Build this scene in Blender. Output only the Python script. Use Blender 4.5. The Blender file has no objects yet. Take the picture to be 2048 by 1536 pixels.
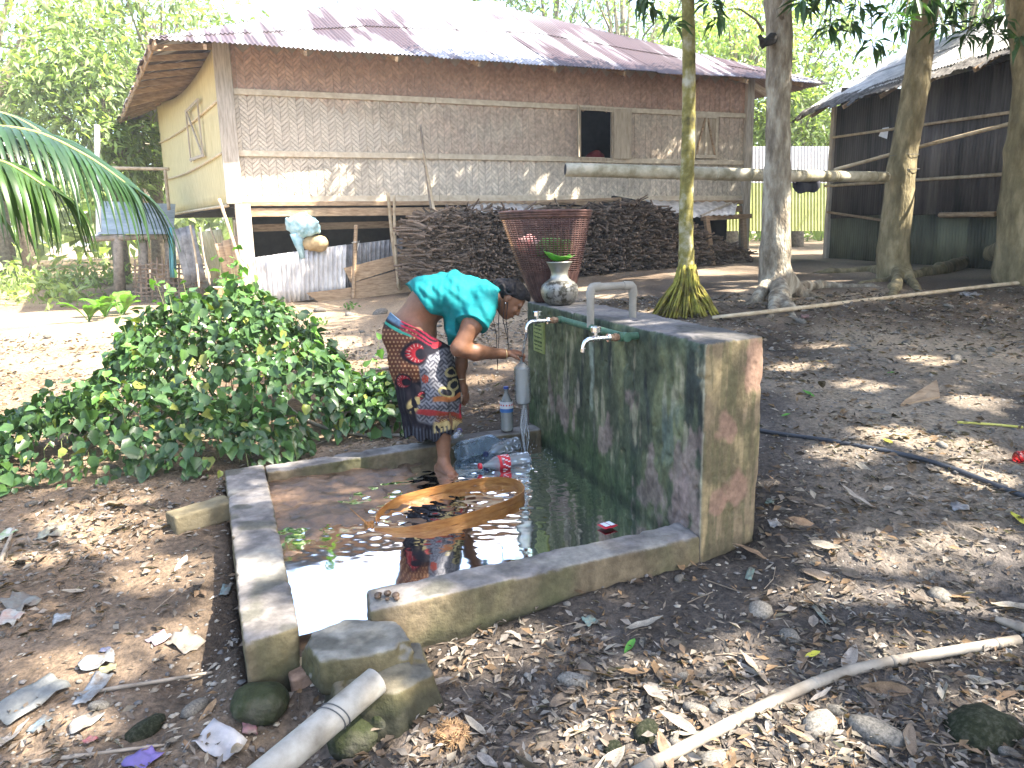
import bpy, math, random
import numpy as np
from mathutils import Vector, Matrix

S = bpy.context.scene
C = S.collection
rng = np.random.default_rng(11)
random.seed(11)

# ---------------------------------------------------------------- camera
CAM = np.array([0, 0, 1.48]); PITCH = math.atan(301 / 1500); ROLL = math.atan(.022); FPX = 1500.
_f = np.array([0, math.cos(PITCH), -math.sin(PITCH)]); _U = np.array([0, math.sin(PITCH), math.cos(PITCH)])
_X = np.array([1., 0, 0])
_r = math.cos(ROLL) * _X - math.sin(ROLL) * _U; _u = math.sin(ROLL) * _X + math.cos(ROLL) * _U
cd = bpy.data.cameras.new('camera'); cam = bpy.data.objects.new('camera', cd); C.objects.link(cam)
cd.sensor_width = 36; cd.lens = FPX / 2048 * 36; cd.clip_start = .05; cd.clip_end = 600
m = Matrix.Identity(4)
for i in range(3):
    m[i][0] = _r[i]; m[i][1] = _u[i]; m[i][2] = -_f[i]; m[i][3] = CAM[i]
cam.matrix_world = m
S.camera = cam

# ---------------------------------------------------------------- sky, sun, exposure
SUN_EL = 52.0
SUN = np.array([.97, -.25, 0]); SUN /= np.linalg.norm(SUN)
SUN = np.array([SUN[0] * math.cos(math.radians(SUN_EL)), SUN[1] * math.cos(math.radians(SUN_EL)), math.sin(math.radians(SUN_EL))])
w = bpy.data.worlds.new('World'); S.world = w; w.use_nodes = True
nt = w.node_tree; bg = nt.nodes['Background']
sky = nt.nodes.new('ShaderNodeTexSky'); sky.sky_type = 'NISHITA'; sky.sun_disc = False
sky.sun_elevation = math.radians(SUN_EL); sky.sun_rotation = math.atan2(SUN[0], SUN[1])
sky.air_density = 1.0; sky.dust_density = 3.0; sky.ozone_density = 1.0
nt.links.new(sky.outputs[0], bg.inputs[0]); bg.inputs[1].default_value = .15
sl = bpy.data.lights.new('sun', 'SUN'); sl.energy = 5.0; sl.angle = math.radians(.6); sl.color = (1, .93, .82)
so = bpy.data.objects.new('sun', sl); C.objects.link(so)
so.rotation_euler = Vector((-SUN[0], -SUN[1], -SUN[2])).to_track_quat('-Z', 'Y').to_euler(); so.location = (10, -4, 20)
S.view_settings.view_transform = 'Standard'; S.view_settings.look = 'None'
S.view_settings.exposure = 2.5; S.view_settings.gamma = 1
S.cycles.max_bounces = 10; S.cycles.transparent_max_bounces = 16; S.cycles.transmission_bounces = 8
S.cycles.diffuse_bounces = 4; S.cycles.caustics_reflective = False; S.cycles.caustics_refractive = False
S.cycles.use_denoising = True
S.cycles.sample_clamp_indirect = 8
# ---------------------------------------------------------------- helpers
def V3(*a): return np.array(a, float)
def norm(v): v = np.asarray(v, float); return v / max(1e-9, np.linalg.norm(v))
def at(px, py, y):
    """world point seen at a pixel of the 2048 px photograph, y metres ahead"""
    d = _f + _r * (px - 1024) / FPX - _u * (py - 768) / FPX
    return CAM + d * (y / d[1])
def atz(px, py, z):
    d = _f + _r * (px - 1024) / FPX - _u * (py - 768) / FPX
    return CAM + d * ((z - CAM[2]) / d[2])

def ss(a, b, x):
    t = np.clip((np.asarray(x, float) - a) / (b - a), 0, 1); return t * t * (3 - 2 * t)

_tab = np.random.default_rng(3).uniform(-1, 1, (64, 64, 64)).astype(np.float32).ravel()
def noise(p):
    """smooth lattice noise, p (...,3) -> about -1..1"""
    p = np.asarray(p, np.float32); i = np.floor(p).astype(np.int32); f = p - i; i &= 63; j = (i + 1) & 63
    f = f * f * (3 - 2 * f); ux, uy, uz = f[..., 0], f[..., 1], f[..., 2]
    x0, x1 = i[..., 0] << 12, j[..., 0] << 12; y0, y1 = i[..., 1] << 6, j[..., 1] << 6; z0, z1 = i[..., 2], j[..., 2]
    def lx(y, z): a = _tab[x0 + y + z]; return a + (_tab[x1 + y + z] - a) * ux
    def ly(z): a = lx(y0, z); return a + (lx(y1, z) - a) * uy
    a = ly(z0); return (a + (ly(z1) - a) * uz).astype(float)
def fbm(p, o=4):
    p = np.asarray(p, float); a = 0; s = 1
    for k in range(o): a = a + noise(p * 2 ** k + 17.3 * k) * s; s *= .5
    return a

def mesh_np(name, Vs, Fs, cols=None, smooth=False, mats=None, uv=None):
    """Vs (n,3); Fs list of arrays (m,k) or one array"""
    me = bpy.data.meshes.new(name)
    if isinstance(Fs, np.ndarray): Fs = [Fs]
    Fs = [np.asarray(f) for f in Fs if len(f)]
    nl = sum(f.size for f in Fs); nf = sum(len(f) for f in Fs)
    me.vertices.add(len(Vs)); me.loops.add(nl); me.polygons.add(nf)
    me.vertices.foreach_set('co', np.asarray(Vs, np.float32).ravel())
    me.loops.foreach_set('vertex_index', np.concatenate([f.ravel() for f in Fs]).astype(np.int32))
    tot = np.concatenate([np.full(len(f), f.shape[1]) for f in Fs]).astype(np.int32)
    me.polygons.foreach_set('loop_start', np.concatenate([[0], np.cumsum(tot)[:-1]]).astype(np.int32))
    me.polygons.foreach_set('loop_total', tot)
    if cols is not None:
        a = me.color_attributes.new('Col', 'FLOAT_COLOR', 'POINT')
        c = np.ones((len(Vs), 4), np.float32); c[:, :3] = np.asarray(cols)[:, :3]
        a.data.foreach_set('color', c.ravel())
    me.update(calc_edges=True); me.validate()
    if smooth: me.polygons.foreach_set('use_smooth', np.ones(len(me.polygons), bool))
    return me

class MB:
    """collects shapes, builds ONE mesh object"""
    def __init__(s): s.v = []; s.f = []; s.c = []; s.n = 0; s.col = (1, 1, 1)
    def add(s, vs, fs, col=None):
        vs = np.asarray(vs, float); s.v.append(vs); s.f += [tuple(i + s.n for i in f) for f in fs]
        c = s.col if col is None else col; c = np.asarray(c, float)
        s.c.append(np.tile(c, (len(vs), 1)) if c.ndim == 1 else c); s.n += len(vs); return s
    def box(s, c, h, ax=None, col=None, jit=0):
        c = V3(*c); ax = np.eye(3) if ax is None else np.asarray(ax, float)
        vs = [c + sx * h[0] * ax[0] + sy * h[1] * ax[1] + sz * h[2] * ax[2] for sx in (-1, 1) for sy in (-1, 1) for sz in (-1, 1)]
        vs = np.array(vs) + (rng.normal(size=(8, 3)) * jit if jit else 0)
        return s.add(vs, [(0, 1, 3, 2), (4, 6, 7, 5), (0, 4, 5, 1), (2, 3, 7, 6), (0, 2, 6, 4), (1, 5, 7, 3)], col)
    def bar(s, a, b, wd, th, up=(0, 0, 1), col=None, jit=0):
        a = V3(*a); b = V3(*b); d = norm(b - a); n = np.cross(d, up)
        if np.linalg.norm(n) < 1e-3: n = np.cross(d, (1, 0, 0))
        n = norm(n); u = np.cross(n, d)
        return s.box((a + b) / 2, (np.linalg.norm(b - a) / 2, wd / 2, th / 2), (d, n, u), col, jit)
    def prism(s, poly, z0, z1, col=None):
        """poly list of (x,y) ccw"""
        n = len(poly); vs = [(x, y, z0) for x, y in poly] + [(x, y, z1) for x, y in poly]
        fs = [tuple(range(n - 1, -1, -1)), tuple(range(n, 2 * n))] + [(i, (i + 1) % n, n + (i + 1) % n, n + i) for i in range(n)]
        return s.add(vs, fs, col)
    def hexa(s, b, t, col=None):
        """bottom quad b (4 pts ccw), top quad t"""
        return s.add(list(b) + list(t), [(3, 2, 1, 0), (4, 5, 6, 7), (0, 1, 5, 4), (1, 2, 6, 5), (2, 3, 7, 6), (3, 0, 4, 7)], col)
    def tube(s, pts, rad, n=8, cap=True, col=None, flat=1.0, wob=0):
        pts = np.asarray(pts, float); k = len(pts); rad = np.full(k, rad) if np.isscalar(rad) else np.asarray(rad, float)
        tg = np.gradient(pts, axis=0); tg /= np.maximum(1e-9, np.linalg.norm(tg, axis=1))[:, None]
        r0 = norm(np.cross(tg[0], (.13, .27, 1)) if abs(tg[0][2]) < .95 else np.cross(tg[0], (1, .1, 0)))
        vs = []
        for i in range(k):
            r0 = norm(r0 - tg[i] * (r0 @ tg[i])); b = np.cross(tg[i], r0)
            for j in range(n):
                a = 2 * math.pi * j / n; w_ = 1 + (wob * rng.normal() if wob else 0)
                vs.append(pts[i] + rad[i] * w_ * (math.cos(a) * r0 + flat * math.sin(a) * b))
        fs = [(i * n + j, i * n + (j + 1) % n, (i + 1) * n + (j + 1) % n, (i + 1) * n + j) for i in range(k - 1) for j in range(n)]
        if cap: fs += [tuple(range(n - 1, -1, -1)), tuple((k - 1) * n + j for j in range(n))]
        return s.add(vs, fs, col)
    def lathe(s, prof, c=(0, 0, 0), ax=None, n=24, col=None, flute=None):
        """prof [(r,h)] about axis ax (3x3 rows: x,y,axis)"""
        ax = np.eye(3) if ax is None else np.asarray(ax, float); c = V3(*c); vs = []
        for i, (r, h) in enumerate(prof):
            for j in range(n):
                a = 2 * math.pi * j / n; rr = r * (1 + (flute(i, a) if flute else 0))
                vs.append(c + rr * math.cos(a) * ax[0] + rr * math.sin(a) * ax[1] + h * ax[2])
        k = len(prof)
        fs = [(i * n + j, i * n + (j + 1) % n, (i + 1) * n + (j + 1) % n, (i + 1) * n + j) for i in range(k - 1) for j in range(n)]
        return s.add(vs, fs, col)
    def grid(s, P, col=None, closed=False):
        """P (a,b,3) points"""
        P = np.asarray(P, float); a, b = P.shape[:2]
        fs = [(i * b + j, i * b + j + 1, (i + 1) * b + j + 1, (i + 1) * b + j) for i in range(a - 1) for j in range(b - 1)]
        if col is not None and np.ndim(col) == 3: col = np.asarray(col).reshape(-1, 3)
        return s.add(P.reshape(-1, 3), fs, col)
    def build(s, name, mat, parent=None, smooth=False, colors=False, bevel=0, auto=None):
        Vs = np.concatenate(s.v) if s.v else np.zeros((0, 3))
        org = np.zeros(3)
        me = bpy.data.meshes.new(name); me.from_pydata((Vs - org).tolist(), [], s.f)
        if colors:
            a = me.color_attributes.new('Col', 'FLOAT_COLOR', 'POINT'); c = np.ones((len(Vs), 4), np.float32)
            c[:, :3] = np.concatenate(s.c); a.data.foreach_set('color', c.ravel())
        me.update()
        if smooth:
            me.polygons.foreach_set('use_smooth', np.ones(len(me.polygons), bool))
            if auto: me.set_sharp_from_angle(angle=math.radians(auto))
        o = link(name, me, mat, parent)
        if bevel:
            b = o.modifiers.new('bevel', 'BEVEL'); b.width = bevel; b.segments = 2; b.limit_method = 'ANGLE'
        return o

def link(name, me, mat=None, parent=None, loc=None, rot=None, scale=None):
    o = bpy.data.objects.new(name, me); C.objects.link(o)
    if mat is not None and me is not None and not me.materials: me.materials.append(mat)
    if parent is not None: o.parent = parent
    if loc is not None: o.location = loc
    if rot is not None: o.rotation_euler = rot
    if scale is not None: o.scale = scale
    return o
def tag(o, label=None, cat=None, group=None, kind=None):
    if label: o['label'] = label
    if cat: o['category'] = cat
    if group: o['group'] = group
    if kind: o['kind'] = kind
    return o
def thing(name, label, cat, loc=(0, 0, 0), group=None, rot=None):
    o = bpy.data.objects.new(name, None); C.objects.link(o); o.empty_display_size = .1
    o.location = loc
    if rot is not None: o.rotation_euler = rot
    return tag(o, label, cat, group)
class Thing:
    """an Empty at a thing's base; parts are meshes given in world coordinates"""
    def __init__(s, name, label, cat, loc=(0, 0, 0), group=None):
        s.o = thing(name, label, cat, tuple(float(q) for q in loc), group); s.loc = V3(*loc)
    def part(s, name, mb, mat, parent=None, **k):
        mb.v = [v - s.loc for v in mb.v]
        return mb.build(name, mat, parent or s.o, **k)

def sdf_mesh(name, prims, lo, hi, h, k=.03, post=None, cols=None):
    """prims: list of (fn, lo, hi, k) with fn(P)->distance; smooth union; returns mesh"""
    lo = np.asarray(lo, float); hi = np.asarray(hi, float); n = np.ceil((hi - lo) / h).astype(int) + 1
    A = np.full(n, .2, np.float32)
    for fn, a, b, kk in prims:
        pad = .045 + kk
        i0 = np.clip(np.floor((np.asarray(a) - pad - lo) / h).astype(int), 0, n - 1); i1 = np.clip(np.ceil((np.asarray(b) + pad - lo) / h).astype(int) + 1, 1, n)
        if (i1 <= i0).any(): continue
        g = np.stack(np.meshgrid(*[lo[d] + h * np.arange(i0[d], i1[d]) for d in range(3)], indexing='ij'), -1)
        d = fn(g).astype(np.float32); s = A[i0[0]:i1[0], i0[1]:i1[1], i0[2]:i1[2]]
        if kk > 0:
            t = np.clip(.5 + .5 * (s - d) / kk, 0, 1); s[...] = s + (d - s) * t - kk * t * (1 - t)
        else: s[...] = np.minimum(s, d)
    if post is not None:
        mk = A < .06; A[mk] = post(lo + h * np.argwhere(mk), A[mk])
    Vs, Q = surface_nets(A); Vs = lo + Vs * h
    return Vs, Q
def surface_nets(A):
    ins = A < 0; n = np.array(A.shape)
    cnt = np.zeros(n - 1, np.int8)
    for dx in (0, 1):
        for dy in (0, 1):
            for dz in (0, 1): cnt += ins[dx:n[0] - 1 + dx, dy:n[1] - 1 + dy, dz:n[2] - 1 + dz]
    act = (cnt > 0) & (cnt < 8); idx = np.argwhere(act); ids = np.full(n - 1, -1, np.int64); ids[act] = np.arange(len(idx))
    acc = np.zeros((len(idx), 3)); num = np.zeros(len(idx))
    co = [(x, y, z) for x in (0, 1) for y in (0, 1) for z in (0, 1)]
    for p in co:
        for d in range(3):
            if p[d]: continue
            q = list(p); q[d] = 1
            a = A[idx[:, 0] + p[0], idx[:, 1] + p[1], idx[:, 2] + p[2]]; b = A[idx[:, 0] + q[0], idx[:, 1] + q[1], idx[:, 2] + q[2]]
            m_ = (a < 0) != (b < 0); t = np.where(m_, a / np.where(m_, a - b, 1), 0)
            pt = np.tile(np.array(p, float), (len(idx), 1)); pt[:, d] += t
            acc += pt * m_[:, None]; num += m_
    Vs = idx + acc / num[:, None]; Q = []
    for d in range(3):
        e1, e2 = [(1, 2), (2, 0), (0, 1)][d]
        sl0 = [slice(1, n[k] - 1) for k in range(3)]; sl0[d] = slice(0, n[d] - 1); sl1 = list(sl0); sl1[d] = slice(1, n[d])
        a = ins[tuple(sl0)]; b = ins[tuple(sl1)]; w_ = np.argwhere(a != b); fl = a[a != b]
        off = np.array([1, 1, 1]); off[d] = 0; w_ = w_ + off
        def cell(o1, o2):
            c = w_.copy(); c[:, e1] -= o1; c[:, e2] -= o2; return ids[c[:, 0], c[:, 1], c[:, 2]]
        q = np.stack([cell(1, 1), cell(0, 1), cell(0, 0), cell(1, 0)], 1); q[~fl] = q[~fl][:, ::-1]; Q.append(q)
    return Vs, np.concatenate(Q)
def cone_prim(a, b, ra, rb, k=.03, sc=(1, 1, 1)):
    """tapered capsule, optionally widened by sc"""
    a = np.asarray(a, float); b = np.asarray(b, float); sc = np.asarray(sc, float); R = max(ra, rb) * sc
    A_, B_ = a / sc, b / sc; ab = B_ - A_; L = max(1e-9, ab @ ab)
    def fn(P):
        P = P / sc; t = np.clip(((P - A_) @ ab) / L, 0, 1); return np.linalg.norm(P - A_ - t[..., None] * ab, axis=-1) - (ra + (rb - ra) * t)
    return fn, np.minimum(a, b) - R, np.maximum(a, b) + R, k
def ell_prim(c, r, k=.03, ax=None):
    c = np.asarray(c, float); r = np.asarray(r, float); ax = np.eye(3) if ax is None else np.asarray(ax); R = r.max()
    def fn(P):
        q = (P - c) @ ax.T / r; l = np.linalg.norm(q, axis=-1); g = np.linalg.norm(q / r, axis=-1); return l * (l - 1) / np.maximum(g, 1e-6)
    return fn, c - R, c + R, k

# ---------------------------------------------------------------- materials
def mat(name, c1, c2=None, c3=None, scale=6, rough=.8, bump=.3, stretch=(1, 1, 1), metal=0, spec=.3, detail=6, attr=False, rnd=0,
        bscale=None, trans=0, transl=None, ior=1.45, contrast=(.35, .65), coat=0, alpha=1, rough2=None, dist=.01, gen='Object', sheen=0, huev=0):
    """noise-mixed principled material; attr multiplies by the Col attribute; rnd varies value per object"""
    M = bpy.data.materials.new(name); M.use_nodes = True; T = M.node_tree; N = T.nodes; L = T.links
    p = N['Principled BSDF']; p.inputs['Roughness'].default_value = rough; p.inputs['Metallic'].default_value = metal
    p.inputs['Specular IOR Level'].default_value = spec; p.inputs['IOR'].default_value = ior
    if trans: p.inputs['Transmission Weight'].default_value = trans
    if coat: p.inputs['Coat Weight'].default_value = coat
    tc = N.new('ShaderNodeTexCoord'); mp = N.new('ShaderNodeMapping'); mp.inputs['Scale'].default_value = stretch
    L.new(tc.outputs[gen], mp.inputs[0])
    nz = N.new('ShaderNodeTexNoise'); nz.inputs['Scale'].default_value = scale; nz.inputs['Detail'].default_value = detail; nz.inputs['Roughness'].default_value = .62
    L.new(mp.outputs[0], nz.inputs[0])
    rp = N.new('ShaderNodeValToRGB'); e = rp.color_ramp.elements
    e[0].position, e[1].position = contrast; e[0].color = (*c1, 1); e[1].color = (*(c2 or c1), 1)
    if c3: x = e.new((contrast[0] + contrast[1]) / 2); x.color = (*c3, 1)
    L.new(nz.outputs[0], rp.inputs[0]); col = rp.outputs[0]
    if attr:
        at_ = N.new('ShaderNodeVertexColor'); at_.layer_name = 'Col'; mx = N.new('ShaderNodeMix'); mx.data_type = 'RGBA'; mx.blend_type = 'MULTIPLY'
        mx.inputs[0].default_value = 1; L.new(col, mx.inputs[6]); L.new(at_.outputs[0], mx.inputs[7]); col = mx.outputs[2]
    if rnd or huev:
        oi = N.new('ShaderNodeObjectInfo'); hs = N.new('ShaderNodeHueSaturation'); mr = N.new('ShaderNodeMapRange')
        mr.inputs[3].default_value = 1 - rnd; mr.inputs[4].default_value = 1 + rnd; L.new(oi.outputs['Random'], mr.inputs[0]); L.new(mr.outputs[0], hs.inputs['Value'])
        if huev:
            m2 = N.new('ShaderNodeMapRange'); m2.inputs[3].default_value = .5 - huev; m2.inputs[4].default_value = .5 + huev
            ml = N.new('ShaderNodeMath'); ml.operation = 'MULTIPLY'; ml.inputs[1].default_value = 7.31; fr = N.new('ShaderNodeMath'); fr.operation = 'FRACT'
            L.new(oi.outputs['Random'], ml.inputs[0]); L.new(ml.outputs[0], fr.inputs[0]); L.new(fr.outputs[0], m2.inputs[0]); L.new(m2.outputs[0], hs.inputs['Hue'])
        L.new(col, hs.inputs['Color']); col = hs.outputs[0]
    L.new(col, p.inputs['Base Color'])
    if rough2 is not None:
        r2 = N.new('ShaderNodeMapRange'); r2.inputs[1].default_value = contrast[0]; r2.inputs[2].default_value = contrast[1]; r2.inputs[3].default_value = rough; r2.inputs[4].default_value = rough2
        L.new(nz.outputs[0], r2.inputs[0]); L.new(r2.outputs[0], p.inputs['Roughness'])
    if bump:
        b = N.new('ShaderNodeBump'); b.inputs['Strength'].default_value = bump; b.inputs['Distance'].default_value = dist
        if bscale:
            n2 = N.new('ShaderNodeTexNoise'); n2.inputs['Scale'].default_value = bscale; n2.inputs['Detail'].default_value = 8; L.new(mp.outputs[0], n2.inputs[0]); L.new(n2.outputs[0], b.inputs['Height'])
        else: L.new(nz.outputs[0], b.inputs['Height'])
        L.new(b.outputs[0], p.inputs['Normal'])
    if transl:
        out = N['Material Output']; tr = N.new('ShaderNodeBsdfTranslucent'); ms = N.new('ShaderNodeMixShader'); ms.inputs[0].default_value = transl
        g = N.new('ShaderNodeMix'); g.data_type = 'RGBA'; g.blend_type = 'MULTIPLY'; g.inputs[0].default_value = 1; g.inputs[7].default_value = (1.3, 1.5, .5, 1)
        L.new(col, g.inputs[6]); L.new(g.outputs[2], tr.inputs[0]); L.new(p.outputs[0], ms.inputs[1]); L.new(tr.outputs[0], ms.inputs[2]); L.new(ms.outputs[0], out.inputs[0])
    M['_c'] = 1
    return M

# ---------------------------------------------------------------- lie of the land
BA = V3(-1.735, 4.335, 0); BB = V3(-.938, 2.36, 0); BC = V3(.835, 3.175, 0); BD = V3(.155, 5.29, 0)   # basin outer corners
def basin(u, v, z=0):
    """u 0 left kerb .. 1 tap wall, v 0 back .. 1 front"""
    p = (BA * (1 - u) + BD * u) * (1 - v) + (BB * (1 - u) + BC * u) * v; return V3(p[0], p[1], z)
def gz0(x, y):
    x = np.asarray(x, float); y = np.asarray(y, float)
    zr = np.interp(y, [0, 2, 2.8, 3.4, 5, 7.5, 9, 10, 12, 14, 18, 30, 400], [-.1, -.08, -.04, .05, .19, .39, .52, .55, .64, .68, .76, .8, .8])
    zl = np.interp(y, [0, 2, 3, 5, 7, 10, 13.6, 18, 30, 400], [-.14, -.12, -.05, .05, .10, .18, .30, .36, .4, .4])
    w_ = np.interp(y, [9, 14], [0, 3.0]); t = ss(-2, 2, x * 2 / (2 + w_)); z = zl + (zr - zl) * t
    return z
def bump_(x, y):
    p = np.stack(np.broadcast_arrays(x, y, 0.), -1)
    return .035 * fbm(p * .9, 3) + .012 * noise(p * 3.1) + .006 * fbm(p * 9., 2)
def in_basin_dist(x, y):
    """signed distance to the basin outline incl. the tap wall (negative inside)"""
    poly = [BA, BB, BC + V3(.3, .19, 0), BD + V3(.3, .16, 0)]; d = np.full(np.shape(x), -9.)
    for i in range(4):
        a = poly[i]; b = poly[(i + 1) % 4]; e = b - a; n = V3(e[1], -e[0], 0); n = n / np.linalg.norm(n)
        d = np.maximum(d, (x - a[0]) * n[0] + (y - a[1]) * n[1])
    return d
def gz(x, y):
    x = np.asarray(x, float); y = np.asarray(y, float)
    z = gz0(x, y) + bump_(x, y)
    d = in_basin_dist(x, y)
    z = z - .30 * ss(.03, -.10, d)                                   # the platform is let into the ground
    z = z - .14 * np.exp(-(((x + .72) / .26) ** 2 + ((y - 2.14) / .2) ** 2))   # washed-out hollow at the outlet
    z = z - .05 * np.exp(-(((x + 1.2) / .12) ** 2 + ((y - 2.6) / .6) ** 2))    # gutter beside the kerb
    return z
def ground_at(px, py):
    """ground point seen at a pixel"""
    z = .2
    for _ in range(25): p = atz(px, py, z); z = .5 * z + .5 * float(gz(p[0], p[1]))
    return V3(p[0], p[1], z)
# ================================================================ ground
def axis(dense0, dense1, step, lo, hi):
    a = list(np.arange(dense0, dense1, step)); s = step
    while a[-1] < hi: s *= 1.16; a.append(a[-1] + s)
    s = step
    while a[0] > lo: s *= 1.16; a.insert(0, a[0] - s)
    return np.array(a)
gx = axis(-3.2, 4.2, .028, -150, 150); gy = axis(1.0, 7.0, .028, -40, 260)
GX, GY = np.meshgrid(gx, gy, indexing='ij'); GZ = gz(GX, GY)
near = ss(9, 5, GY) * ss(-4, -2.8, GX) * ss(6, 4, GX)
P2 = np.stack([GX, GY, 0 * GX], -1)
GZ += near * (.010 * np.maximum(0, noise(P2 * 16)) + .006 * noise(P2 * 31)) * (in_basin_dist(GX, GY) > .03)
a, b = GX.shape; ii = np.arange(a * b).reshape(a, b)
Q = np.stack([ii[:-1, :-1], ii[1:, :-1], ii[1:, 1:], ii[:-1, 1:]], -1).reshape(-1, 4)
# soil colour: dark leaf mould to the right, warm dry earth to the left and back
wet = np.exp(-np.maximum(0, in_basin_dist(GX, GY)) / .18)
lft = ss(1.2, -2.0, GX - .25 * (GY - 4)); bk = ss(4.5, 9, GY)
n1 = fbm(P2 * .8, 3)[..., None]; n2 = fbm(P2 * 3.5, 3)[..., None]
dark = V3(.088, .078, .070); warm = V3(.19, .135, .088); pale = V3(.38, .31, .22)
cc = dark + (warm - dark) * np.clip(lft * .75 + bk * .4, 0, 1)[..., None]
cc = cc * (1 + .35 * n1 + .28 * n2); cc = cc + (pale - cc) * (np.clip(n1 * .5 + bk[..., None] * .35 - .05, 0, .6))
cc = cc * (1 - .5 * wet[..., None]); cc = np.clip(cc, .02, .6)
cc = cc * (1 - .5 * np.exp(-(((GX + 1.2) / .16) ** 2 + ((GY - 2.7) / .7) ** 2)))[..., None]
M_ground = mat('soil', (.62, .62, .62), (1.35, 1.3, 1.25), scale=38, rough=.95, bump=.8, bscale=70, dist=.02, attr=True, spec=.15)
ground = link('ground', mesh_np('ground', np.stack([GX, GY, GZ], -1).reshape(-1, 3), Q, cc.reshape(-1, 3), True), M_ground)
tag(ground, 'bare trodden earth yard strewn with leaf litter', 'ground', kind='structure')

# ================================================================ water point: platform, kerbs, tap wall
def rough(o, lv=4, st=.012, size=.12, bev=.012):
    if bev:
        bm_ = o.modifiers.new('b', 'BEVEL'); bm_.width = bev; bm_.segments = 3; bm_.limit_method = 'ANGLE'
    sb = o.modifiers.new('s', 'SUBSURF'); sb.subdivision_type = 'SIMPLE'; sb.levels = sb.render_levels = lv
    tx = bpy.data.textures.new('t', 'CLOUDS'); tx.noise_scale = size; tx.noise_depth = 4
    d = o.modifiers.new('d', 'DISPLACE'); d.texture = tx; d.strength = st; d.texture_coords = 'GLOBAL'; d.mid_level = .5
    return o
M_conc_top = mat('kerb_concrete', (.23, .205, .185), (.43, .40, .38), scale=9, rough=.85, bump=.5, bscale=55, spec=.25, dist=.008)
M_conc_side = mat('stained_concrete', (.20, .15, .085), (.36, .28, .17), c3=(.29, .22, .13), scale=5, stretch=(1, 1, .5), rough=.9, bump=.5, bscale=50, dist=.008, spec=.2)
M_floor = mat('basin_screed', (.045, .032, .02), (.15, .095, .055), scale=7, rough=.5, bump=.4, bscale=30, dist=.008)
M_mud = mat('silt', (.055, .034, .02), (.17, .105, .062), scale=11, rough=.30, bump=.6, bscale=40, rough2=.62, spec=.5)

wp = Thing('water_point', 'concrete washing platform with low kerbs and a mossy tap wall', 'water point', basin(.5, .5, 0))
def slab(name, quad, z0, z1, m1, m2, par=None, lv=5, st=.010, taper=.012):
    mb = MB(); q = [V3(*p[:2], 0) for p in quad]; cen = sum(q) / len(q)
    b_ = [p + norm(p - cen) * taper + V3(0, 0, z0) for p in q]; t_ = [p + V3(0, 0, z1) for p in q]
    n = len(q); mb.add(b_ + t_, [tuple(range(n - 1, -1, -1)), tuple(range(n, 2 * n))] + [(i, (i + 1) % n, n + (i + 1) % n, n + i) for i in range(n)])
    o = wp.part(name, mb, m1, par); o.data.materials.append(m2)
    for p in o.data.polygons: p.material_index = 0 if p.normal.z > .5 else 1
    return rough(o, lv, st)
def prism_sdf(quad, z0, z1, amp=.010, chip=.016, h=.0095, taper=0.):
    q = [V3(*p[:2], 0) for p in quad]; cen = sum(q) / len(q); lo = np.min(q, 0) - .05; hi = np.max(q, 0) + .05; lo[2] = z0 - .04; hi[2] = z1 + .04; pl = []
    for i in range(len(q)):
        e = q[(i + 1) % len(q)] - q[i]; n_ = norm(V3(e[1], -e[0], 0)); n_ = n_ if (q[i] - cen) @ n_ > 0 else -n_; pl.append((n_, q[i]))
    def fn(P):
        d = P[..., 2] - z1
        for n_, o in pl:
            dd = (P - o) @ n_ - taper * (z1 - P[..., 2]); k = .014; t = np.clip(.5 + .5 * (d - dd) / k, 0, 1); d = dd + (d - dd) * t + k * t * (1 - t)
        d = np.maximum(d, z0 - P[..., 2]); mk = np.abs(d) < .06; q_ = P[mk]; d[mk] += amp * .6 * fbm(q_ * 5, 3) + chip * np.maximum(0, fbm(q_ * 13 + 4, 3) - .45) + .002 * noise(q_ * 45); return d
    return sdf_mesh('k', [(fn, lo + .04, hi - .04, 0)], lo, hi, h)
M_kerb = mat('kerb_concrete', (.80, .80, .80), (1.2, 1.2, 1.2), scale=28, rough=.88, bump=.6, bscale=75, attr=True, spec=.2, dist=.006)
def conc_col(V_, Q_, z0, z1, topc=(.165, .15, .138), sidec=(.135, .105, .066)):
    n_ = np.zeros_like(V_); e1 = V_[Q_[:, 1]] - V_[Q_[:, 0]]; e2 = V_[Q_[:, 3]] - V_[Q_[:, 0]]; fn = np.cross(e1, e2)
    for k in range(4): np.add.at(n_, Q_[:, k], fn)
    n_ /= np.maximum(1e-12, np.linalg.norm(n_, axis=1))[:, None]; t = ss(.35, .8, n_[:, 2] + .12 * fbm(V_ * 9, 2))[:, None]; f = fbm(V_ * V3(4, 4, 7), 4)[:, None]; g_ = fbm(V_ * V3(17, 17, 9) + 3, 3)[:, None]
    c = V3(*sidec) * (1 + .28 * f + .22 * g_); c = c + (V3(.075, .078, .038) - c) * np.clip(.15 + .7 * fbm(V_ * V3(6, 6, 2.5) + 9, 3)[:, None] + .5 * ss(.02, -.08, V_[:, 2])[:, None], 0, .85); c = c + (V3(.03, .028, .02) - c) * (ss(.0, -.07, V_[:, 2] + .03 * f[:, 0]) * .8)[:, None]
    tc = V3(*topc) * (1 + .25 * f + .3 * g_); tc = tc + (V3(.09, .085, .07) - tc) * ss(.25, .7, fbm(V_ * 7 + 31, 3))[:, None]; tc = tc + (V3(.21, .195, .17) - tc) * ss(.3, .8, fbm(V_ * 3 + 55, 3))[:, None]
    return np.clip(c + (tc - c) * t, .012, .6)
def kerb(quad, z0, z1, **k):
    V_, Q_ = prism_sdf(quad, z0, z1, **k); return link('kerb', mesh_np('kerb', V_ - wp.loc, Q_, conc_col(V_, Q_, z0, z1), True), M_kerb, wp.o)
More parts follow.
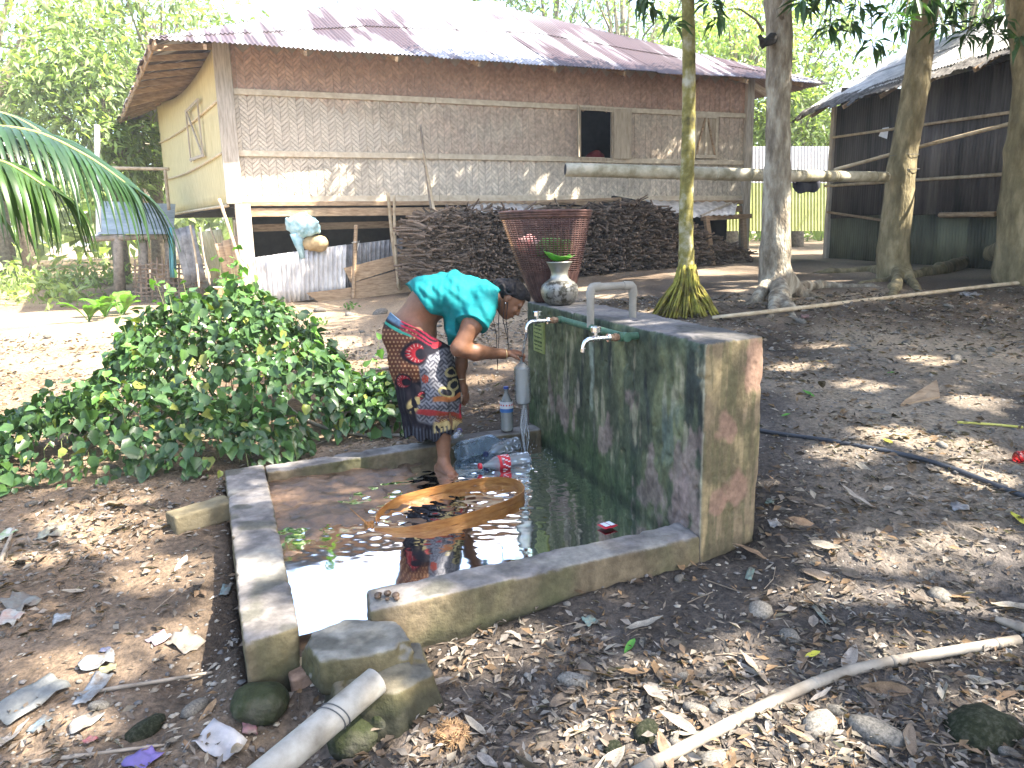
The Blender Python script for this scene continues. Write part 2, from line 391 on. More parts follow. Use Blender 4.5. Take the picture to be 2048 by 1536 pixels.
slab('basin_floor', [basin(.02, .02), basin(.02, .98), basin(1.01, .98), basin(1.01, .02)], -.16, -.012, M_floor, M_conc_side, lv=5, st=.022)
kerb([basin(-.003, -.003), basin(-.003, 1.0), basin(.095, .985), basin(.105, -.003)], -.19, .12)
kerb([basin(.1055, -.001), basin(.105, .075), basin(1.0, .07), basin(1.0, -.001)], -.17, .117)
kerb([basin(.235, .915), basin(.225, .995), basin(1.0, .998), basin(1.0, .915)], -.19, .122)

# tap wall: gridded faces with stains that have shapes of their own
WT = V3(.315, .20, 0); WH = 1.0
w0, w1 = BD + V3(-.036, .106, 0), BC + V3(0, 0, 0)
def wall_face(p00, p10, p01, p11, nu, nv, paint):
    u = np.linspace(0, 1, nu)[:, None, None]; v = np.linspace(0, 1, nv)[None, :, None]
    P = (p00 * (1 - u) + p10 * u) * (1 - v) + (p01 * (1 - u) + p11 * u) * v
    n = norm(np.cross(p10 - p00, p01 - p00)); P = P + n * (.006 * fbm(P * 3, 3)[..., None])
    col = paint(u[..., 0] + 0 * v[..., 0], v[..., 0] + 0 * u[..., 0], P); return P, np.clip(col, .008, .8)
def lerp(a, b, t): return a + (b - a) * np.clip(t, 0, 1)[..., None]
def blob(u, v, cu, cv, ru, rv, P, ed=.5):
    d = np.sqrt(((u - cu) / ru) ** 2 + ((v - cv) / rv) ** 2) + ed * fbm(P * V3(11, 11, 7), 4); return ss(1.1, .7, d)
def paint_long(u, v, P):      # u 0 far .. 1 near, v 0 bottom .. 1 top
    s1 = fbm(np.stack([u * 22, v * 1.6, 0 * u], -1), 4); s2 = fbm(np.stack([u * 60, v * 4, 0 * u + 5], -1), 3); s3 = fbm(P * 6, 5); s4 = fbm(P * 22, 3)
    c = np.zeros(u.shape + (3,)) + V3(.056, .066, .040)
    c = lerp(c, V3(.108, .116, .060), ss(-.1, .6, s1 + .3 * s3))
    c = lerp(c, V3(.028, .034, .028), ss(.05, .5, -s1 + .5 * s2 + .35 * (v - .5) - .2))
    c = lerp(c, V3(.20, .185, .12), .8 * ss(.28, .6, s2 * .6 + s3 * .5 - .25 * np.abs(v - .45)))
    c = lerp(c, V3(.042, .070, .026), .75 * ss(.42, .1, v + .12 * s3) * ss(1.0, .5, u))
    c = lerp(c, V3(.24, .22, .17), .7 * ss(.2, .5, s2 + .4 * s3) * ss(.24, .1, np.abs(v - .42)) * ss(.6, .35, u))
    for cu, cv, ru, rv in ((.83, .22, .09, .20), (.93, .30, .07, .22), (.56, .33, .045, .10), (.98, .12, .05, .14), (.70, .63, .03, .07), (.20, .45, .03, .12), (.31, .33, .05, .09)):
        c = lerp(c, V3(.195, .145, .125), .75 * blob(u, v, cu, cv, ru, rv, P, .8))
    c = lerp(c, V3(.27, .31, .25), .6 * ss(.016, .004, np.abs(u - .485 + .01 * s3)) * ss(.42, .5, v) * ss(.93, .8, v))
    c = lerp(c, V3(.10, .13, .11), .6 * ss(.07, .03, np.abs(u - .86)) * ss(.75, .6, v) * ss(.3, .4, v) * ss(-.3, .4, s2))
    c = lerp(c, V3(.055, .075, .05), .6 * ss(.9, .97, v + .05 * s2))
    c = lerp(c, V3(.32, .29, .2), .8 * ss(.992, .998, u + .002 * s2))
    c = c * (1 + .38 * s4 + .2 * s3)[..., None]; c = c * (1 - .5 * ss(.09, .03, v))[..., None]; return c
def paint_end(u, v, P):
    s1 = fbm(np.stack([u * 7, v * 2, 0 * u], -1), 4); s3 = fbm(P * 6, 4); s2 = fbm(np.stack([u * 25, v * 4, 0 * u + 5], -1), 3)
    c = np.zeros(u.shape + (3,)) + V3(.31, .235, .145)
    c = lerp(c, V3(.185, .15, .085), ss(-.05, .5, s1 + .4 * s3)); c = lerp(c, V3(.40, .31, .17), ss(.1, .5, s3 - .4 * s1))
    c = lerp(c, V3(.15, .14, .07), .6 * ss(.25, .5, s2 + .4 * s1))
    for cu, cv, ru, rv in ((.4, .62, .18, .08), (.85, .85, .25, .16), (.6, .3, .2, .12), (.3, .25, .15, .06)):
        c = lerp(c, V3(.38, .23, .17), .75 * blob(u, v, cu, cv, ru, rv, P, .5))
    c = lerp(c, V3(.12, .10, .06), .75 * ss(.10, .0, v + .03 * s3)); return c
def paint_top(u, v, P):
    s3 = fbm(P * 4, 4); c = np.zeros(u.shape + (3,)) + V3(.27, .25, .245); c = lerp(c, V3(.16, .15, .14), ss(.0, .5, s3)); return lerp(c, V3(.36, .33, .30), ss(.1, .6, -s3))
zb = -.19; wv0 = [w0, w1, w1 + WT, w0 + WT]
V_, Q_ = prism_sdf(wv0, zb, WH, amp=.007, chip=.020, h=.0085)
n_ = np.zeros_like(V_); fn_ = np.cross(V_[Q_[:, 1]] - V_[Q_[:, 0]], V_[Q_[:, 3]] - V_[Q_[:, 0]])
for k in range(4): np.add.at(n_, Q_[:, k], fn_)
n_ /= np.maximum(1e-12, np.linalg.norm(n_, axis=1))[:, None]
wd0 = norm(w1 - w0); wl0 = np.linalg.norm(w1 - w0); wt0 = norm(WT); wtl = np.linalg.norm(WT); wn0 = norm(V3(wd0[1], -wd0[0], 0)); wn0 = -wn0 if wn0[0] > 0 else wn0
rel = V_ - w0; vv = np.clip((V_[:, 2] - 0) / WH, 0, 1); uu = np.clip((rel @ wd0) / wl0, 0, 1); ue = np.clip((rel @ -wn0) / (wtl * .97), 0, 1)
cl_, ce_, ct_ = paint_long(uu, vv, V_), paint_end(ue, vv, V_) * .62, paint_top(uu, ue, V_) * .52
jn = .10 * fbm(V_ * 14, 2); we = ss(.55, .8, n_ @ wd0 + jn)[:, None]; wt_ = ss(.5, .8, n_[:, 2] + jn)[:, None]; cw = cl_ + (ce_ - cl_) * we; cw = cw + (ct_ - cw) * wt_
M_wall = mat('mossy_plaster', (.78, .78, .78), (1.2, 1.2, 1.2), scale=30, rough=.8, bump=.5, bscale=70, attr=True, spec=.25, dist=.006)
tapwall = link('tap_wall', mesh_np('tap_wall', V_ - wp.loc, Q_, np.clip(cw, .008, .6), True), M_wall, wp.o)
# thin broken arris along the top near edge
# silt washed into the far corner and along the floor
u_, v_ = np.meshgrid(np.linspace(.1, 1.0, 190), np.linspace(.07, .93, 190), indexing='ij')
PP = (BA * (1 - u_[..., None]) + BD * u_[..., None]) * (1 - v_[..., None]) + (BB * (1 - u_[..., None]) + BC * u_[..., None]) * v_[..., None]
hz = .036 * ss(.66, .48, u_ + .22 * (v_ - .3)) * ss(.70, .46, v_ + .10 * (u_ - .3)) + .035 * np.exp(-(((u_ - .15) / .16) ** 2 + ((v_ - .15) / .17) ** 2)) + .012 * fbm(PP * 4, 3) + .010 * fbm(PP * V3(13, 13, 1), 3) - .006
PP[..., 2] = hz - .004
mb = MB(); mb.grid(PP.transpose(1, 0, 2)); wp.part('silt_layer', mb, M_mud, smooth=True)

# puddle held by the kerbs: real ripples round the falling water
M_water = bpy.data.materials.new('puddle_water'); M_water.use_nodes = True
def thin(M, tint, ior, rough=.0, gl=(1, 1, 1), base=0.0, bcol=(.8, .85, .9)):
    """thin clear sheet: fresnel mix of clear pass-through and gloss, with a little diffuse body"""
    T = M.node_tree; N = T.nodes; L = T.links; N.remove(N['Principled BSDF'])
    tr = N.new('ShaderNodeBsdfTransparent'); tr.inputs[0].default_value = (*tint, 1)
    g = N.new('ShaderNodeBsdfGlossy'); g.inputs['Roughness'].default_value = rough; g.inputs[0].default_value = (*gl, 1)
    fr = N.new('ShaderNodeFresnel'); fr.inputs[0].default_value = ior; ms = N.new('ShaderNodeMixShader')
    sh = tr.outputs[0]
    if base:
        df = N.new('ShaderNodeBsdfDiffuse'); df.inputs[0].default_value = (*bcol, 1); tl = N.new('ShaderNodeBsdfTranslucent'); tl.inputs[0].default_value = (*bcol, 1)
        m0 = N.new('ShaderNodeMixShader'); m0.inputs[0].default_value = .5; L.new(df.outputs[0], m0.inputs[1]); L.new(tl.outputs[0], m0.inputs[2])
        m1 = N.new('ShaderNodeMixShader'); m1.inputs[0].default_value = base; L.new(sh, m1.inputs[1]); L.new(m0.outputs[0], m1.inputs[2]); sh = m1.outputs[0]
    L.new(fr.outputs[0], ms.inputs[0]); L.new(sh, ms.inputs[1]); L.new(g.outputs[0], ms.inputs[2]); L.new(ms.outputs[0], N['Material Output'].inputs[0])
thin(M_water, (.66, .58, .48), 1.33, .045, base=.50, bcol=(.15, .104, .068))
u_, v_ = np.meshgrid(np.linspace(.085, 1.0, 230), np.linspace(.05, .935, 230), indexing='ij')
PW = (BA * (1 - u_[..., None]) + BD * u_[..., None]) * (1 - v_[..., None]) + (BB * (1 - u_[..., None]) + BC * u_[..., None]) * v_[..., None]
D0 = np.hypot(PW[..., 0] - .10, PW[..., 1] - 4.6)
amp = .0028 * np.exp(-D0 / .38) + .0006 * ss(1.5, .7, D0) + .0016 * np.exp(-(((PW[..., 0] + .75) / .55) ** 2 + ((PW[..., 1] - 3.95) / .45) ** 2))
PW[..., 2] = .022 + amp * (fbm(PW * V3(16, 22, 1), 2) + .22 * np.sin(D0 * 95 + 2 * noise(PW * 4)))
mb = MB(); mb.grid(PW.transpose(1, 0, 2)); pud = mb.build('puddle', M_water, None, smooth=True)
tag(pud, 'shallow brown water standing inside the kerbs', 'water', kind='structure')

# ================================================================ outlet: broken lip, brick, drain pipe, boulders
M_block = mat('broken_concrete', (.16, .135, .09), (.36, .31, .22), scale=8, rough=.9, bump=.8, bscale=40)
blk = Thing('concrete_block', 'broken grey concrete block wedged in the platform outlet', 'concrete block', atz(720, 1300, 0))
def lump(c, r, seed, h=.012, amp=.3, fr=9, ax=None, squash=1):
    c = np.asarray(c, float)
    base = ell_prim(c, r, 0, ax)
    fn = lambda P: base[0](P) + amp * .12 * min(r) * 2 * fbm(P * fr + seed, 3)
    return sdf_mesh('l', [(fn, base[1], base[2], 0)], base[1] - .04, base[2] + .04, h)
top = [atz(598, 1268, .085), atz(640, 1322, .085), atz(745, 1312, .08), atz(828, 1292, .08), atz(790, 1240, .085), atz(690, 1236, .09)]
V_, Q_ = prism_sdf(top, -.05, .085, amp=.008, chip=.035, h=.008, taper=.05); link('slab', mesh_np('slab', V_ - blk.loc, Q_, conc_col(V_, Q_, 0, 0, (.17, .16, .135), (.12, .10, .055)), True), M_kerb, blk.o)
ft = [atz(655, 1330, .02), atz(660, 1375, .02), atz(790, 1385, .02), atz(868, 1345, .02), atz(835, 1290, .02), atz(745, 1300, .02)]
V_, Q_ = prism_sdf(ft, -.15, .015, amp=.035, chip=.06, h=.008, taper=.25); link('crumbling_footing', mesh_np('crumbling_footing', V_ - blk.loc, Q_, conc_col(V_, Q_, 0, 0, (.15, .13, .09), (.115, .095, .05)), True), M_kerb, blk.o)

M_brick = mat('old_brick', (.13, .085, .06), (.30, .20, .14), scale=12, rough=.9, bump=.6, bscale=50)
br = Thing('brick', 'dark chipped brick lying under the outlet block', 'brick', atz(600, 1370, -.12))
mb = MB(); mb.box(atz(606, 1352, -.09), (.05, .075, .05), (norm((.9, .4, .1)), norm((-.4, .9, 0)), (0, 0, 1)), jit=.006); rough(br.part('brick_body', mb, M_brick), 4, .012, .06)
br2 = Thing('brick', 'weathered stone block butted against the outside of the kerb', 'stone block', ground_at(395, 1050))
mb = MB(); mb.bar(ground_at(345, 1062) + V3(0, 0, .045), ground_at(452, 1030) + V3(0.03, 0, .05), .13, .10, jit=.006); rough(br2.part('stone_body', mb, mat('weathered_stone', (.085, .07, .04), (.20, .165, .10), scale=6, bump=.6, bscale=40)), 4, .014, .09)

M_pvc = mat('dirty_pvc', (.34, .32, .28), (.10, .078, .05), scale=8, contrast=(.40, .78), rough=.5, bump=.15, stretch=(1, 1, 1), spec=.4)
M_pvcin = mat('pipe_mouth_dark', (.03, .025, .02), rough=1)  # near-black ring and disc at the pipe mouth
M_wire = mat('wire', (.10, .10, .10), rough=.6)
pa = atz(752, 1362, .05); pb = atz(505, 1570, -.03); dr = Thing('drain_pipe', 'dirty white plastic drain pipe bound with wire below the outlet', 'pipe', (pa + pb) / 2)
ax_d = norm(pb - pa); n = 22; pts = [pa + (pb - pa) * t for t in np.linspace(0, 1, 9)]
mb = MB(); mb.tube(pts, .047, 24, cap=False); mb.tube(pts[::-1], .041, 24, cap=False)
vs = mb.v; r_o = vs[0][:24]; r_i = vs[1][-24:]
dp = dr.part('pipe_body', mb, M_pvc, smooth=True)
mb = MB(); px_ = norm(np.cross(ax_d, (0, 0, 1))); pz_ = np.cross(px_, ax_d)
mb.lathe([(.0472, 0), (.041, .0)], pa, (px_, pz_, -ax_d), 24); mb.lathe([(.0405, -.05), (.0001, -.05)], pa, (px_, pz_, -ax_d), 24); dr.part('pipe_mouth', mb, M_pvcin)
for k in (.36, .40):
    mb = MB(); c_ = pa + (pb - pa) * k; mb.tube([c_ + .049 * (math.cos(t) * norm(px_ + .2 * k * ax_d) + math.sin(t) * pz_) + ax_d * .012 * math.sin(t + 1) for t in np.linspace(0, 6.3, 26)], .0022, 5); dr.part('binding_wire', mb, M_wire)
M_mossrock = mat('mossy_rock', (.014, .018, .008), (.075, .072, .050), c3=(.030, .036, .014), scale=6, rough=.95, bump=1.0, bscale=60)
for (px, py, r_, lab, sd) in ((708, 1488, (.085, .08, .075), 'round green mossy boulder touching the white drain pipe', 1), (768, 1452, (.07, .06, .055), 'dark mossy boulder behind the round mossy one by the pipe', 5), (512, 1420, (.10, .08, .07), 'wet black stone in the washed-out hollow below the kerb corner', 8)):
    c_ = ground_at(px, py); c_ = c_ + V3(0, 0, r_[2] * .35); Vs, Q = lump(c_, r_, sd, .008, 1.2, 10)
    me = mesh_np('boulder', Vs - c_, Q, smooth=True); tag(link('boulder', me, M_mossrock, loc=tuple(c_)), lab, 'boulder')
# ================================================================ woman bending to the tap
def pxy(P):
    q = P - CAM; w_ = q @ _f; return 1024 + FPX * (q @ _r) / w_, 768 - FPX * (q @ _u) / w_
def A3(t): return at(*t)
def chain(pts, rad, k=.03, sc=(1, 1, 1)):
    pts = [A3(p) if len(p) == 3 and p[0] > 50 else np.asarray(p, float) for p in pts]
    return [cone_prim(pts[i], pts[i + 1], rad[i], rad[i + 1], k, sc) for i in range(len(pts) - 1)]
foot0 = atz(880, 952, 0)
pers = Thing('person', 'woman in turquoise shirt and patterned sarong bending to fill a bottle', 'person', (foot0[0], foot0[1], .0))
body = []
LAT = (1, 1.38, 1)
body += [ell_prim(at(828, 668, 4.72), (.145, .17, .14), .05)]
body += chain([(822, 650, 4.72), (855, 606, 4.73), (915, 590, 4.75), (965, 592, 4.77)], [.116, .108, .116, .092], .05, LAT)
body += chain([(972, 592, 4.78), (1008, 596, 4.80)], [.058, .05], .04)
# head: crown axis, face axis, side axis
eC = norm((.74, .0, .67)); eF = norm((.67, -.10, -.74)); eL = np.cross(eC, eF); eF = np.cross(eL, eC); H0 = at(1020, 599, 4.80)
HX = (eF, eL, eC); hp = lambda f, l, c: H0 + eF * f + eL * l + eC * c
body += [ell_prim(hp(-.012, 0, .022), (.097, .076, .09), .03, HX), ell_prim(hp(.022, 0, -.045), (.068, .058, .068), .03, HX), ell_prim(hp(.058, 0, -.092), (.024, .026, .02), .025, HX)]
body += [cone_prim(hp(.078, 0, .012), hp(.100, 0, -.028), .008, .013, .012), ell_prim(hp(.083, 0, -.060), (.014, .024, .012), .012, HX)]
for s_ in (-1, 1):
    body += [ell_prim(hp(.074, s_ * .026, .022), (.014, .026, .012), .014, HX), ell_prim(hp(.068, s_ * .036, -.022), (.018, .02, .02), .016, HX), ell_prim(hp(-.012, s_ * .076, -.002), (.018, .008, .032), .006, HX), ell_prim(hp(.096, s_ * .009, -.032), (.008, .008, .008), .006, HX)]
def hand(c, fw, up, side, curl, s=1.0):
    """palm centre, finger direction, back-of-hand direction, thumb side"""
    fw = norm(fw); up = norm(up - fw * (np.dot(up, fw))); sd = np.cross(fw, up) * side; out = [ell_prim(c, (.045 * s, .040 * s, .017 * s), .014, (fw, sd, up))]
    for i, (L, o) in enumerate(((.070, .031), (.078, .011), (.073, -.010), (.058, -.030))):
        b = c + fw * .036 * s + sd * o * s; a1 = curl[0]; a2 = curl[1]
        d1 = fw * math.cos(a1) - up * math.sin(a1); d2 = fw * math.cos(a1 + a2) - up * math.sin(a1 + a2); m_ = b + d1 * L * .52 * s
        out += [cone_prim(b, m_, .0095 * s, .0088 * s, .005), cone_prim(m_, m_ + d2 * L * .52 * s, .0088 * s, .0074 * s, .004)]
    t0 = c - fw * .018 * s + sd * .032 * s; t1 = t0 + (fw * .7 + sd * .6 - up * .3) * .034 * s; t2 = t1 + (fw * .8 - up * .5) * .032 * s
    return out + [cone_prim(t0, t1, .014 * s, .0105 * s, .010), cone_prim(t1, t2, .0105 * s, .0085 * s, .004)]
# near arm to the bottle neck
body += chain([(966, 604, 4.62), (944, 650, 4.54), (919, 696, 4.50)], [.066, .059, .050], .03) + chain([(919, 697, 4.50), (950, 704, 4.55), (1008, 708, 4.68)], [.049, .050, .029], .03)
Hc = at(1026, 706, 4.71); body += chain([(1004, 708, 4.675), tuple(Hc)], [.026, .020], .02) + hand(Hc, (1, .3, -.05), (0, -.25, 1), 1, (.35, 1.25), .95)
# far arm hanging
body += chain([(962, 608, 4.95), (925, 690, 4.93)], [.055, .042], .03) + chain([(925, 690, 4.93), (921, 730, 4.91), (922, 757, 4.90)], [.045, .042, .028], .03)
H2 = at(929, 780, 4.89); body += chain([(922, 757, 4.90), tuple(H2)], [.026, .02], .02) + hand(H2, (.22, -.05, -1), (.9, -.45, .2), -1, (.22, .5), .95)
# legs
body += chain([(836, 690, 4.64), (882, 792, 4.60)], [.088, .06], .04) + chain([(882, 792, 4.60), (884, 846, 4.57), (888, 918, 4.54)], [.060, .060, .037], .03)
ank = at(888, 922, 4.54); heel = V3(ank[0] - .035, ank[1] + .03, .032); ball = V3(ank[0] + .055, ank[1] - .10, .030)
body += [cone_prim(ank, heel, .034, .03, .02), cone_prim(ank + V3(0, -.01, -.01), ball, .034, .024, .025), cone_prim(heel, ball, .026, .026, .02)]
fd = norm(ball - heel); fd[2] = 0; fs_ = V3(-fd[1], fd[0], 0)
for i in range(5):
    o = (-.028 + .014 * i); L = (.05, .048, .043, .036, .028)[i]; r_ = .0125 if i == 0 else .0088
    body.append(cone_prim(ball + fs_ * o + fd * .01 - V3(0, 0, .006), ball + fs_ * o * 1.15 + fd * L - V3(0, 0, .016), r_, r_ * .9, .006))
ank2 = at(862, 872, 4.90); ank2[2] = .20
body += chain([(836, 690, 4.82), (872, 800, 4.90)], [.085, .058], .04) + [cone_prim(at(872, 800, 4.90), ank2, .056, .036, .03)]
heel2 = V3(ank2[0] - .04, ank2[1] + .02, .155); ball2 = V3(ank2[0] + .08, ank2[1] - .04, .15); body += [cone_prim(ank2, heel2, .034, .03, .02), cone_prim(ank2, ball2, .032, .024, .02), cone_prim(heel2, ball2, .025, .025, .02), cone_prim(ball2, ball2 + V3(.05, -.015, -.008), .024, .014, .02)]
lo = np.min([p[1] for p in body], axis=0) - .02; hi = np.max([p[2] for p in body], axis=0) + .02
Vs, Q = sdf_mesh('b', body, lo, hi, .0048)
px, py = pxy(Vs); base = V3(.185, .088, .048); n_ = fbm(Vs * 8, 3)
cb = base * (1 + .14 * n_[:, None])
def near_(c, r): return np.exp(-(np.linalg.norm(Vs - c, axis=1) / r) ** 2)[:, None]
cb = cb * (1 - .25 * near_(at(918, 697, 4.47), .05))
cb = cb + (V3(.30, .13, .075) - cb) * np.clip(near_(Hc + V3(.05, 0, 0), .06) + near_(ball, .07), 0, 1) * .6
for s_ in (-1, 1):
    cb = cb * (1 - .8 * near_(hp(.080, s_ * .031, .004), .010)); cb = cb * (1 - .6 * np.exp(-(((Vs - hp(.084, s_ * .03, .024)) @ eC / .005) ** 2 + ((Vs - hp(.084, s_ * .03, .024)) @ eL / .022) ** 2 + ((Vs - hp(.084, s_ * .03, .024)) @ eF / .02) ** 2))[:, None])
ml = Vs - hp(.09, 0, -.062); cb = cb * (1 - .55 * np.exp(-(((ml @ eC) / .004) ** 2 + ((ml @ eL) / .02) ** 2 + ((ml @ eF) / .03) ** 2)))[:, None]
cb = cb * (1 - .45 * near_(hp(-.006, -.082, -.002), .012))
M_skin = mat('skin', (.88, .86, .84), (1.12, 1.1, 1.08), scale=40, rough=.5, bump=.12, attr=True, spec=.45, bscale=120, dist=.002)
M_skin.node_tree.nodes['Principled BSDF'].inputs['Subsurface Weight'].default_value = .06
M_skin.node_tree.nodes['Principled BSDF'].inputs['Subsurface Radius'].default_value = (.01, .004, .002)
pb_ = link('body', mesh_np('body', Vs - pers.loc, Q, cb, True), M_skin, pers.o)

# ---- shirt
def hem_cut(g, A):
    px, py = pxy(g); m = 1 / 320.
    # front/back hem: keep what lies to the head side of the hem polyline
    e = (np.interp(py, [530, 566, 600, 627, 633, 690, 720], [806, 812, 838, 862, 884, 893, 896]) - px) * m * .9
    A = np.maximum(A, e)
    nk = (px - 996) * m + .12 * (py - 575) * m + .10 * np.abs(g[..., 1] - 4.78) - .02; A = np.maximum(A, nk)
    # sleeve ends
    for (a, b) in (((966, 604, 4.62), (945, 650, 4.53)), ((962, 608, 4.95), (936, 660, 4.94))):
        pa_, pb2 = A3(a), A3(b); d = norm(pb2 - pa_); t = (g - pa_) @ d - .165; q = g - pa_; rr = np.linalg.norm(q - ((q @ d)[..., None]) * d, axis=-1)
        A = np.where((rr < .11) & (t > -.02), np.maximum(A, t), A)
    return A + .005 * fbm(g * V3(14, 20, 9), 2) + .010 * noise(g @ np.array([[.9, 0, -.43], [0, 1, 0], [.43, 0, .9]]) * V3(22, 5, 4)) + .005 * noise(g * V3(40, 9, 12)) + .004 * noise(g @ np.array([[.75, 0, .66], [0, 1, 0], [-.66, 0, .75]]) * V3(7, 7, 38))
sh = chain([(818, 610, 4.72), (850, 598, 4.73), (905, 590, 4.75), (962, 594, 4.77)], [.130, .134, .137, .114], .05, LAT)
sh += chain([(985, 594, 4.78), (990, 596, 4.785)], [.075, .07], .03, (1, 1.3, 1))
sh += chain([(922, 620, 4.72), (908, 655, 4.70), (896, 688, 4.69)], [.11, .07, .022], .05, (1, 1.7, 1))
sh += chain([(968, 600, 4.63), (948, 645, 4.54), (934, 674, 4.50)], [.094, .090, .088], .03) + chain([(964, 606, 4.94), (936, 660, 4.94), (920, 690, 4.94)], [.085, .078, .075], .03)
lo = np.min([p[1] for p in sh], axis=0) - .02; hi = np.max([p[2] for p in sh], axis=0) + .02
Vs, Q = sdf_mesh('s', sh, lo, hi, .0052, post=hem_cut)
M_shirt = mat('turquoise_jersey', (.004, .135, .145), (.007, .175, .18), scale=12, rough=.75, bump=.35, bscale=9, stretch=(1, 1, 2.4), spec=.2, dist=.012)
link('shirt', mesh_np('shirt', Vs - pers.loc, Q, None, True), M_shirt, pers.o)

# ---- sarong
LS = (1, 1.3, 1)
sk = chain([(826, 640, 4.72), (830, 668, 4.72), (842, 720, 4.70), (860, 790, 4.68), (866, 850, 4.69), (868, 900, 4.69)], [.150, .182, .192, .182, .168, .168], .04, LS)
sk += [ell_prim(at(800, 668, 4.72), (.10, .17, .11), .05)]
def sk_cut(g, A):
    px, py = pxy(g); m = 1 / 320.
    ang = np.arctan2(g[..., 1] - 4.70, g[..., 0] - (-.55)); hfac = ss(.95, .35, g[..., 2])
    A = A + .012 * hfac * np.sin(ang * 9 + 5 * g[..., 2] + 2 * noise(g * 4)) + .006 * hfac * np.sin(ang * 19 + 9 * g[..., 2]) + .004 * noise(g * V3(9, 9, 26))
    lowr = (py - np.interp(px, [790, 815, 860, 900, 925, 960], [868, 874, 884, 866, 848, 842]) + 5 * np.sin(px * .2)) * m * .9
    upr = (np.interp(px, [760, 776, 800, 850, 893, 910], [612, 620, 640, 664, 688, 700]) - py) * m * .85
    return np.maximum(np.maximum(A, lowr), upr)
lo = np.min([p[1] for p in sk], axis=0) - .02; hi = np.max([p[2] for p in sk], axis=0) + .02
Vs, Q = sdf_mesh('k', sk, lo, hi, .0042, post=sk_cut)
px, py = pxy(Vs); th = np.arctan2(Vs[:, 1] - 4.7, Vs[:, 0] + .55)
# flat batik print laid out on the cloth: u across, v down
u = px + 16 * noise(Vs * 5); v = py + 10 * noise(Vs * 6 + 9)
ck = np.tile(V3(.018, .016, .022), (len(Vs), 1)); navy = V3(.02, .03, .055)
def put(c, mk): 
    global ck
    ck = ck + (np.asarray(c) - ck) * np.clip(mk, 0, 1)[:, None]
# orange-brown dotted field along the back
mk = ss(838, 826, u - .02 * (v - 700)) * ss(648, 660, v) * ss(780, 768, v + .3 * (u - 780)) * (u > 740)
put((.115, .042, .024), mk); dots = (((px / 7.5 + .5 * (np.floor(py / 8) % 2)) % 1 - .5) ** 2 + ((py / 8) % 1 - .5) ** 2) < .07; put((.38, .22, .12), mk * dots)
# grey meander field
mk = ss(822, 830, u) * ss(698, 704, v + .25 * (890 - u)) * ss(846, 838, v - .08 * (u - 850)) * ss(912, 905, u) * ss(0, 6, u - 822 - .12 * (v - 690))
a_ = (px + py) / 9.; b_ = (px - py) / 9.; cell = (np.floor(a_ / 2) + np.floor(b_ / 2)) % 2; lines = np.where(cell > 0, (a_ % 1), (b_ % 1)) < .48
put((.24, .24, .26), mk); put((.08, .08, .10), mk * lines)
def disc(cx, cy, r, ed=.12): return ss(1 + ed, 1 - ed, np.hypot(u - cx, v - cy) / r)
for cx, cy, r in ((827, 702, 21), (798, 764, 12), (838, 796, 8)):
    put((.013, .012, .018), disc(cx, cy, r * 1.35)); an = np.arctan2(v - cy, u - cx); put((.30, .016, .026), disc(cx, cy, r) * (an * 1 > -3) * (1 - disc(cx + r * .45, cy + r * .1, r * .62)))
    put((.5, .4, .36), disc(cx, cy, r * .95) * (1 - disc(cx, cy, r * .62)) * (((an * 2.2) % 1) < .16) * (1 - disc(cx + r * .45, cy + r * .1, r * .7)))
put((.014, .013, .02), disc(858, 690, 15)); put((.45, .04, .05), disc(866, 686, 6)); put((.48, .07, .03), disc(846, 757, 10) * (((u + v) / 3.2 % 1) > .2))
put((.015, .015, .02), ss(884, 890, u) * ss(732, 738, v) * ss(806, 800, v)); 
for cx, cy in ((893, 748), (899, 772), (890, 785)):
    rr = np.hypot(u - cx, v - cy); put((.36, .30, .14), (np.abs(rr - 8) < 2.2))
put((.50, .38, .16), disc(832, 812, 15, .3) * (fbm(Vs * 30, 2) > -.1)); put((.55, .43, .20), ss(862, 868, u) * ss(836, 842, v) * ss(864, 860, v) * (fbm(Vs * 26, 2) > -.35))
put((.42, .16, .06), ss(0, 4, 14 - np.abs((v - 800) + .3 * (u - 884)) * 2.5) * ss(862, 870, u) * ss(916, 908, u))
put((.40, .05, .05), ss(5, 3, np.abs(v - 826 - .1 * (u - 850))) * ss(838, 845, u)); put((.22, .07, .02), ss(824, 830, v) * ss(846, 842, v) * ss(862, 870, u) * (((px + 2 * py) / 7 % 1) > .45))
put((.55, .03, .06), ss(916, 922, px) * ss(806, 812, py) * ss(838, 832, py)); put((.07, .08, .10), ss(850, 858, v) * (np.sin(px * .9 + 3 * noise(Vs * 9)) > .25) * .8)
# waist band: blue stripes, red knot cloth
put((.10, .17, .26), ss(16, 8, v - np.interp(u, [770, 893], [618, 688])) * ss(812, 800, u)); put((.04, .30, .22), (np.abs(v - np.interp(u, [770, 893], [642, 700])) < 3) * ss(826, 816, u))
put((.26, .02, .045), ss(20, 12, v - np.interp(u, [770, 893], [622, 690])) * ss(800, 806, u) * ss(872, 862, u) * (np.sin((v - .56 * u) * .9) > -.2))
wv = noise(Vs * V3(90, 90, 90)); ck = ck * (1 + .12 * wv[:, None])
M_sarong = mat('printed_cotton', (.92, .92, .92), (1.1, 1.1, 1.1), scale=60, rough=.85, bump=.3, bscale=14, attr=True, spec=.15, dist=.01)
link('sarong', mesh_np('sarong', Vs - pers.loc, Q, np.clip(ck * .72, .005, .9), True), M_sarong, pers.o)

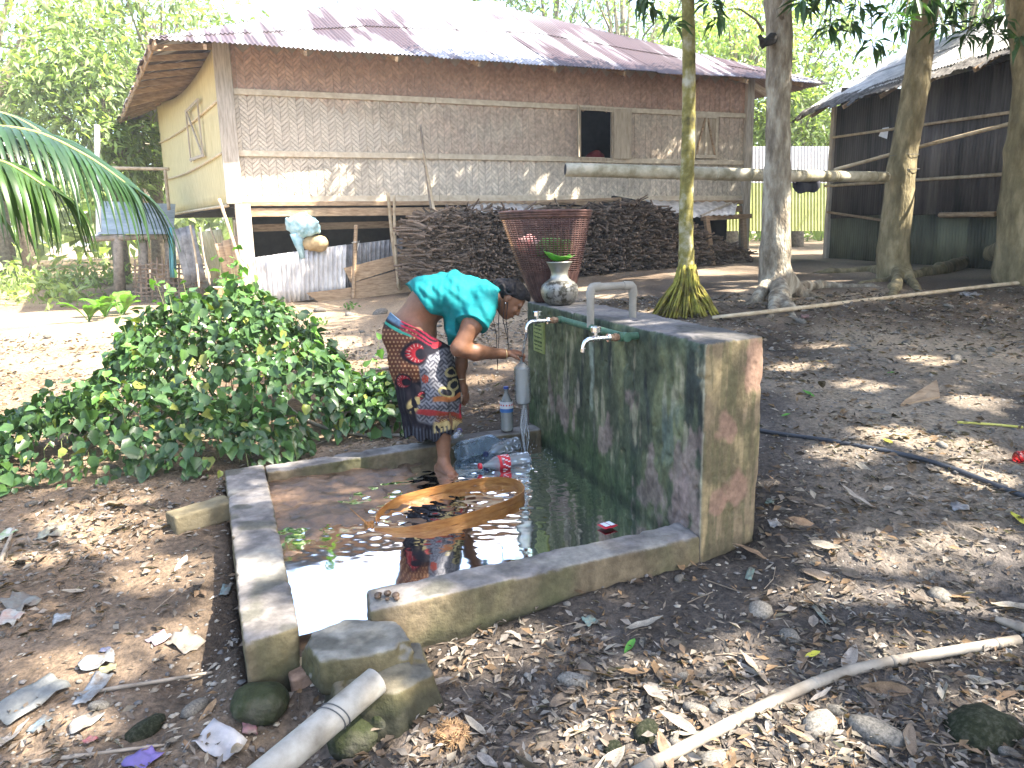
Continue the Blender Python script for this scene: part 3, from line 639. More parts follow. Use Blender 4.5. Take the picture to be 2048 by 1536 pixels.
# ---- hair, ear stud, cords, bangles, sandal
hr = [ell_prim(hp(-.022, 0, .036), (.100, .084, .092), .03, HX), ell_prim(hp(-.085, 0, -.005), (.05, .062, .06), .04, HX), ell_prim(hp(.048, 0, .078), (.05, .06, .035), .03, HX), ell_prim(hp(-.118, .0, .012), (.035, .042, .04), .02, HX)]
def hair_cut(g, A):
    q = g - H0; f_, l_, c_ = q @ eF, q @ eL, q @ eC
    face = np.minimum(.034 + .55 * f_ - c_ - .12 * np.abs(l_), f_ + .005)      # skin below the hairline
    ear = .030 - np.sqrt((f_ + .010) ** 2 + (c_ + .004) ** 2 + (.5 * (np.abs(l_) - .08)) ** 2)
    return np.maximum(np.maximum(A, np.minimum(face, .02)), ear) + .0035 * np.sin(l_ * 90 + 8 * noise(g * 14)) + .003 * noise(g * 60)
lo = np.min([p[1] for p in hr], axis=0) - .03; hi = np.max([p[2] for p in hr], axis=0) + .03
Vs, Q = sdf_mesh('h', hr, lo, hi, .004, post=hair_cut)
M_hair = mat('black_hair', (.005, .0045, .005), (.014, .012, .013), scale=60, stretch=(1, .25, 1), rough=.6, bump=.5, spec=.18, bscale=80)
ho = link('hair', mesh_np('hair', Vs - pers.loc, Q, None, True), M_hair, pers.o)
mb = MB()
for i in range(60):
    a0 = rng.uniform(-1, 1); p0 = hp(rng.uniform(-.10, .06), a0 * .07, rng.uniform(.07, .125)); d = norm(rng.normal(size=3) * .5 + eC * .7 - eF * .4); mb.tube([p0, p0 + d * .02, p0 + d * .035 + V3(0, 0, -.012)], [.0012, .001, .0004], 3)
pers.part('stray_hair', mb, M_hair)
M_cord = mat('black_cord', (.01, .009, .011), rough=.5, bump=0); M_bang = mat('bangle', (.55, .42, .22), (.8, .7, .5), rough=.3, metal=.6, bump=0); M_stud = mat('ear_stud', (.8, .8, .8), rough=.2, metal=1, bump=0)
for (px0, xs, l_) in ((991, 2, 742), (1001, -3, 735), (1010, 4, 700), (1016, 0, 690)):
    mb = MB(); mb.tube([at(px0, 600, 4.73), at(px0 - 4, 640, 4.71), at(px0 + xs, 672, 4.72), at(px0 + xs * 2, l_, 4.74)], [.003, .0026, .0022, .0016], 5); pers.part('neck_cord', mb, M_cord, smooth=True)
def ring(c, d, r, t, m_, nm):
    d = norm(d); a = norm(np.cross(d, (0, 1, .2))); b = np.cross(d, a); mb = MB(); mb.tube([c + r * (math.cos(x) * a + math.sin(x) * b) for x in np.linspace(0, 6.2832, 20)], t, 6); return pers.part(nm, mb, m_, smooth=True)
ring(at(1011, 708, 4.685), (1, .3, 0), .0325, .0034, M_bang, 'bangle'); ring(at(921, 757, 4.90), (0, 0, 1), .0325, .0032, M_bang, 'bangle')
mb = MB(); mb.lathe([(.0001, .005), (.0045, .003), (.0045, -.003), (.0001, -.005)], hp(.0, -.086, -.032), n=8); pers.part('ear_stud', mb, M_stud, smooth=True)
M_sole = mat('sandal_rubber', (.03, .035, .03), (.07, .075, .06), rough=.7)
def sole(h_, b_, z, nm='sandal'):
    d = norm(V3(*(b_ - h_)[:2], 0)); s2 = V3(-d[1], d[0], 0); mb = MB(); pts = []
    for a_, r_ in ((-.045, .02), (-.02, .036), (.05, .034), (.11, .046), (.16, .040), (.185, .018)): pts.append((a_, r_))
    poly = [(h_ + d * a_ + s2 * r_)[:2] for a_, r_ in pts] + [(h_ + d * a_ - s2 * r_)[:2] for a_, r_ in pts[::-1]]
    poly = poly[::-1]; mb.prism([tuple(p) for p in poly], z, z + .014); return pers.part(nm, mb, M_sole, bevel=.003)
sole(heel2, ball2, .118)
# ================================================================ pipes and taps on the wall
WD = norm(w1 - w0); WN = norm(V3(WD[1], -WD[0], 0));
if WN[0] > 0: WN = -WN
def on_wall(px, py, off):
    d = _f + _r * (px - 1024) / FPX - _u * (py - 768) / FPX; p0 = w0 + WN * off; t = ((p0 - CAM) @ WN) / (d @ WN); return CAM + d * t
M_green = mat('green_pipe', (.035, .085, .052), (.075, .15, .095), scale=20, rough=.5, bump=.1)
M_rust = mat('rusty_fitting', (.13, .06, .03), (.36, .25, .16), scale=40, rough=.8, bump=.3)
M_chrome = mat('chrome', (.80, .80, .80), (.62, .62, .62), scale=30, rough=.16, metal=1, bump=0, rough2=.3)
M_greypipe = mat('grey_pvc', (.20, .185, .155), (.30, .28, .24), scale=8, rough=.6, bump=.1)
pn = on_wall(1250, 669, .07); pf = on_wall(1124, 643, .07); pf[2] = pn[2] = (pn[2] + pf[2]) / 2
gp = MB(); gp.tube([pn - WD * -.0, pn + (pf - pn) * .33, pn + (pf - pn) * .66, pf], .0185, 14); gp.tube([pn - WN * .075, pn - WN * .03, pn], .0195, 12); gp.tube([pn - WN * .005, pn + WN * .035], .024, 14); gp.tube([pn - WD * -.03, pn - WD * .012], .024, 14); gp.tube([pf + WN * -.005, pf + WN * .03], .023, 14)
green = wp.part('supply_pipe', gp, M_green, smooth=True, auto=40)
for e_, nm in ((pn, 'near'), (pf, 'far')):
    mb = MB(); mb.tube([e_ + WN * .03, e_ + WN * .085], .0165, 12); mb.tube([e_ + WN * .045, e_ + WN * .062], .0205, 8); wp.part('fitting', mb, M_rust, smooth=True, auto=40)
    b = e_ + WN * .085; mb = MB()
    mb.tube([b, b + WN * .012], .021, 16); mb.tube([b + WN * .012, b + WN * .085], .0115, 14); mb.tube([b + WN * .06, b + WN * .09], .0165, 14)
    mb.tube([b + WN * .085, b + WN * .115 + V3(0, 0, -.002), b + WN * .135 + V3(0, 0, -.014), b + WN * .143 + V3(0, 0, -.034), b + WN * .145 + V3(0, 0, -.052)], [.0125, .0125, .0118, .011, .0105], 14); mb.tube([b + WN * .145 + V3(0, 0, -.045), b + WN * .145 + V3(0, 0, -.062)], .0135, 14)
    t = wp.part('tap', mb, M_chrome, smooth=True, auto=45)
    h0 = b + WN * .075; mb = MB(); mb.tube([h0 + V3(0, 0, .01), h0 + V3(0, 0, .034)], .008, 10)
    mb.lathe([(.0001, .030), (.022, .030), (.026, .034), (.026, .056), (.022, .062), (.0001, .064)], h0, n=24, flute=lambda i, a: (-.10 if (int(a * 16 / 6.2832 + .5) % 2) and 0 < i < 5 else 0)); wp.part('tap_handle', mb, M_chrome, t, smooth=True, auto=30)
    if nm == 'far': spout = b + WN * .145 + V3(0, 0, -.062)
# grey bridge pipe over the wall
gs = pn + (pf - pn) * .50; gs = gs + V3(0, 0, .0); zt = on_wall(1178, 574, .07)[2]
ins = gs - WN * .26
mb = MB(); R = .021
mb.tube([gs, V3(gs[0], gs[1], zt - .03)], R, 16); mb.tube([V3(gs[0], gs[1], zt) - WN * .03, V3(ins[0], ins[1], zt) + WN * .03], R, 16); mb.tube([V3(ins[0], ins[1], zt - .03), V3(ins[0], ins[1], .98)], R, 16)
gpo = wp.part('bridge_pipe', mb, M_greypipe, smooth=True, auto=40)
for a_, d_ in ((gs, -1), (ins, 1)):
    mb = MB(); c0 = V3(a_[0], a_[1], zt); mb.tube([c0 + V3(0, 0, -.06), c0 + V3(0, 0, -.03), c0 + V3(0, 0, -.012) + WN * d_ * .004, c0 + WN * d_ * .012 + V3(0, 0, -.002), c0 + WN * d_ * .03, c0 + WN * d_ * .06], R * 1.22, 16); wp.part('elbow', mb, M_greypipe, gpo, smooth=True, auto=40)
# notice plate
M_plate = mat('faded_notice', (.20, .23, .07), (.30, .33, .12), scale=18, rough=.7, bump=.1); M_ink = mat('notice_ink', (.05, .07, .03), rough=.8, bump=0)
c = [on_wall(1067, 655, .012), on_wall(1092, 655, .012), on_wall(1097, 712, .012), on_wall(1069, 706, .012)]
zt_, zb_ = 1.0 - .115, 1.0 - .33; s0 = (c[0] - w0) @ WD; s1 = (c[1] - w0) @ WD; s0 = max(s0, .10)
s1 = s0 + .20
q = lambda s, z, off=.014: V3(*(w0 + WD * s + WN * off)[:2], z)
mb = MB(); mb.hexa([q(s0, zb_, .0), q(s1, zb_, .0), q(s1, zb_, .014), q(s0, zb_, .014)], [q(s0, zt_, .0), q(s1, zt_, .0), q(s1, zt_, .014), q(s0, zt_, .014)]); pl = wp.part('notice_plate', mb, M_plate)
mb = MB()
for r_ in range(7):
    s = s0 + .02 + (.012 if r_ in (0, 6) else 0); z = zt_ - .022 - r_ * .028
    while s < s1 - .03:
        w_ = rng.uniform(.004, .016); hh = rng.uniform(.006, .012) * (1.5 if r_ in (0, 4) else 1)
        mb.hexa([q(s, z - hh, .0142), q(s + w_, z - hh, .0142), q(s + w_, z - hh, .0155), q(s, z - hh, .0155)], [q(s, z, .0142), q(s + w_, z, .0142), q(s + w_, z, .0155), q(s, z, .0155)]); s += w_ + rng.uniform(.004, .009)
wp.part('lettering', mb, M_ink, pl)

# ================================================================ bottles
def clear(name, tint, base, bcol=(.8, .86, .92), ior=1.45, rough=.06):
    M_ = bpy.data.materials.new(name); M_.use_nodes = True; thin(M_, tint, ior, rough, base=base, bcol=bcol); return M_
M_pet = clear('clear_plastic', (.93, .95, .96), .28, (.84, .89, .93)); M_petb = clear('bluish_plastic', (.80, .90, .97), .30, (.45, .62, .78)); M_fillw = clear('bottled_water', (.93, .94, .91), .30, (.95, .92, .82), 1.3, .1)
M_cap = {k: mat('cap_' + k, c_, rough=.4, bump=0, spec=.5) for k, c_ in dict(red=(.55, .02, .04), navy=(.012, .02, .07), purple=(.07, .05, .22), blue=(.03, .07, .32)).items()}
M_redlab = mat('red_label', (.50, .02, .035), (.62, .05, .06), scale=40, rough=.5, bump=0); M_whlab = mat('white_label', (.7, .72, .75), (.82, .83, .85), rough=.5, bump=0); M_blulab = mat('blue_print', (.05, .16, .42), rough=.5, bump=0)
def bottle(name, label, base, axis_, L, R, m_, cap=None, lab=None, fill=0, neckdir=1, crush=0, ribs=True, bl=.62):
    """base centre, axis from base to mouth"""
    axis_ = norm(axis_); x_ = norm(np.cross(axis_, (.2, 1, .1))); y_ = np.cross(axis_, x_); AX = (x_, y_, axis_)
    T_ = Thing(name, label, 'bottle', base)
    pr = [(.0001, .006), (R * .55, .002), (R * .86, .0), (R * .97, .008)]
    nb = 16
    for i in range(nb + 1):
        h = .02 + (L * bl - .02) * i / nb; pr.append((R * (1 - (.035 if (ribs and i % 3 == 1) else 0)), h))
    for t in np.linspace(.1, 1, 8): pr.append((R + (R * .30 - R) * (t * t * (3 - 2 * t)), L * bl + L * (.90 - bl) * t))
    pr += [(R * .30, L * .93), (R * .36, L * .935), (R * .36, L * .945), (R * .30, L * .95), (R * .29, L)]
    dent = (lambda i, a: crush * math.sin(2 * a + i * .5) * math.sin(i * .45)) if crush else None
    mb = MB(); mb.lathe(pr, base, AX, 28, flute=dent); T_.part('bottle_wall', mb, m_, smooth=True)
    if cap:
        mb = MB(); mb.lathe([(.0001, L * 1.005), (R * .37, L * 1.005), (R * .38, L * .99), (R * .38, L * .955), (R * .3, L * .952)], base, AX, 20, flute=lambda i, a: .03 * math.cos(20 * a)); T_.part('cap', mb, M_cap[cap], smooth=True, auto=40)
    if lab:
        h0, h1, kind = lab; mb = MB(); mb.lathe([(R * 1.012, h0 * L), (R * 1.012, h1 * L)], base, AX, 28, flute=dent); lo_ = T_.part('label_sleeve', mb, M_redlab if kind == 'red' else M_whlab, smooth=True)
        mb = MB()
        if kind == 'red':
            for i in range(9):
                a = 2 * math.pi * i / 9; 
                for j in range(3):
                    a2 = a + j * .2; hh = (h0 + (h1 - h0) * (.15 + .22 * ((i * 3 + j) % 3))) * L; mb.box(base + R * 1.016 * (math.cos(a2) * x_ + math.sin(a2) * y_) + axis_ * hh, (.0012, .0035, .008), (math.cos(a2) * x_ + math.sin(a2) * y_, -math.sin(a2) * x_ + math.cos(a2) * y_, axis_))
            T_.part('label_print', mb, M_whlab, lo_)
        else:
            mb.lathe([(R * 1.018, h0 * L), (R * 1.018, (h0 + .35 * (h1 - h0)) * L)], base, AX, 28); T_.part('label_print', mb, M_blulab, lo_, smooth=True)
            mb = MB()
            for i in range(14):
                a2 = 2 * math.pi * i / 14; mb.box(base + R * 1.018 * (math.cos(a2) * x_ + math.sin(a2) * y_) + axis_ * (h0 + .68 * (h1 - h0)) * L, (.001, .0045, .005), (math.cos(a2) * x_ + math.sin(a2) * y_, -math.sin(a2) * x_ + math.cos(a2) * y_, axis_))
            T_.part('label_lettering', mb, M_cap['red'], lo_)
    if fill:
        pf_ = [(.0001, .008)] + [(max(.0001, r_ * .955), h + .002) for r_, h in pr[2:] if h < fill * L]; pf_.append((.0001, pf_[-1][1] + .0005)); mb = MB(); mb.lathe(pf_, base, AX, 24); T_.part('water_fill', mb, M_fillw, smooth=True)
    return T_
hb = at(1046, 806, 4.735); bottle('bottle', 'clear plastic bottle of cloudy water held under the running tap', hb, at(1043, 712, 4.725) - hb, .305, .052, M_pet, fill=.86, bl=.74)
sb_ = atz(1014, 861, .12); bottle('bottle', 'capped water bottle with blue and white label standing on the kerb', sb_, (0, 0, 1), .315, .046, M_pet, 'blue', (.44, .68, 'white'), fill=.9)
def lying(label, pc, pbase, z, L, R, m_, **k):
    a = atz(*pbase, z); c_ = atz(*pc, z); bottle('bottle', label, a, V3(*(c_ - a)[:2], 0) + V3(0, 0, k.pop('tilt', 0)), L, R, m_, **k)
lying('clear plastic bottle with red label and red cap lying in the water', (950, 934), (1057, 918), .058, .34, .050, M_pet, cap='red', lab=(.42, .64, 'red'), crush=.02)
lying('clear unlabelled bottle with navy cap lying behind the red-labelled one', (945, 918), (1034, 886), .075, .33, .047, M_pet, cap='navy', crush=.06)
lying('large bluish five-litre bottle lying on its side by the kerb', (1040, 876), (920, 906), .085, .40, .078, M_petb, crush=.02)
lying('clear plastic bottle with purple cap leaning behind the bare leg', (932, 858), (908, 905), .05, .30, .048, M_pet, cap='purple', tilt=.16)

# falling water
M_stream = bpy.data.materials.new('falling_water'); M_stream.use_nodes = True; thin(M_stream, (.93, .95, .96), 1.5, .03, base=.26, bcol=(.92, .95, .97))
st = Thing('water_stream', 'clear water running from the tap through the bottle to the basin', 'water', V3(hb[0], hb[1], 0)); tag(st.o, kind='thing')
mb = MB(); hm = at(1043, 722, 4.735); mb.tube([spout, spout + (hm - spout) * .5, hm], [.010, .008, .0075], 8, wob=.06); st.part('tap_jet', mb, M_stream, smooth=True)
for k in range(5):
    mb = MB(); x0 = rng.uniform(-.018, .018, 2); pts = [hb + V3(x0[0] * (1 + .8 * t), x0[1], -.0 - t * (hb[2] - .03)) + V3(.012 * math.sin(7 * t + k), 0, 0) for t in np.linspace(-.05, .98, 12)]
    mb.tube(pts, np.interp(np.linspace(0, 1, 12), [0, .3, 1], [.013, .010, .007]) * (1 if k < 3 else .5), 9, wob=.05); st.part('strand', mb, M_stream, smooth=True)
ico = None
def icos(r=1, s=1):
    import bmesh
    bm = bmesh.new(); bmesh.ops.create_icosphere(bm, subdivisions=s, radius=r); vs = np.array([v.co[:] for v in bm.verts]); fs = [tuple(v.index for v in f.verts) for f in bm.faces]; bm.free(); return vs, fs
iv, if_ = icos(1, 1); mb = MB()
for k in range(150):
    d = abs(rng.normal()) * .15; a = rng.uniform(0, 6.28); mb.add(iv * rng.uniform(.0012, .004) * V3(1, 1, rng.uniform(.8, 2)) + V3(hb[0] + d * math.cos(a), hb[1] + d * math.sin(a), .03 + abs(rng.normal()) * .09 * math.exp(-d / .15)), if_)
for k in range(60): mb.add(iv * rng.uniform(.0012, .0035) * V3(1, 1, rng.uniform(1, 3)) + V3(hb[0] + rng.normal() * .03, hb[1] + rng.normal() * .02, rng.uniform(.05, hb[2])), if_)
tag(st.part('splash_drops', mb, M_stream, smooth=True), kind='stuff')

# ================================================================ carrying strap
M_strap = mat('bark_strap', (.23, .085, .018), (.40, .19, .055), scale=9, stretch=(1, 1, 5), rough=.55, bump=.4, bscale=30, spec=.35)
sp = [(752, 1040), (762, 1024), (800, 1003), (860, 985), (930, 969), (990, 961), (1030, 965), (1047, 979), (1040, 994), (1000, 1013), (930, 1037), (870, 1053), (800, 1061), (748, 1054)]
P = np.array([atz(x, y + 6, .022) for x, y in sp]); tt = np.linspace(0, len(P) - 1, 70)
from itertools import product
def crom(P, t):
    i = np.clip(np.floor(t).astype(int), 0, len(P) - 2); f = (t - i)[:, None]; p0 = P[np.clip(i - 1, 0, len(P) - 1)]; p1 = P[i]; p2 = P[i + 1]; p3 = P[np.clip(i + 2, 0, len(P) - 1)]
    return .5 * (2 * p1 + (p2 - p0) * f + (2 * p0 - 5 * p1 + 4 * p2 - p3) * f ** 2 + (3 * p1 - p0 - 3 * p2 + p3) * f ** 3)
c_ = crom(P, tt); tg = np.gradient(c_, axis=0); tg /= np.linalg.norm(tg, axis=1)[:, None]; nn = np.stack([-tg[:, 1], tg[:, 0], 0 * tg[:, 0]], 1)
env = np.minimum(1, np.minimum(np.arange(70), 69 - np.arange(70)) / 14 + .22)
sth = Thing('carrying_strap', 'loop of orange-brown bark carrying strap lying in the puddle', 'strap', c_.mean(0)); mb = MB(); th_ = .0025
tiltv = (.012 * np.sin(np.arange(70) * .17))[:, None]
rows = [c_ + nn * th_, c_ + nn * (th_ + tiltv * .5) + V3(0, 0, .022) * env[:, None], c_ + nn * (th_ + tiltv) + V3(0, 0, .044) * env[:, None], c_ + nn * (-th_ + tiltv) + V3(0, 0, .044) * env[:, None], c_ + nn * (-th_ + tiltv * .5) + V3(0, 0, .022) * env[:, None], c_ - nn * th_, c_ + nn * th_]
mb.grid(np.array(rows)); sth.part('band', mb, M_strap, smooth=True, auto=50)
k0 = atz(738, 1050, .025); mb = MB(); mb.tube([k0 + .017 * V3(math.cos(a), .6 * math.sin(a), .9 * math.sin(2 * a + .5)) for a in np.linspace(0, 6.28, 18)], .009, 7); mb.add(iv * V3(.018, .015, .02) + k0, if_); sth.part('knot', mb, M_strap, smooth=True)
mb = MB(); mb.tube([k0, atz(720, 1035, .03), atz(700, 1016, .045)], [.008, .006, .003], 6, flat=.5); sth.part('loose_end', mb, M_strap, smooth=True)

# packet in the basin
pk = Thing('snack_packet', 'torn red and white snack packet on the wet floor beside the tap wall', 'packet', atz(1215, 1053, .03)); c0 = atz(1215, 1053, .03); a1 = norm(atz(1235, 1046, .03) - atz(1197, 1056, .03)); a2 = V3(-a1[1], a1[0], 0)
mb = MB(); g = np.array([[c0 + a1 * x + a2 * y + V3(0, 0, .006 + .008 * math.sin(3 * i) * math.cos(j)) for j, y in enumerate((-.035, -.012, .012, .035))] for i, x in enumerate((-.04, -.014, .014, .04))]); mb.grid(g); pkb = pk.part('wrapper', mb, M_cap['red'], smooth=True)
so_ = pkb.modifiers.new('s', 'SOLIDIFY'); so_.thickness = .001
mb = MB(); mb.grid(np.array([[c0 + a1 * x + a2 * y + V3(0, 0, .0135 + .008 * math.sin(3 * i) * math.cos(j)) for j, y in enumerate((-.026, .0, .026))] for i, x in enumerate((-.030, -.002))])); mb.grid(np.array([[c0 + a1 * x + a2 * y + V3(0, 0, .0135) for j, y in enumerate((-.026, .0, .026))] for i, x in enumerate((.004, .03))])); pk.part('torn_lining', mb, M_whlab)

# ================================================================ jug with leaf lid, basket on the wall top
M_alu = mat('sooty_aluminium', (.27, .26, .23), (.06, .055, .042), scale=26, contrast=(.46, .58), rough=.42, metal=.55, bump=.25, detail=9, spec=.4)
M_alu2 = mat('dull_aluminium', (.27, .26, .22), (.34, .33, .28), scale=12, rough=.38, metal=.75, bump=.05)
jb = w0 + WD * .375 - WN * .105 + V3(0, 0, 1.006); jg = Thing('water_jug', 'dented aluminium water jug standing on the tap wall', 'jug', jb)
mb = MB(); mb.lathe([(.0001, 0), (.078, 0), (.092, .006), (.112, .035), (.124, .07), (.127, .095), (.121, .122), (.102, .146), (.080, .160)], jb, n=40, flute=lambda i, a: .012 * math.sin(3 * a + i)); jg.part('belly', mb, M_alu, smooth=True)
mb = MB(); mb.lathe([(.080, .160), (.064, .172), (.056, .195), (.058, .22), (.070, .250), (.082, .272), (.086, .278), (.086, .284), (.080, .284), (.066, .255), (.05, .2)], jb, n=40); jg.part('neck', mb, M_alu2, smooth=True)
M_leafg = mat('fresh_leaf', (.07, .22, .03), (.14, .36, .05), scale=20, rough=.45, bump=.2, transl=.25, spec=.4)
lc = Thing('cupped_leaf', 'green cupped leaf laid over the mouth of the jug', 'leaf', jb + V3(0, 0, .285)); mb = MB(); R_ = np.linspace(0.001, .095, 7); A_ = np.linspace(0, 2 * math.pi, 25)
mb.grid(np.array([[jb + V3(-.012 + r * math.cos(a) * 1.0, r * math.sin(a) * 1.0, .287 + .55 * r * (r / .095) * (1 + .5 * math.cos(a - 2.6)) + .004 * math.sin(5 * a)) for a in A_] for r in R_])); lo_ = lc.part('blade', mb, M_leafg, smooth=True); so_ = lo_.modifiers.new('s', 'SOLIDIFY'); so_.thickness = .002
mb = MB(); mb.tube([jb + V3(.0, -.02, .292), jb + V3(.05, -.03, .300), jb + V3(.105, -.02, .325)], [.012, .010, .003], 7, flat=.35); lc.part('folded_tip', mb, M_leafg, smooth=True)

M_cane = mat('dark_cane', (.055, .024, .020), (.125, .062, .048), scale=25, rough=.6, bump=.3, spec=.35); M_cane2 = mat('pale_cane', (.26, .14, .07), (.42, .25, .13), scale=25, rough=.55, bump=.3)
bb = atz(1104, 601, 1.0); bb = V3(*(w0 + WD * .115 - WN * .155)[:2], 1.004); rim_c = at(1090, 424, bb[1] - .02)
bk_ = Thing('basket', 'tall dark cane carrying basket standing on the end of the tap wall', 'basket', bb)
Hb = rim_c[2] - 1.0; lean = V3(rim_c[0] - bb[0], rim_c[1] - bb[1], 0)
def bsk(t, a, r_off=0): r = np.interp(t, [0, .08, .5, 1], [.125, .15, .235, .318]) + r_off; return bb + lean * t + V3(r * math.cos(a), r * math.sin(a), Hb * t)
mb = MB(); mb2 = MB()
NR = 64
for i in range(NR):
    a = 2 * math.pi * i / NR; (mb2 if abs(((a - 3.3 + math.pi) % (2 * math.pi)) - math.pi) < .22 else mb).tube([bsk(t, a, .002 * (-1) ** i) for t in (0, .1, .35, .65, .97)], .0042, 4)
bk_.part('ribs', mb, M_cane, smooth=True); bk_.part('corner_ribs', mb2, M_cane2, smooth=True)
mb = MB()
for t in np.concatenate([np.linspace(.01, .34, 34), np.linspace(.36, .92, 26)]): mb.tube([bsk(t, a, .004 * math.cos(a * NR / 2)) for a in np.linspace(0, 2 * math.pi, NR * 2 + 1)], .0042, 4, cap=False)
bk_.part('woven_bands', mb, M_cane, smooth=True)
mb = MB()
for t in (.94, .965, .99): mb.tube([bsk(t, a) for a in np.linspace(0, 2 * math.pi, 61)], .011, 6, cap=False)
bk_.part('rim', mb, M_cane, smooth=True)
mb = MB(); mb.lathe([(.0001, .012), (.12, .012)], bb, n=24); bk_.part('basket_base', mb, M_cane)
def clump_thing(name, lab, cat, c_, r_, col, col2, seed, fr=9):
    Vs, Q = lump(c_, r_, seed, .012, 1.3, fr); tag(link(name, mesh_np(name, Vs - c_, Q, smooth=True), mat(name + '_mat', col, col2, scale=14, rough=.8, bump=.5), loc=tuple(c_)), lab, cat)
clump_thing('cloth_bundle', 'crumpled red and pale cloth inside the cane basket', 'cloth', bsk(.62, 3.6, -.13), (.10, .10, .07), (.45, .10, .10), (.65, .5, .45), 4)
clump_thing('leaf_bundle', 'bundle of green leaves inside the cane basket', 'leaves', bsk(.60, 5.0, -.12), (.13, .10, .07), (.05, .16, .02), (.12, .30, .06), 7)
# ================================================================ bamboo house on stilts
KH = 1.3
def zs(z): return 1.48 + KH * (z - 1.48)
FL = V3(-3.779 * KH, 10.5 * KH, 0); FR = V3(4.271 * KH, 13.8 * KH, 0); BL = V3(-6.46 * KH, 14.7 * KH, 0); BR = FR + BL - FL
HD = norm(FR - FL); HN = V3(HD[1], -HD[0], 0); HL = np.linalg.norm(FR - FL); ZF, ZT = zs(1.97), zs(4.02)
def hf(px, py, off=0.):
    d = _f + _r * (px - 1024) / FPX - _u * (py - 768) / FPX; p0 = FL + HN * off; return CAM + d * (((p0 - CAM) @ HN) / (d @ HN))
def hp_(s, z, off=0.): return V3(*(FL + HD * s + HN * off)[:2], z)
def hs(px, py, off=0.): p = hf(px, py, off); return (p - FL) @ HD, p[2]
house = Thing('bamboo_house', 'stilted bamboo-mat house with a rusty tin hip roof', 'house', V3(*((FL + FR + BL + BR) / 4)[:2], .7))
M_mat = mat('woven_bamboo', (.75, .75, .75), (1.2, 1.2, 1.2), scale=14, stretch=(1, 1, 1), rough=.75, bump=.3, attr=True, spec=.2)
M_back = mat('mat_backing', (.40, .34, .27), (.50, .43, .35), scale=12, rough=.9)
M_post = mat('grey_timber', (.32, .275, .22), (.54, .48, .40), scale=6, stretch=(6, 6, .6), rough=.85, bump=.4)
M_plank = mat('brown_plank', (.22, .145, .085), (.42, .30, .19), scale=6, stretch=(1, 1, 5), rough=.85, bump=.4, rnd=.2)
M_batten = mat('split_bamboo', (.50, .41, .29), (.68, .60, .46), scale=9, rough=.6, bump=.2)
M_dark = mat('shade_and_char_black', (.020, .020, .024), (.04, .038, .04), rough=.95, bump=0)  # near-black: indoor shade put into the colour; also real char on the board
M_side = mat('side_mat', (.46, .39, .19), (.74, .66, .42), scale=60, stretch=(1, 1, .05), rough=.8, bump=.5, spec=.2, contrast=(.3, .7))
M_shut = mat('shutter_wood', (.34, .27, .19), (.52, .44, .33), scale=5, stretch=(4, 4, .7), rough=.8, bump=.3)
# window openings in the front wall
wa, wz0 = hs(1160, 316); wb, wz1 = hs(1222, 222); wz0 = hs(1190, 316)[1]
# backing round the opening, side/back walls
def rect(mb, s0, s1, z0, z1, off, t=.012): mb.hexa([hp_(s0, z0, off - t), hp_(s1, z0, off - t), hp_(s1, z0, off), hp_(s0, z0, off)][::-1], [hp_(s0, z1, off - t), hp_(s1, z1, off - t), hp_(s1, z1, off), hp_(s0, z1, off)][::-1])
mb = MB()
for a_ in ((0, wa, ZF, ZT), (wb, HL, ZF, ZT), (wa, wb, ZF, wz0), (wa, wb, wz1, ZT)): rect(mb, *a_, -.012)
house.part('front_wall', mb, M_back)
fw_children_parent = house.o
# herringbone strips
CW = .105 * KH; RH = .062 * KH; strips = []
ncol = int(HL / CW)
for i in range(ncol):
    s0 = .02 + i * (HL - .04) / ncol; w_ = (HL - .04) / ncol; up = 1 if i % 2 else -1
    for j in range(int((ZT - ZF) / RH) + 3):
        zc = ZF - .08 + j * RH + (.5 * RH if (i // 2) % 2 else 0); sc_ = s0 + w_ / 2
        if zc - .09 < ZF - .03 or zc + .09 > ZT + .04: continue
        if wa - w_ * .5 < sc_ < wb + w_ * .5 and wz0 - .05 < zc < wz1 + .05: continue
        strips.append((sc_, zc, up))
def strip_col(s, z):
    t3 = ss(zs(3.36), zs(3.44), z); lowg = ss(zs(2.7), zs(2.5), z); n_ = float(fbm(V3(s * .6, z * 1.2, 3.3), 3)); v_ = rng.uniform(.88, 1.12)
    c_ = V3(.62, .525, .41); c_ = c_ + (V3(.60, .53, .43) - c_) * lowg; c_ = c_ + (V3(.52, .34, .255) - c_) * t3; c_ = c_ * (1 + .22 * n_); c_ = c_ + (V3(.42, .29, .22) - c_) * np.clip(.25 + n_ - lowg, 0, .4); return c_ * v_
def strip_geo(up, w_, hh, dz):
    # tilted slat: one end tucked under its neighbour
    e = w_ / 2; k = w_ / 2 * up * .95; g = hh / 2
    v_ = [(-e, -.0, -k - g), (e, -.0, k - g), (e, -.0, k + g), (-e, -.0, -k + g), (-e * .98, -.009, -k - g * .92), (e * .98, -.004, k - g * .92), (e * .98, -.007, k + g * .92), (-e * .98, -.012, -k + g * .92)]
    return v_, [(4, 5, 6, 7), (0, 1, 5, 4), (1, 2, 6, 5), (2, 3, 7, 6), (3, 0, 4, 7)]
hdz = math.atan2(HD[1], HD[0]); order = sorted(range(len(strips)), key=lambda k: np.hypot(*(hp_(strips[k][0], 0)[:2])) + .6 * abs(strips[k][1] - zs(2.9)))
indiv = set(order[:290]); mbs = MB(); M_strip1 = mat('bamboo_slat', (.50, .43, .34), (.68, .60, .49), scale=30, stretch=(1, 1, 1), rough=.7, bump=.2, rnd=.11)
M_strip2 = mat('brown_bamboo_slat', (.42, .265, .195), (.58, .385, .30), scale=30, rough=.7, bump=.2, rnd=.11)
sm = {}
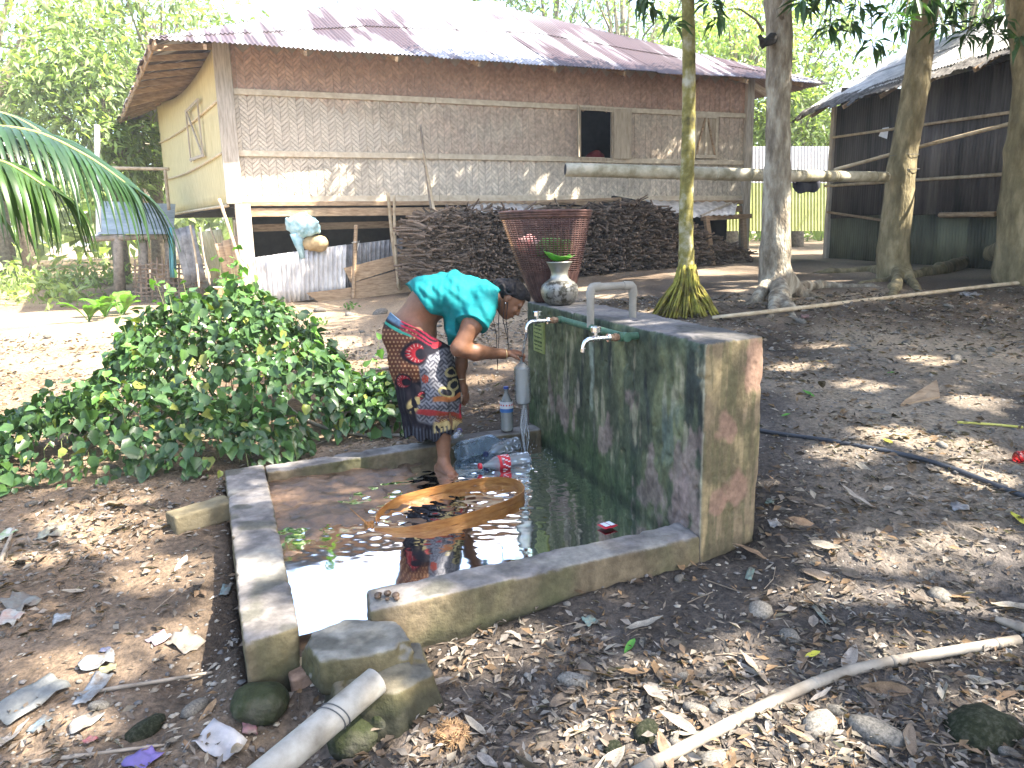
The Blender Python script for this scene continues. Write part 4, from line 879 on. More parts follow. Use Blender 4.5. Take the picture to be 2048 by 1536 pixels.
for up in (1, -1):
    for kk, mm in ((0, M_strip1), (1, M_strip2)):
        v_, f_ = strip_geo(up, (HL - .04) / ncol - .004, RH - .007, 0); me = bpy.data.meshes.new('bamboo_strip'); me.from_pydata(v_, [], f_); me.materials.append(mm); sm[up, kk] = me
RZ = Matrix(((HD[0], -HN[0], 0), (HD[1], -HN[1], 0), (0, 0, 1)))
rotz = math.atan2(HD[1], HD[0])
fwall = bpy.data.objects['front_wall']
for k, (s, z, up) in enumerate(strips):
    p = hp_(s, z, .0)
    if k in indiv:
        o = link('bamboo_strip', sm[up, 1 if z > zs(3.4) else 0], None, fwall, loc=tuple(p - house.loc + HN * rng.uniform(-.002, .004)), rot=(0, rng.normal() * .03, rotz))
    else:
        v_, f_ = strip_geo(up, (HL - .04) / ncol - .004, RH - .007, 0); v_ = np.array(v_); v_[:, 1] += rng.uniform(-.004, .002); a_ = rng.normal() * .03
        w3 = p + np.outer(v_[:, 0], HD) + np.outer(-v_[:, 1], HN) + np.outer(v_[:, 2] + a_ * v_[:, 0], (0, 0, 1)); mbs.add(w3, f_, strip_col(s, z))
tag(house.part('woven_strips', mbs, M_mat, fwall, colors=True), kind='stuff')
# other walls
mb = MB()
def wallq(mb, a, b, z0, z1, t=.02):
    n_ = norm(np.cross(b - a, (0, 0, 1))) * t; e = lambda p, z: V3(p[0], p[1], z); mb.hexa([e(a, z0), e(b, z0), e(b + n_, z0), e(a + n_, z0)], [e(a, z1), e(b, z1), e(b + n_, z1), e(a + n_, z1)])
wallq(mb, BR, BL, ZF, ZT); house.part('back_wall', mb, M_side); mb = MB(); wallq(mb, FR, BR, ZF, ZT); house.part('end_wall', mb, M_side)
mb = MB(); wallq(mb, BL, FL - HD * .02, ZF, ZT - .06)
ns, nz_ = 40, 12; g = []
for i in range(nz_):
    t = i / (nz_ - 1); row = []
    for j in range(ns):
        s = j / (ns - 1); p = BL + (FL - BL) * s; n_ = norm(np.cross(FL - BL, (0, 0, 1))); top = ZT - .40 * math.sin(math.pi * s) * .7 - .02; z = ZF - .05 + .06 * (1 - s) + (top - ZF) * t; row.append(V3(p[0], p[1], z) + n_ * (.03 + .05 * math.sin(math.pi * s) * math.sin(math.pi * t)))
    g.append(row)
mb = MB(); mb.grid(np.array(g)); sw = house.part('side_mat', mb, M_side, smooth=True); so_ = sw.modifiers.new('s', 'SOLIDIFY'); so_.thickness = .012
def side_pt(s, z, off=.1): p = BL + (FL - BL) * s; n_ = norm(np.cross(FL - BL, (0, 0, 1))); return V3(p[0], p[1], z) + n_ * (off + .05 * math.sin(math.pi * s))
for z0 in (zs(3.28), zs(2.62)): mb = MB(); mb.tube([side_pt(s, z0 - .10 * math.sin(math.pi * s), .06) for s in np.linspace(0, 1, 12)], .026, 8, flat=.6); house.part('side_batten', mb, M_batten, smooth=True)
mb = MB(); mb.tube([side_pt(s, ZF - .02 - .03 * s, .05) for s in np.linspace(0, 1, 8)], .04, 8, flat=.6); house.part('side_batten', mb, M_batten, smooth=True)
fr_ = bpy.data.objects['side_mat']
for (a_, b_) in (((.63, zs(3.42)), (.63, zs(2.66))), ((.80, zs(3.42)), (.80, zs(2.66))), ((.62, zs(3.40)), (.81, zs(3.44))), ((.62, zs(2.70)), (.81, zs(2.68))), ((.64, zs(3.38)), (.79, zs(2.72)))):
    mb = MB(); mb.bar(side_pt(*a_, .09), side_pt(*b_, .09), .05, .025, up=(-.8, -.5, 0)); house.part('window_bar', mb, M_post, fr_)
# posts, beams, battens
def post(name, px, z0, z1, w_, t_, off, m_, s=None):
    s_ = hs(px, 430)[0] if s is None else s; mb = MB(); a_ = hp_(s_, z0, off); b_ = hp_(s_, z1, off); mb.hexa([a_ + HD * x + HN * y for x, y in ((-w_ / 2, -t_ / 2), (-w_ / 2, t_ / 2), (w_ / 2, t_ / 2), (w_ / 2, -t_ / 2))], [b_ + HD * x + HN * y for x, y in ((-w_ / 2, -t_ / 2), (-w_ / 2, t_ / 2), (w_ / 2, t_ / 2), (w_ / 2, -t_ / 2))]); return house.part(name, mb, m_, bevel=.008)
post('corner_post', 0, ZF - .02, ZT + .1, .28, .14, .03, M_post, .08); post('corner_post', 0, .1, ZF - .03, .26, .24, .0, M_post, .2); post('corner_post', 0, .4, ZT + .05, .2, .14, .03, M_post, HL - .06)
for s_ in (4.35, 7.7): post('stilt', 0, .2, ZF - .12, .2, .2, -.05, M_post, s_)
for s_ in (.4, 4.3, 8.2, HL - .4):
    for d_ in (3.1, 6.2):
        p = hp_(s_, 0, -d_); mb = MB(); mb.box(V3(p[0], p[1], 1.15), (.09, .09, .95)); house.part('stilt', mb, M_post)
def batten(z, off=.035, h=.10, t=.035, segs=3, z1=None, a=.18, b=None):
    b = b or HL - .12; xs = np.linspace(a, b, segs + 1)
    for i in range(segs):
        mb = MB(); q0 = hp_(xs[i] + .004, z + .01 * math.sin(i * 2.1), off); q1 = hp_(xs[i + 1] - .004, (z1 or z) + .01 * math.sin(i * 2.1 + 1), off); mb.bar(q0, q1, t, h); house.part('batten', mb, M_batten, bevel=.006)
batten(zs(3.41)); batten(zs(2.62)); batten(ZF + .055, .03, .12, .03)
for (s0, s1, z, h, off) in ((.18, 5.2, ZF - .02, .08, .07), (5.22, HL - .1, ZF - .03, .08, .06), (.1, 4.6, ZF - .17, .15, .03), (4.62, HL - .1, ZF - .18, .14, .03)):
    mb = MB(); mb.bar(hp_(s0, z, off), hp_(s1, z - .01, off), .06, h); house.part('floor_beam', mb, M_plank, bevel=.006)
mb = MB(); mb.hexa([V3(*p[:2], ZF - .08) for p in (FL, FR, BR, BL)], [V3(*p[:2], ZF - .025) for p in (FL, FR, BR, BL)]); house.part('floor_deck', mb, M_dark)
mb = MB(); a_, b_ = hp_(.2, 0, -3.0), hp_(HL - .2, 0, -3.0); wallq(mb, b_, a_, .1, ZF - .1); house.part('added_undercroft_wall', mb, M_dark)  # added near-black walls make the undercroft read as deep shade
mb = MB(); wallq(mb, hp_(.35, 0, -3.0), hp_(.35, 0, -.2), .1, ZF - .1); house.part('added_undercroft_wall', mb, M_dark); mb = MB(); wallq(mb, hp_(HL - .4, 0, -.2), hp_(HL - .4, 0, -3.0), .1, ZF - .1); house.part('added_undercroft_wall', mb, M_dark)
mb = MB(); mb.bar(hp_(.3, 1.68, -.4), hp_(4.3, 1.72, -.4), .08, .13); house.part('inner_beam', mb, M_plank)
# window with open shutters, closed window
def panel(nm, a, b, z0, z1, t, m_, par): mb = MB(); wallq(mb, a, b, z0, z1, t); return house.part(nm, mb, m_, par, bevel=.004)
wt = house.part('window', (lambda mb: (mb.bar(hp_(wa - .03, wz0 - .03, .03), hp_(wb + .03, wz0 - .03, .03), .05, .06), mb)[1])(MB()), M_shut)
for (p_, q_, n__) in (((wa - .03, wz1 + .02), (wb + .03, wz1 + .02), 'frame'),): mb = MB(); mb.bar(hp_(*p_, .03), hp_(*q_, .03), .05, .05); house.part('window_frame', mb, M_shut, wt)
for s_ in (wa - .02, wb + .02): mb = MB(); mb.bar(hp_(s_, wz0 - .06, .028), hp_(s_, wz1 + .045, .028), .045, .045, up=HN); house.part('window_frame', mb, M_shut, wt)
sw_ = wb - wa
l0 = hp_(wa - .035, 0, .055); l1 = l0 - HD * sw_ * .28 + HN * sw_ * .42; panel('shutter', l1, l0, wz0 - .02, wz1 + .03, .025, M_shut, wt)
l0 = hp_(wb + .035, 0, .055); l1 = l0 + HD * sw_ * .52 + HN * sw_ * .10; panel('shutter', l0, l1, wz0 - .02, wz1 + .03, .025, M_shut, wt)
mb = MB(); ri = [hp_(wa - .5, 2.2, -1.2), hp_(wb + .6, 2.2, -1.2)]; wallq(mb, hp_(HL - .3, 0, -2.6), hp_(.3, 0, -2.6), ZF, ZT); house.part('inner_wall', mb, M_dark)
Vs, Q = lump(hp_(wb - .12, wz0 + .02, -.5), (.22, .2, .2), 2, .03, .6, 6); tag(link('red_bundle', mesh_np('red_bundle', Vs, Q, smooth=True), mat('red_cloth', (.22, .02, .025), (.3, .03, .03), rough=.8)), 'red cloth bundle seen inside the open house window', 'cloth')
ca, cz0 = hs(1386, 316); cb_, cz1 = hs(1431, 232)
w2 = panel('window', hp_(ca, 0, .02), hp_(cb_, 0, .02), cz0, cz1, .03, M_shut, None); mid = (ca + cb_) / 2
for (a_, b_, wd) in (((mid, cz0), (mid, cz1), .05), ((ca, cz0), (ca, cz1), .05), ((cb_, cz0), (cb_, cz1), .05), ((ca, cz0 + .03), (cb_, cz0 + .03), .07), ((ca, cz1 - .03), (cb_, cz1 - .03), .07), ((ca + .03, cz0 + .06), (mid - .03, cz1 - .06), .035), ((mid + .03, cz1 - .06), (cb_ - .03, cz0 + .06), .035)):
    mb = MB(); mb.bar(hp_(*a_, .065), hp_(*b_, .065), .025, wd, up=np.cross(hp_(*b_) - hp_(*a_), HN)); house.part('brace', mb, M_batten if wd > .04 else M_plank, w2)

# ---- roof
def rust_and_glare(P, along, across):
    """galvanised sheet with rust run down the corrugations, glare painted in near the ridge"""
    u = P @ across; v = P @ along; r = .7 * fbm(np.stack([u * .9, v * .5, 0 * u], -1), 4) + .75 * fbm(np.stack([u * 6, v * .45, 0 * u + 3], -1), 3); t = ss(-.30, .12, r)[..., None]
    sheet = np.floor(u / .78); k = ((np.sin(sheet * 12.9898) * 43758.5) % 1)[..., None]
    rust = V3(.062, .036, .036) + k * V3(.04, .036, .042); zinc = V3(.36, .35, .36); g = np.clip(t * 1.0 + .18 * (k - .5) - .5 * ss(.5, 1.0, (P[..., 2:] - 4.85) / 2.0), 0, 1); return zinc + (rust - zinc) * g  # zinc share rises towards the ridge to paint in the sun glare
M_tin = mat('rusty_tin', (.9, .9, .9), (1.1, 1.1, 1.1), scale=20, rough=.42, metal=.35, bump=.1, attr=True, spec=.5, rough2=.6)
E1 = at(300, 77, 9.5 * KH); E2 = at(1658, 167, 13.9 * KH); E4 = at(238, 256, 15.4 * KH); E4[2] = zs(3.80); E3 = E2 + (E4 - E1) * 1.0; E3[2] = zs(3.9)
R1 = V3(-3.575, 17.81, 6.50); R2 = V3(-.05, 19.175, 6.74)
def roof_plane(nm, A, B, TA, TB, sheetw=.78, sag=.03):
    """eave A->B, ridge end TA above A, TB above B (equal for a hip)"""
    d = B - A; L = np.linalg.norm(d); d = d / L; upv = (TA + TB) / 2 - (A + B) / 2; upv = upv - d * (upv @ d); H_ = np.linalg.norm(upv); upv = upv / H_; n_ = np.cross(d, upv)
    sa, ta = (TA - A) @ d, (TA - A) @ upv; sb, tb = (TB - A) @ d, (TB - A) @ upv
    k = int(round(L / sheetw)); na, nb = (TA - A) @ n_, (TB - A) @ n_
    for i in range(k):
        s = np.linspace(i * L / k - .02, (i + 1) * L / k + .02, 44); s = np.clip(s, .0, L)
        tm = np.where(s < sa, s / max(sa, 1e-6) * ta, np.where(s > sb, (L - s) / max(L - sb, 1e-6) * tb, ta + (tb - ta) * (s - sa) / max(sb - sa, 1e-6)))
        lift = .004 * (i % 2)
        for r_, (t0, t1) in enumerate(((0, .56), (.53, 1.0))):
            jag = rng.normal() * .035; rows = []; 
            for q_ in np.linspace(0, 1, 5):
                t = (tm * (t0 + (t1 - t0) * q_)) - (jag * (1 - q_) if r_ == 0 else 0) * (tm > .3); z_ = (na + (nb - na) * np.clip((s - sa) / max(sb - sa, 1e-6), 0, 1)) * t / np.where(s > (sa + sb) / 2, tb, ta) + .013 * np.sin(s * 2 * math.pi / .076) + lift + .018 * r_ - sag * np.sin(math.pi * np.clip(t / H_, 0, 1)) + rng.normal() * .006 * (1 if q_ == 0 and r_ == 0 else .2)
                rows.append(A + d * s[:, None] + upv * t[:, None] + n_ * z_[:, None])
            P = np.array(rows); 
            if np.ptp(tm) < 1e-6 and tm.max() < .05: continue
            mb = MB(); mb.grid(P, rust_and_glare(P, upv, d)); house.part('roof_sheet', mb, M_tin, smooth=True, colors=True)
roof_plane('front', E1, E2, R1, R2); roof_plane('left', E4, E1, R1 + (R1 - R1), R1); roof_plane('right', E2, E3, R2, R2); roof_plane('back', E3, E4, R2, R1)
for i in range(11):      # rafters of the side eave
    t = (i + .4) / 11.; e_ = E1 + (E4 - E1) * t; w_ = FL + (BL - FL) * t; w_ = V3(w_[0] + .3, w_[1] + .1, 0); dz = (w_ - e_)[:2]; pl = np.linalg.norm(dz)
    sl_ = (R1[2] - E1[2]) / 4.1; mb = MB(); mb.bar(e_ + V3(0, 0, -.07), V3(w_[0], w_[1], e_[2] - .07 + sl_ * pl * .42), .06, .09); house.part('rafter', mb, M_plank)
mb = MB(); mb.bar(E1 + V3(.05, .05, -.04), E4 + V3(.05, 0, -.04), .03, .10); house.part('fascia', mb, M_plank)
for i in range(9):
    t = (i + .5) / 9; e_ = E1 + (E2 - E1) * t + V3(0, 0, -.065); mb = MB(); mb.bar(e_ - HN * .02, e_ - HN * 1.0 + V3(0, 0, .33), .05, .08); house.part('rafter', mb, M_plank)
mb = MB(); mb.tube([R1 + (R2 - R1) * t + V3(0, 0, .02) for t in np.linspace(-.02, 1.02, 5)], .09, 8); mb.c = [c * V3(.5, .49, .5) for c in mb.c]; house.part('ridge_cap', mb, M_tin, colors=True)

# ================================================================ clutter against the house
def quadsheet(name, label, cat, px4, off, m_, corr=.02, pitch=.09, nrow=5, ncol=90, colf=None, along=True, group=None):
    """corrugated sheet through four pixels on a plane parallel to the house front"""
    c4 = [hf(x, y, off) for x, y in px4]; u = np.linspace(0, 1, ncol)[None, :, None]; v = np.linspace(0, 1, nrow)[:, None, None]
    P = (c4[0] * (1 - u) + c4[1] * u) * (1 - v) + (c4[3] * (1 - u) + c4[2] * u) * v; L = np.linalg.norm(c4[1] - c4[0])
    P = P + HN * (corr * np.sin(u * L * 2 * math.pi / pitch) + .02 * noise(P * 2)[..., None]); T_ = Thing(name, label, cat, P.reshape(-1, 3).mean(0), group); mb = MB(); mb.grid(P, None if colf is None else colf(P)); o = T_.part('sheet_body', mb, m_, smooth=True, colors=colf is not None); s_ = o.modifiers.new('s', 'SOLIDIFY'); s_.thickness = .004; return T_
M_zinc = mat('weathered_zinc', (.36, .35, .35), (.70, .69, .68), scale=5, stretch=(1, 1, .4), rough=.5, metal=.3, bump=.15)
M_zincd = mat('dark_zinc', (.12, .12, .13), (.3, .3, .3), scale=6, rough=.5, metal=.3, bump=.15)
quadsheet('tin_sheet', 'pale corrugated tin sheet closing the space under the house', 'tin sheet', [(500, 516), (692, 489), (690, 592), (510, 612)], .10, M_zinc)
quadsheet('tin_sheet', 'dull corrugated tin sheet behind the leaning brown planks', 'tin sheet', [(690, 490), (805, 476), (805, 560), (692, 580)], .06, M_zincd)
def plankq(px4, off, lab, t=.03, m_=M_plank):
    c4 = [hf(x, y, off) for x, y in px4]; T_ = Thing('plank', lab, 'plank', sum(c4) / 4); mb = MB(); mb.hexa([c4[3] - HN * t, c4[2] - HN * t, c4[2], c4[3]], [c4[0] - HN * t, c4[1] - HN * t, c4[1], c4[0]]); rough(T_.part('board', mb, m_), 3, .02, .3, 0)
plankq([(688, 536), (820, 503), (822, 528), (702, 566)], .16, 'broad tan plank leaning on the dull tin sheet'); plankq([(705, 566), (824, 532), (826, 558), (706, 582)], .16, 'lower tan plank split along its edge, under the broad one'); plankq([(612, 586), (706, 572), (824, 560), (822, 582), (640, 604)][:1] + [(824, 560), (822, 584), (640, 606)], .20, 'long splintered plank lying at the foot of the tin sheets')
M_bam = mat('dry_bamboo', (.32, .24, .15), (.52, .43, .30), scale=8, rough=.6, bump=.25, rnd=.15); M_stick = mat('grey_stick', (.17, .14, .11), (.33, .28, .22), scale=12, rough=.9, bump=.4)
def stick(name, lab, cat, pts, r, m_, n=8, group=None, nodes=0, twigs=None, wob=.03):
    pts = np.array(pts); T_ = Thing(name, lab, cat, pts[0], group); mb = MB(); k = 14; t = np.linspace(0, len(pts) - 1, k); P = crom(pts, t); rr = np.interp(t, range(len(pts)), r) if not np.isscalar(r) else np.full(k, r)
    mb.tube(P, rr, n, wob=wob); T_.part('shaft', mb, m_, smooth=True)
    if nodes:
        for q_ in np.linspace(.06, .94, nodes):
            c_ = crom(pts, np.array([q_ * (len(pts) - 1)]))[0]; d_ = crom(pts, np.array([min(len(pts) - 1, q_ * (len(pts) - 1) + .01)]))[0] - c_; d_ = norm(d_); r_ = float(np.interp(q_ * (k - 1), range(k), rr)); mb = MB(); mb.tube([c_ - d_ * .012, c_, c_ + d_ * .012], [r_ * 1.01, r_ * 1.09, r_ * 1.01], n); T_.part('node', mb, m_, smooth=True)
    for tw in (twigs or []): mb = MB(); mb.tube(tw, [.012, .006], 5); T_.part('twig', mb, m_, smooth=True)
    return T_
stick('stake', 'squared timber stake tied with white string before the tin sheet', 'stake', [hf(712, 450, .24), hf(706, 600, .24)], .035, M_plank, 4, wob=0)
stick('bamboo_stake', 'split bamboo stake rising above the planks', 'stake', [hf(776, 385, .24), hf(785, 480, .24), hf(800, 580, .24)], [.03, .035, .035], M_bam, 7)
stick('bamboo_stake', 'twin bamboo stake leaning on the split one by the planks', 'stake', [hf(788, 390, .28), hf(790, 480, .28), hf(797, 575, .28)], [.025, .03, .03], M_bam, 7)
mb = MB(); c_ = hf(709, 485, .24); M_string = mat('white_string', (.7, .7, .66), rough=.8, bump=0)
sg = Thing('string', 'white string knotted round the squared stake', 'string', c_); mb.tube([c_ + .05 * (math.cos(a) * HD + math.sin(a) * HN) + V3(0, 0, .01 * math.sin(a)) for a in np.linspace(0, 6.3, 16)], .006, 5); mb.tube([c_ + HN * .05, c_ + HN * .06 + HD * .08 + V3(0, 0, .03), c_ + HN * .05 + HD * .03 + V3(0, 0, -.15)], .005, 5); sg.part('cord', mb, M_string, smooth=True)
stick('pole', 'crooked grey pole with twig stubs leaning on the house beside the firewood', 'pole', [hf(841, 250, .35), hf(852, 340, .45), hf(866, 440, .6), hf(876, 535, .8)], [.018, .028, .034, .04], M_stick, 8, twigs=[[hf(852, 335, .45), hf(843, 322, .5)], [hf(841, 262, .37), hf(836, 258, .4)]])
stick('pole', 'straight brown pole crossing the crooked grey one', 'pole', [hf(846, 300, .4), hf(868, 420, .6), hf(893, 540, .85)], [.022, .028, .034], M_bam, 8)
for i, (p0, p1, lab) in enumerate((((438, 398), (492, 575), 'pale bent bamboo leaning at the house corner post'), ((470, 440), (478, 560), 'bamboo upright tied beside the corner post'), ((420, 455), (455, 560), 'thin bamboo rod under the side mat next to the stump'), ((400, 455), (420, 570), 'thin dark rod under the side mat'), ((380, 450), (398, 575), 'outermost rod under the side mat'), ((455, 440), (498, 600), 'stout bamboo prop leaning against the corner stilt'))):
    a_, b_ = at(*p0, 13.5 + .4 * (i % 3)), at(*p1, 13.3 + .4 * (i % 3)); stick('bamboo_rod', lab, 'bamboo rod', [a_, (a_ + b_) / 2 + V3(.02 * (-1) ** i, 0, 0), b_], .03 if i in (0, 1, 5) else .018, M_bam if i != 3 else M_stick, 7)
# mat scraps under the side wall
for i, (q4, m_, lab) in enumerate(((((395, 465), (440, 458), (462, 545), (425, 560)), M_side, 'sagging yellow mat scrap hung under the side wall'), (((345, 460), (385, 450), (410, 560), (372, 570)), M_zincd, 'dark tin scrap hung under the side wall'), (((430, 490), (475, 470), (485, 560), (455, 565)), M_plank, 'brown board propped inside the corner stilt'))):
    c4 = [at(x, y, 14.3 + .6 * (1 - i)) for x, y in q4]; T_ = Thing('hanging_scrap', lab, 'panel', sum(c4) / 4); u = np.linspace(0, 1, 14)[None, :, None]; v = np.linspace(0, 1, 6)[:, None, None]; P = (c4[0] * (1 - u) + c4[1] * u) * (1 - v) + (c4[3] * (1 - u) + c4[2] * u) * v; P = P + V3(-.5, -.8, 0) * .04 * np.sin(u * 18); mb = MB(); mb.grid(P); o = T_.part('panel_body', mb, m_, smooth=True); s_ = o.modifiers.new('s', 'SOLIDIFY'); s_.thickness = .01
# bag and box hung under the floor
M_bag = mat('pale_blue_plastic', (.20, .40, .46), (.50, .66, .70), scale=7, rough=.5, bump=.6, spec=.4)
c_ = hf(606, 452, .12); Vs, Q = lump(c_, (.31, .15, .22), 12, .018, 1.4, 7); T_ = Thing('plastic_bag', 'pale blue plastic bag hanging under the house floor', 'bag', c_); mb = MB(); mb.add(Vs, Q.tolist()); T_.part('bag_body', mb, M_bag, smooth=True)
mb = MB(); mb.tube([c_ + V3(-.13, 0, -.13), c_ + V3(-.1, 0, -.32), c_ + V3(-.04, 0, -.58)], [.12, .08, .04], 8, wob=.2); T_.part('hanging_tail', mb, M_bag, smooth=True); mb = MB(); mb.tube([c_ + V3(.06, 0, .12), hf(612, 425, .05)], [.05, .02], 7); T_.part('tied_neck', mb, M_bag, smooth=True)
c_ = hf(628, 487, .13); T_ = Thing('paper_sack', 'creased brown paper sack below the blue plastic bag', 'sack', c_); Vs, Q = lump(c_, (.26, .12, .16), 21, .018, 1.2, 5); mb = MB(); mb.add(Vs, Q.tolist()); T_.part('sack_body', mb, mat('brown_paper', (.34, .24, .12), (.5, .37, .2), scale=8, rough=.8, bump=.6), smooth=True)
c_ = at(450, 600, 12.6); c_[2] = float(gz(c_[0], c_[1])); T_ = Thing('tree_stump', 'short sawn tree stump beside the corner stilt', 'stump', c_); mb = MB(); mb.lathe([(.26, -.1), (.25, .02), (.215, .2), (.22, .42)], c_, n=20, flute=lambda i, a: .07 * math.sin(3 * a + 1) + .03 * math.sin(7 * a)); T_.part('bark', mb, mat('stump_bark', (.28, .16, .08), (.45, .28, .16), scale=9, bump=.6), smooth=True); mb = MB(); mb.lathe([(.22, .42), (.0001, .425)], c_, n=20, flute=lambda i, a: .07 * math.sin(3 * a + 1) + .03 * math.sin(7 * a)); T_.part('cut_face', mb, M_batten)

# ---- firewood pile
fp = Thing('firewood_pile', 'long pile of split firewood stacked before the house wall', 'firewood', hf(1100, 545, .7))
M_fire = mat('firewood', (.085, .060, .045), (.235, .175, .125), scale=20, rough=.9, bump=.4, rnd=.35, attr=False); M_fires = mat('firewood_mass', (.7, .7, .7), (1.3, 1.3, 1.3), scale=20, rough=.9, bump=.4, attr=True)
def pile_top(px): return np.interp(px, [815, 840, 930, 1010, 1190, 1265, 1320, 1360, 1405, 1490], [470, 432, 420, 422, 418, 402, 418, 440, 468, 505])
def pile_bot(px): return np.interp(px, [815, 1000, 1200, 1490], [560, 552, 545, 532])
k = 0; mbf = MB()
meshes = []
for i in range(8):
    mb = MB(); r_ = rng.uniform(.012, .026); L = rng.uniform(.26, .44); mb.tube([(0, -L, 0), (rng.normal() * .015, 0, rng.normal() * .015), (rng.normal() * .02, L, 0)], [r_, r_ * 1.05, r_ * .95], 6, wob=.15); me = bpy.data.meshes.new('firewood_stick'); me.from_pydata(np.concatenate(mb.v).tolist(), [], mb.f); me.materials.append(M_fire); meshes.append((me, np.concatenate(mb.v), mb.f))
cand = []
py_step = 5.0
for rowi, fy in enumerate(np.linspace(0, 1, 36)):
    for px in np.arange(826, 1490, 6.2):
        y = pile_bot(px) + (pile_top(px) - pile_bot(px)) * fy
        if pile_bot(px) - pile_top(px) < 140 * fy * .55 * .5: pass
        cand.append((px + rng.uniform(-4, 4), y + rng.uniform(-3, 3)))
cand = cand[::1]
keep = []
for (px, y) in cand:
    H_ = pile_bot(px) - pile_top(px)
    if rng.uniform() < H_ / 150.: keep.append((px, y))
pick = set(rng.choice([i for i, (x, y) in enumerate(keep) if 830 < x < 1340], 290, replace=False).tolist())
for i, (px, y) in enumerate(keep):
    p = hf(px, y, .8 + rng.normal() * .06); left = px < 930; yaw = rng.normal() * (.3 if not left else .4) + (.75 if left else .1); pit = rng.normal() * .22; me, vv, ff = meshes[rng.integers(8)]
    Rm = Matrix.Rotation(math.atan2(-HN[0], HN[1]) + yaw, 3, 'Z') @ Matrix.Rotation(pit, 3, 'X')
    if i in pick: o = link('firewood_stick', me, None, fp.o); o.rotation_euler = Rm.to_euler(); o.location = tuple(p - fp.loc)
    else: mbf.add(vv @ np.array(Rm).T + p, ff, np.clip(V3(.155, .115, .085) * rng.uniform(.5, 1.55), 0, 1))
tag(fp.part('stacked_sticks', mbf, M_fires, colors=True), kind='stuff')
mb = MB(); P = [hf(x, y, .35) for x, y in ((835, 560), (1490, 535), (1490, 500), (1330, 425), (1265, 408), (1190, 424), (1000, 428), (850, 440))]; mb.add(P, [tuple(range(8))]); o = fp.part('pile_shade_sheet', mb, M_dark)  # flat near-black sheet paints the shade between the sticks
def sheet_on(name, lab, px4, offs, m_): 
    c4 = [hf(x, y, o_) for (x, y), o_ in zip(px4, offs)]; T_ = Thing(name, lab, 'tin sheet', sum(c4) / 4); u = np.linspace(0, 1, 60)[None, :, None]; v = np.linspace(0, 1, 4)[:, None, None]; P = (c4[0] * (1 - u) + c4[1] * u) * (1 - v) + (c4[3] * (1 - u) + c4[2] * u) * v; P = P + V3(0, 0, .012) * np.sin(u * 70) + V3(0, 0, .03) * noise(P * 2.5)[..., None]; mb = MB(); mb.grid(P); o = T_.part('sheet_body', mb, m_, smooth=True); s_ = o.modifiers.new('s', 'SOLIDIFY'); s_.thickness = .004
sheet_on('tin_sheet', 'shiny tin sheet laid over the firewood behind the basket', [(935, 408), (1090, 410), (1100, 420), (945, 424)], [.1, .1, 1.0, 1.0], M_zinc)
sheet_on('tin_sheet', 'bluish tin sheet sloping over the firewood by the bench', [(1290, 402), (1475, 404), (1470, 430), (1345, 436)], [.1, .1, .95, .95], M_zinc)
sheet_on('tin_sheet', 'dark tarred sheet folded over the firewood peak', [(1160, 416), (1262, 398), (1345, 425), (1400, 460)], [.3, .3, 1.0, 1.0], mat('tarred_sheet', (.02, .02, .022), (.06, .06, .06), rough=.5))
for (a_, b_, lab, w_) in (((1050, 405), (1240, 398), 'grey board lying along the wall foot above the firewood', .10), ((1225, 394), (1300, 408), 'charred black board end poking out above the firewood', .09), ((1100, 402), (1180, 412), 'thin brown lath lying on the firewood', .05)):
    T_ = Thing('board', lab, 'board', hf(*a_, .4)); mb = MB(); mb.bar(hf(*a_, .45), hf(*b_, .55), .14, w_ * .6); T_.part('board_body', mb, M_plank if 'charred' not in lab else M_dark, bevel=.005)
# bench frame
bn = Thing('timber_frame', 'rough timber bench frame standing beside the firewood', 'bench', hf(1450, 530, .9)); mb = MB(); mb.bar(hf(1405, 437, .9), hf(1500, 432, .7), .12, .10); bn.part('top_rail', mb, M_plank, bevel=.008); mb = MB(); mb.bar(hf(1412, 432, .93), hf(1426, 538, 1.0), .10, .10, up=HN); bn.part('leg', mb, M_plank, bevel=.008); mb = MB(); mb.bar(hf(1486, 432, .7), hf(1490, 532, .8), .10, .10, up=HN); bn.part('leg', mb, M_plank, bevel=.008); mb = MB(); mb.bar(hf(1402, 432, .95), hf(1462, 406, .3), .05, .05); bn.part('brace', mb, M_post)
# ================================================================ leaves, generic
def leaf_mesh(P, D, Nn, L, W, cols, fold=.18, droop=.15, shape='lance'):
    """vectorised leaves: base P, direction D, normal Nn (n,3); lengths L, widths W -> verts, tris, colours"""
    n = len(P); D = D / np.linalg.norm(D, axis=1)[:, None]; S_ = np.cross(D, Nn); S_ /= np.maximum(1e-6, np.linalg.norm(S_, axis=1))[:, None]; U_ = np.cross(S_, D)
    L = np.broadcast_to(L, n)[:, None]; W = np.broadcast_to(W, n)[:, None]
    if shape == 'lance':
        v = np.stack([P, P + D * L * .42 + S_ * W * .5 + U_ * W * fold, P + D * L - U_ * L * droop, P + D * L * .42 - S_ * W * .5 + U_ * W * fold, P + D * L * .45 - U_ * L * droop * .1], 1); F = np.array([(0, 4, 1), (1, 4, 2), (2, 4, 3), (3, 4, 0)])
    else:  # heart
        v = np.stack([P, P + D * L * .05 + S_ * W * .36 + U_ * W * fold, P + D * L * .45 + S_ * W * .5 + U_ * W * fold * 1.2, P + D * L - U_ * L * droop, P + D * L * .45 - S_ * W * .5 + U_ * W * fold * 1.2, P + D * L * .05 - S_ * W * .36 + U_ * W * fold, P + D * L * .48 - U_ * L * droop * .2], 1); F = np.array([(0, 6, 1), (1, 6, 2), (2, 6, 3), (3, 6, 4), (4, 6, 5), (5, 6, 0)])
    k = v.shape[1]; tri = (F[None] + (np.arange(n) * k)[:, None, None]).reshape(-1, 3); return v.reshape(-1, 3), tri, np.repeat(cols, k, axis=0)
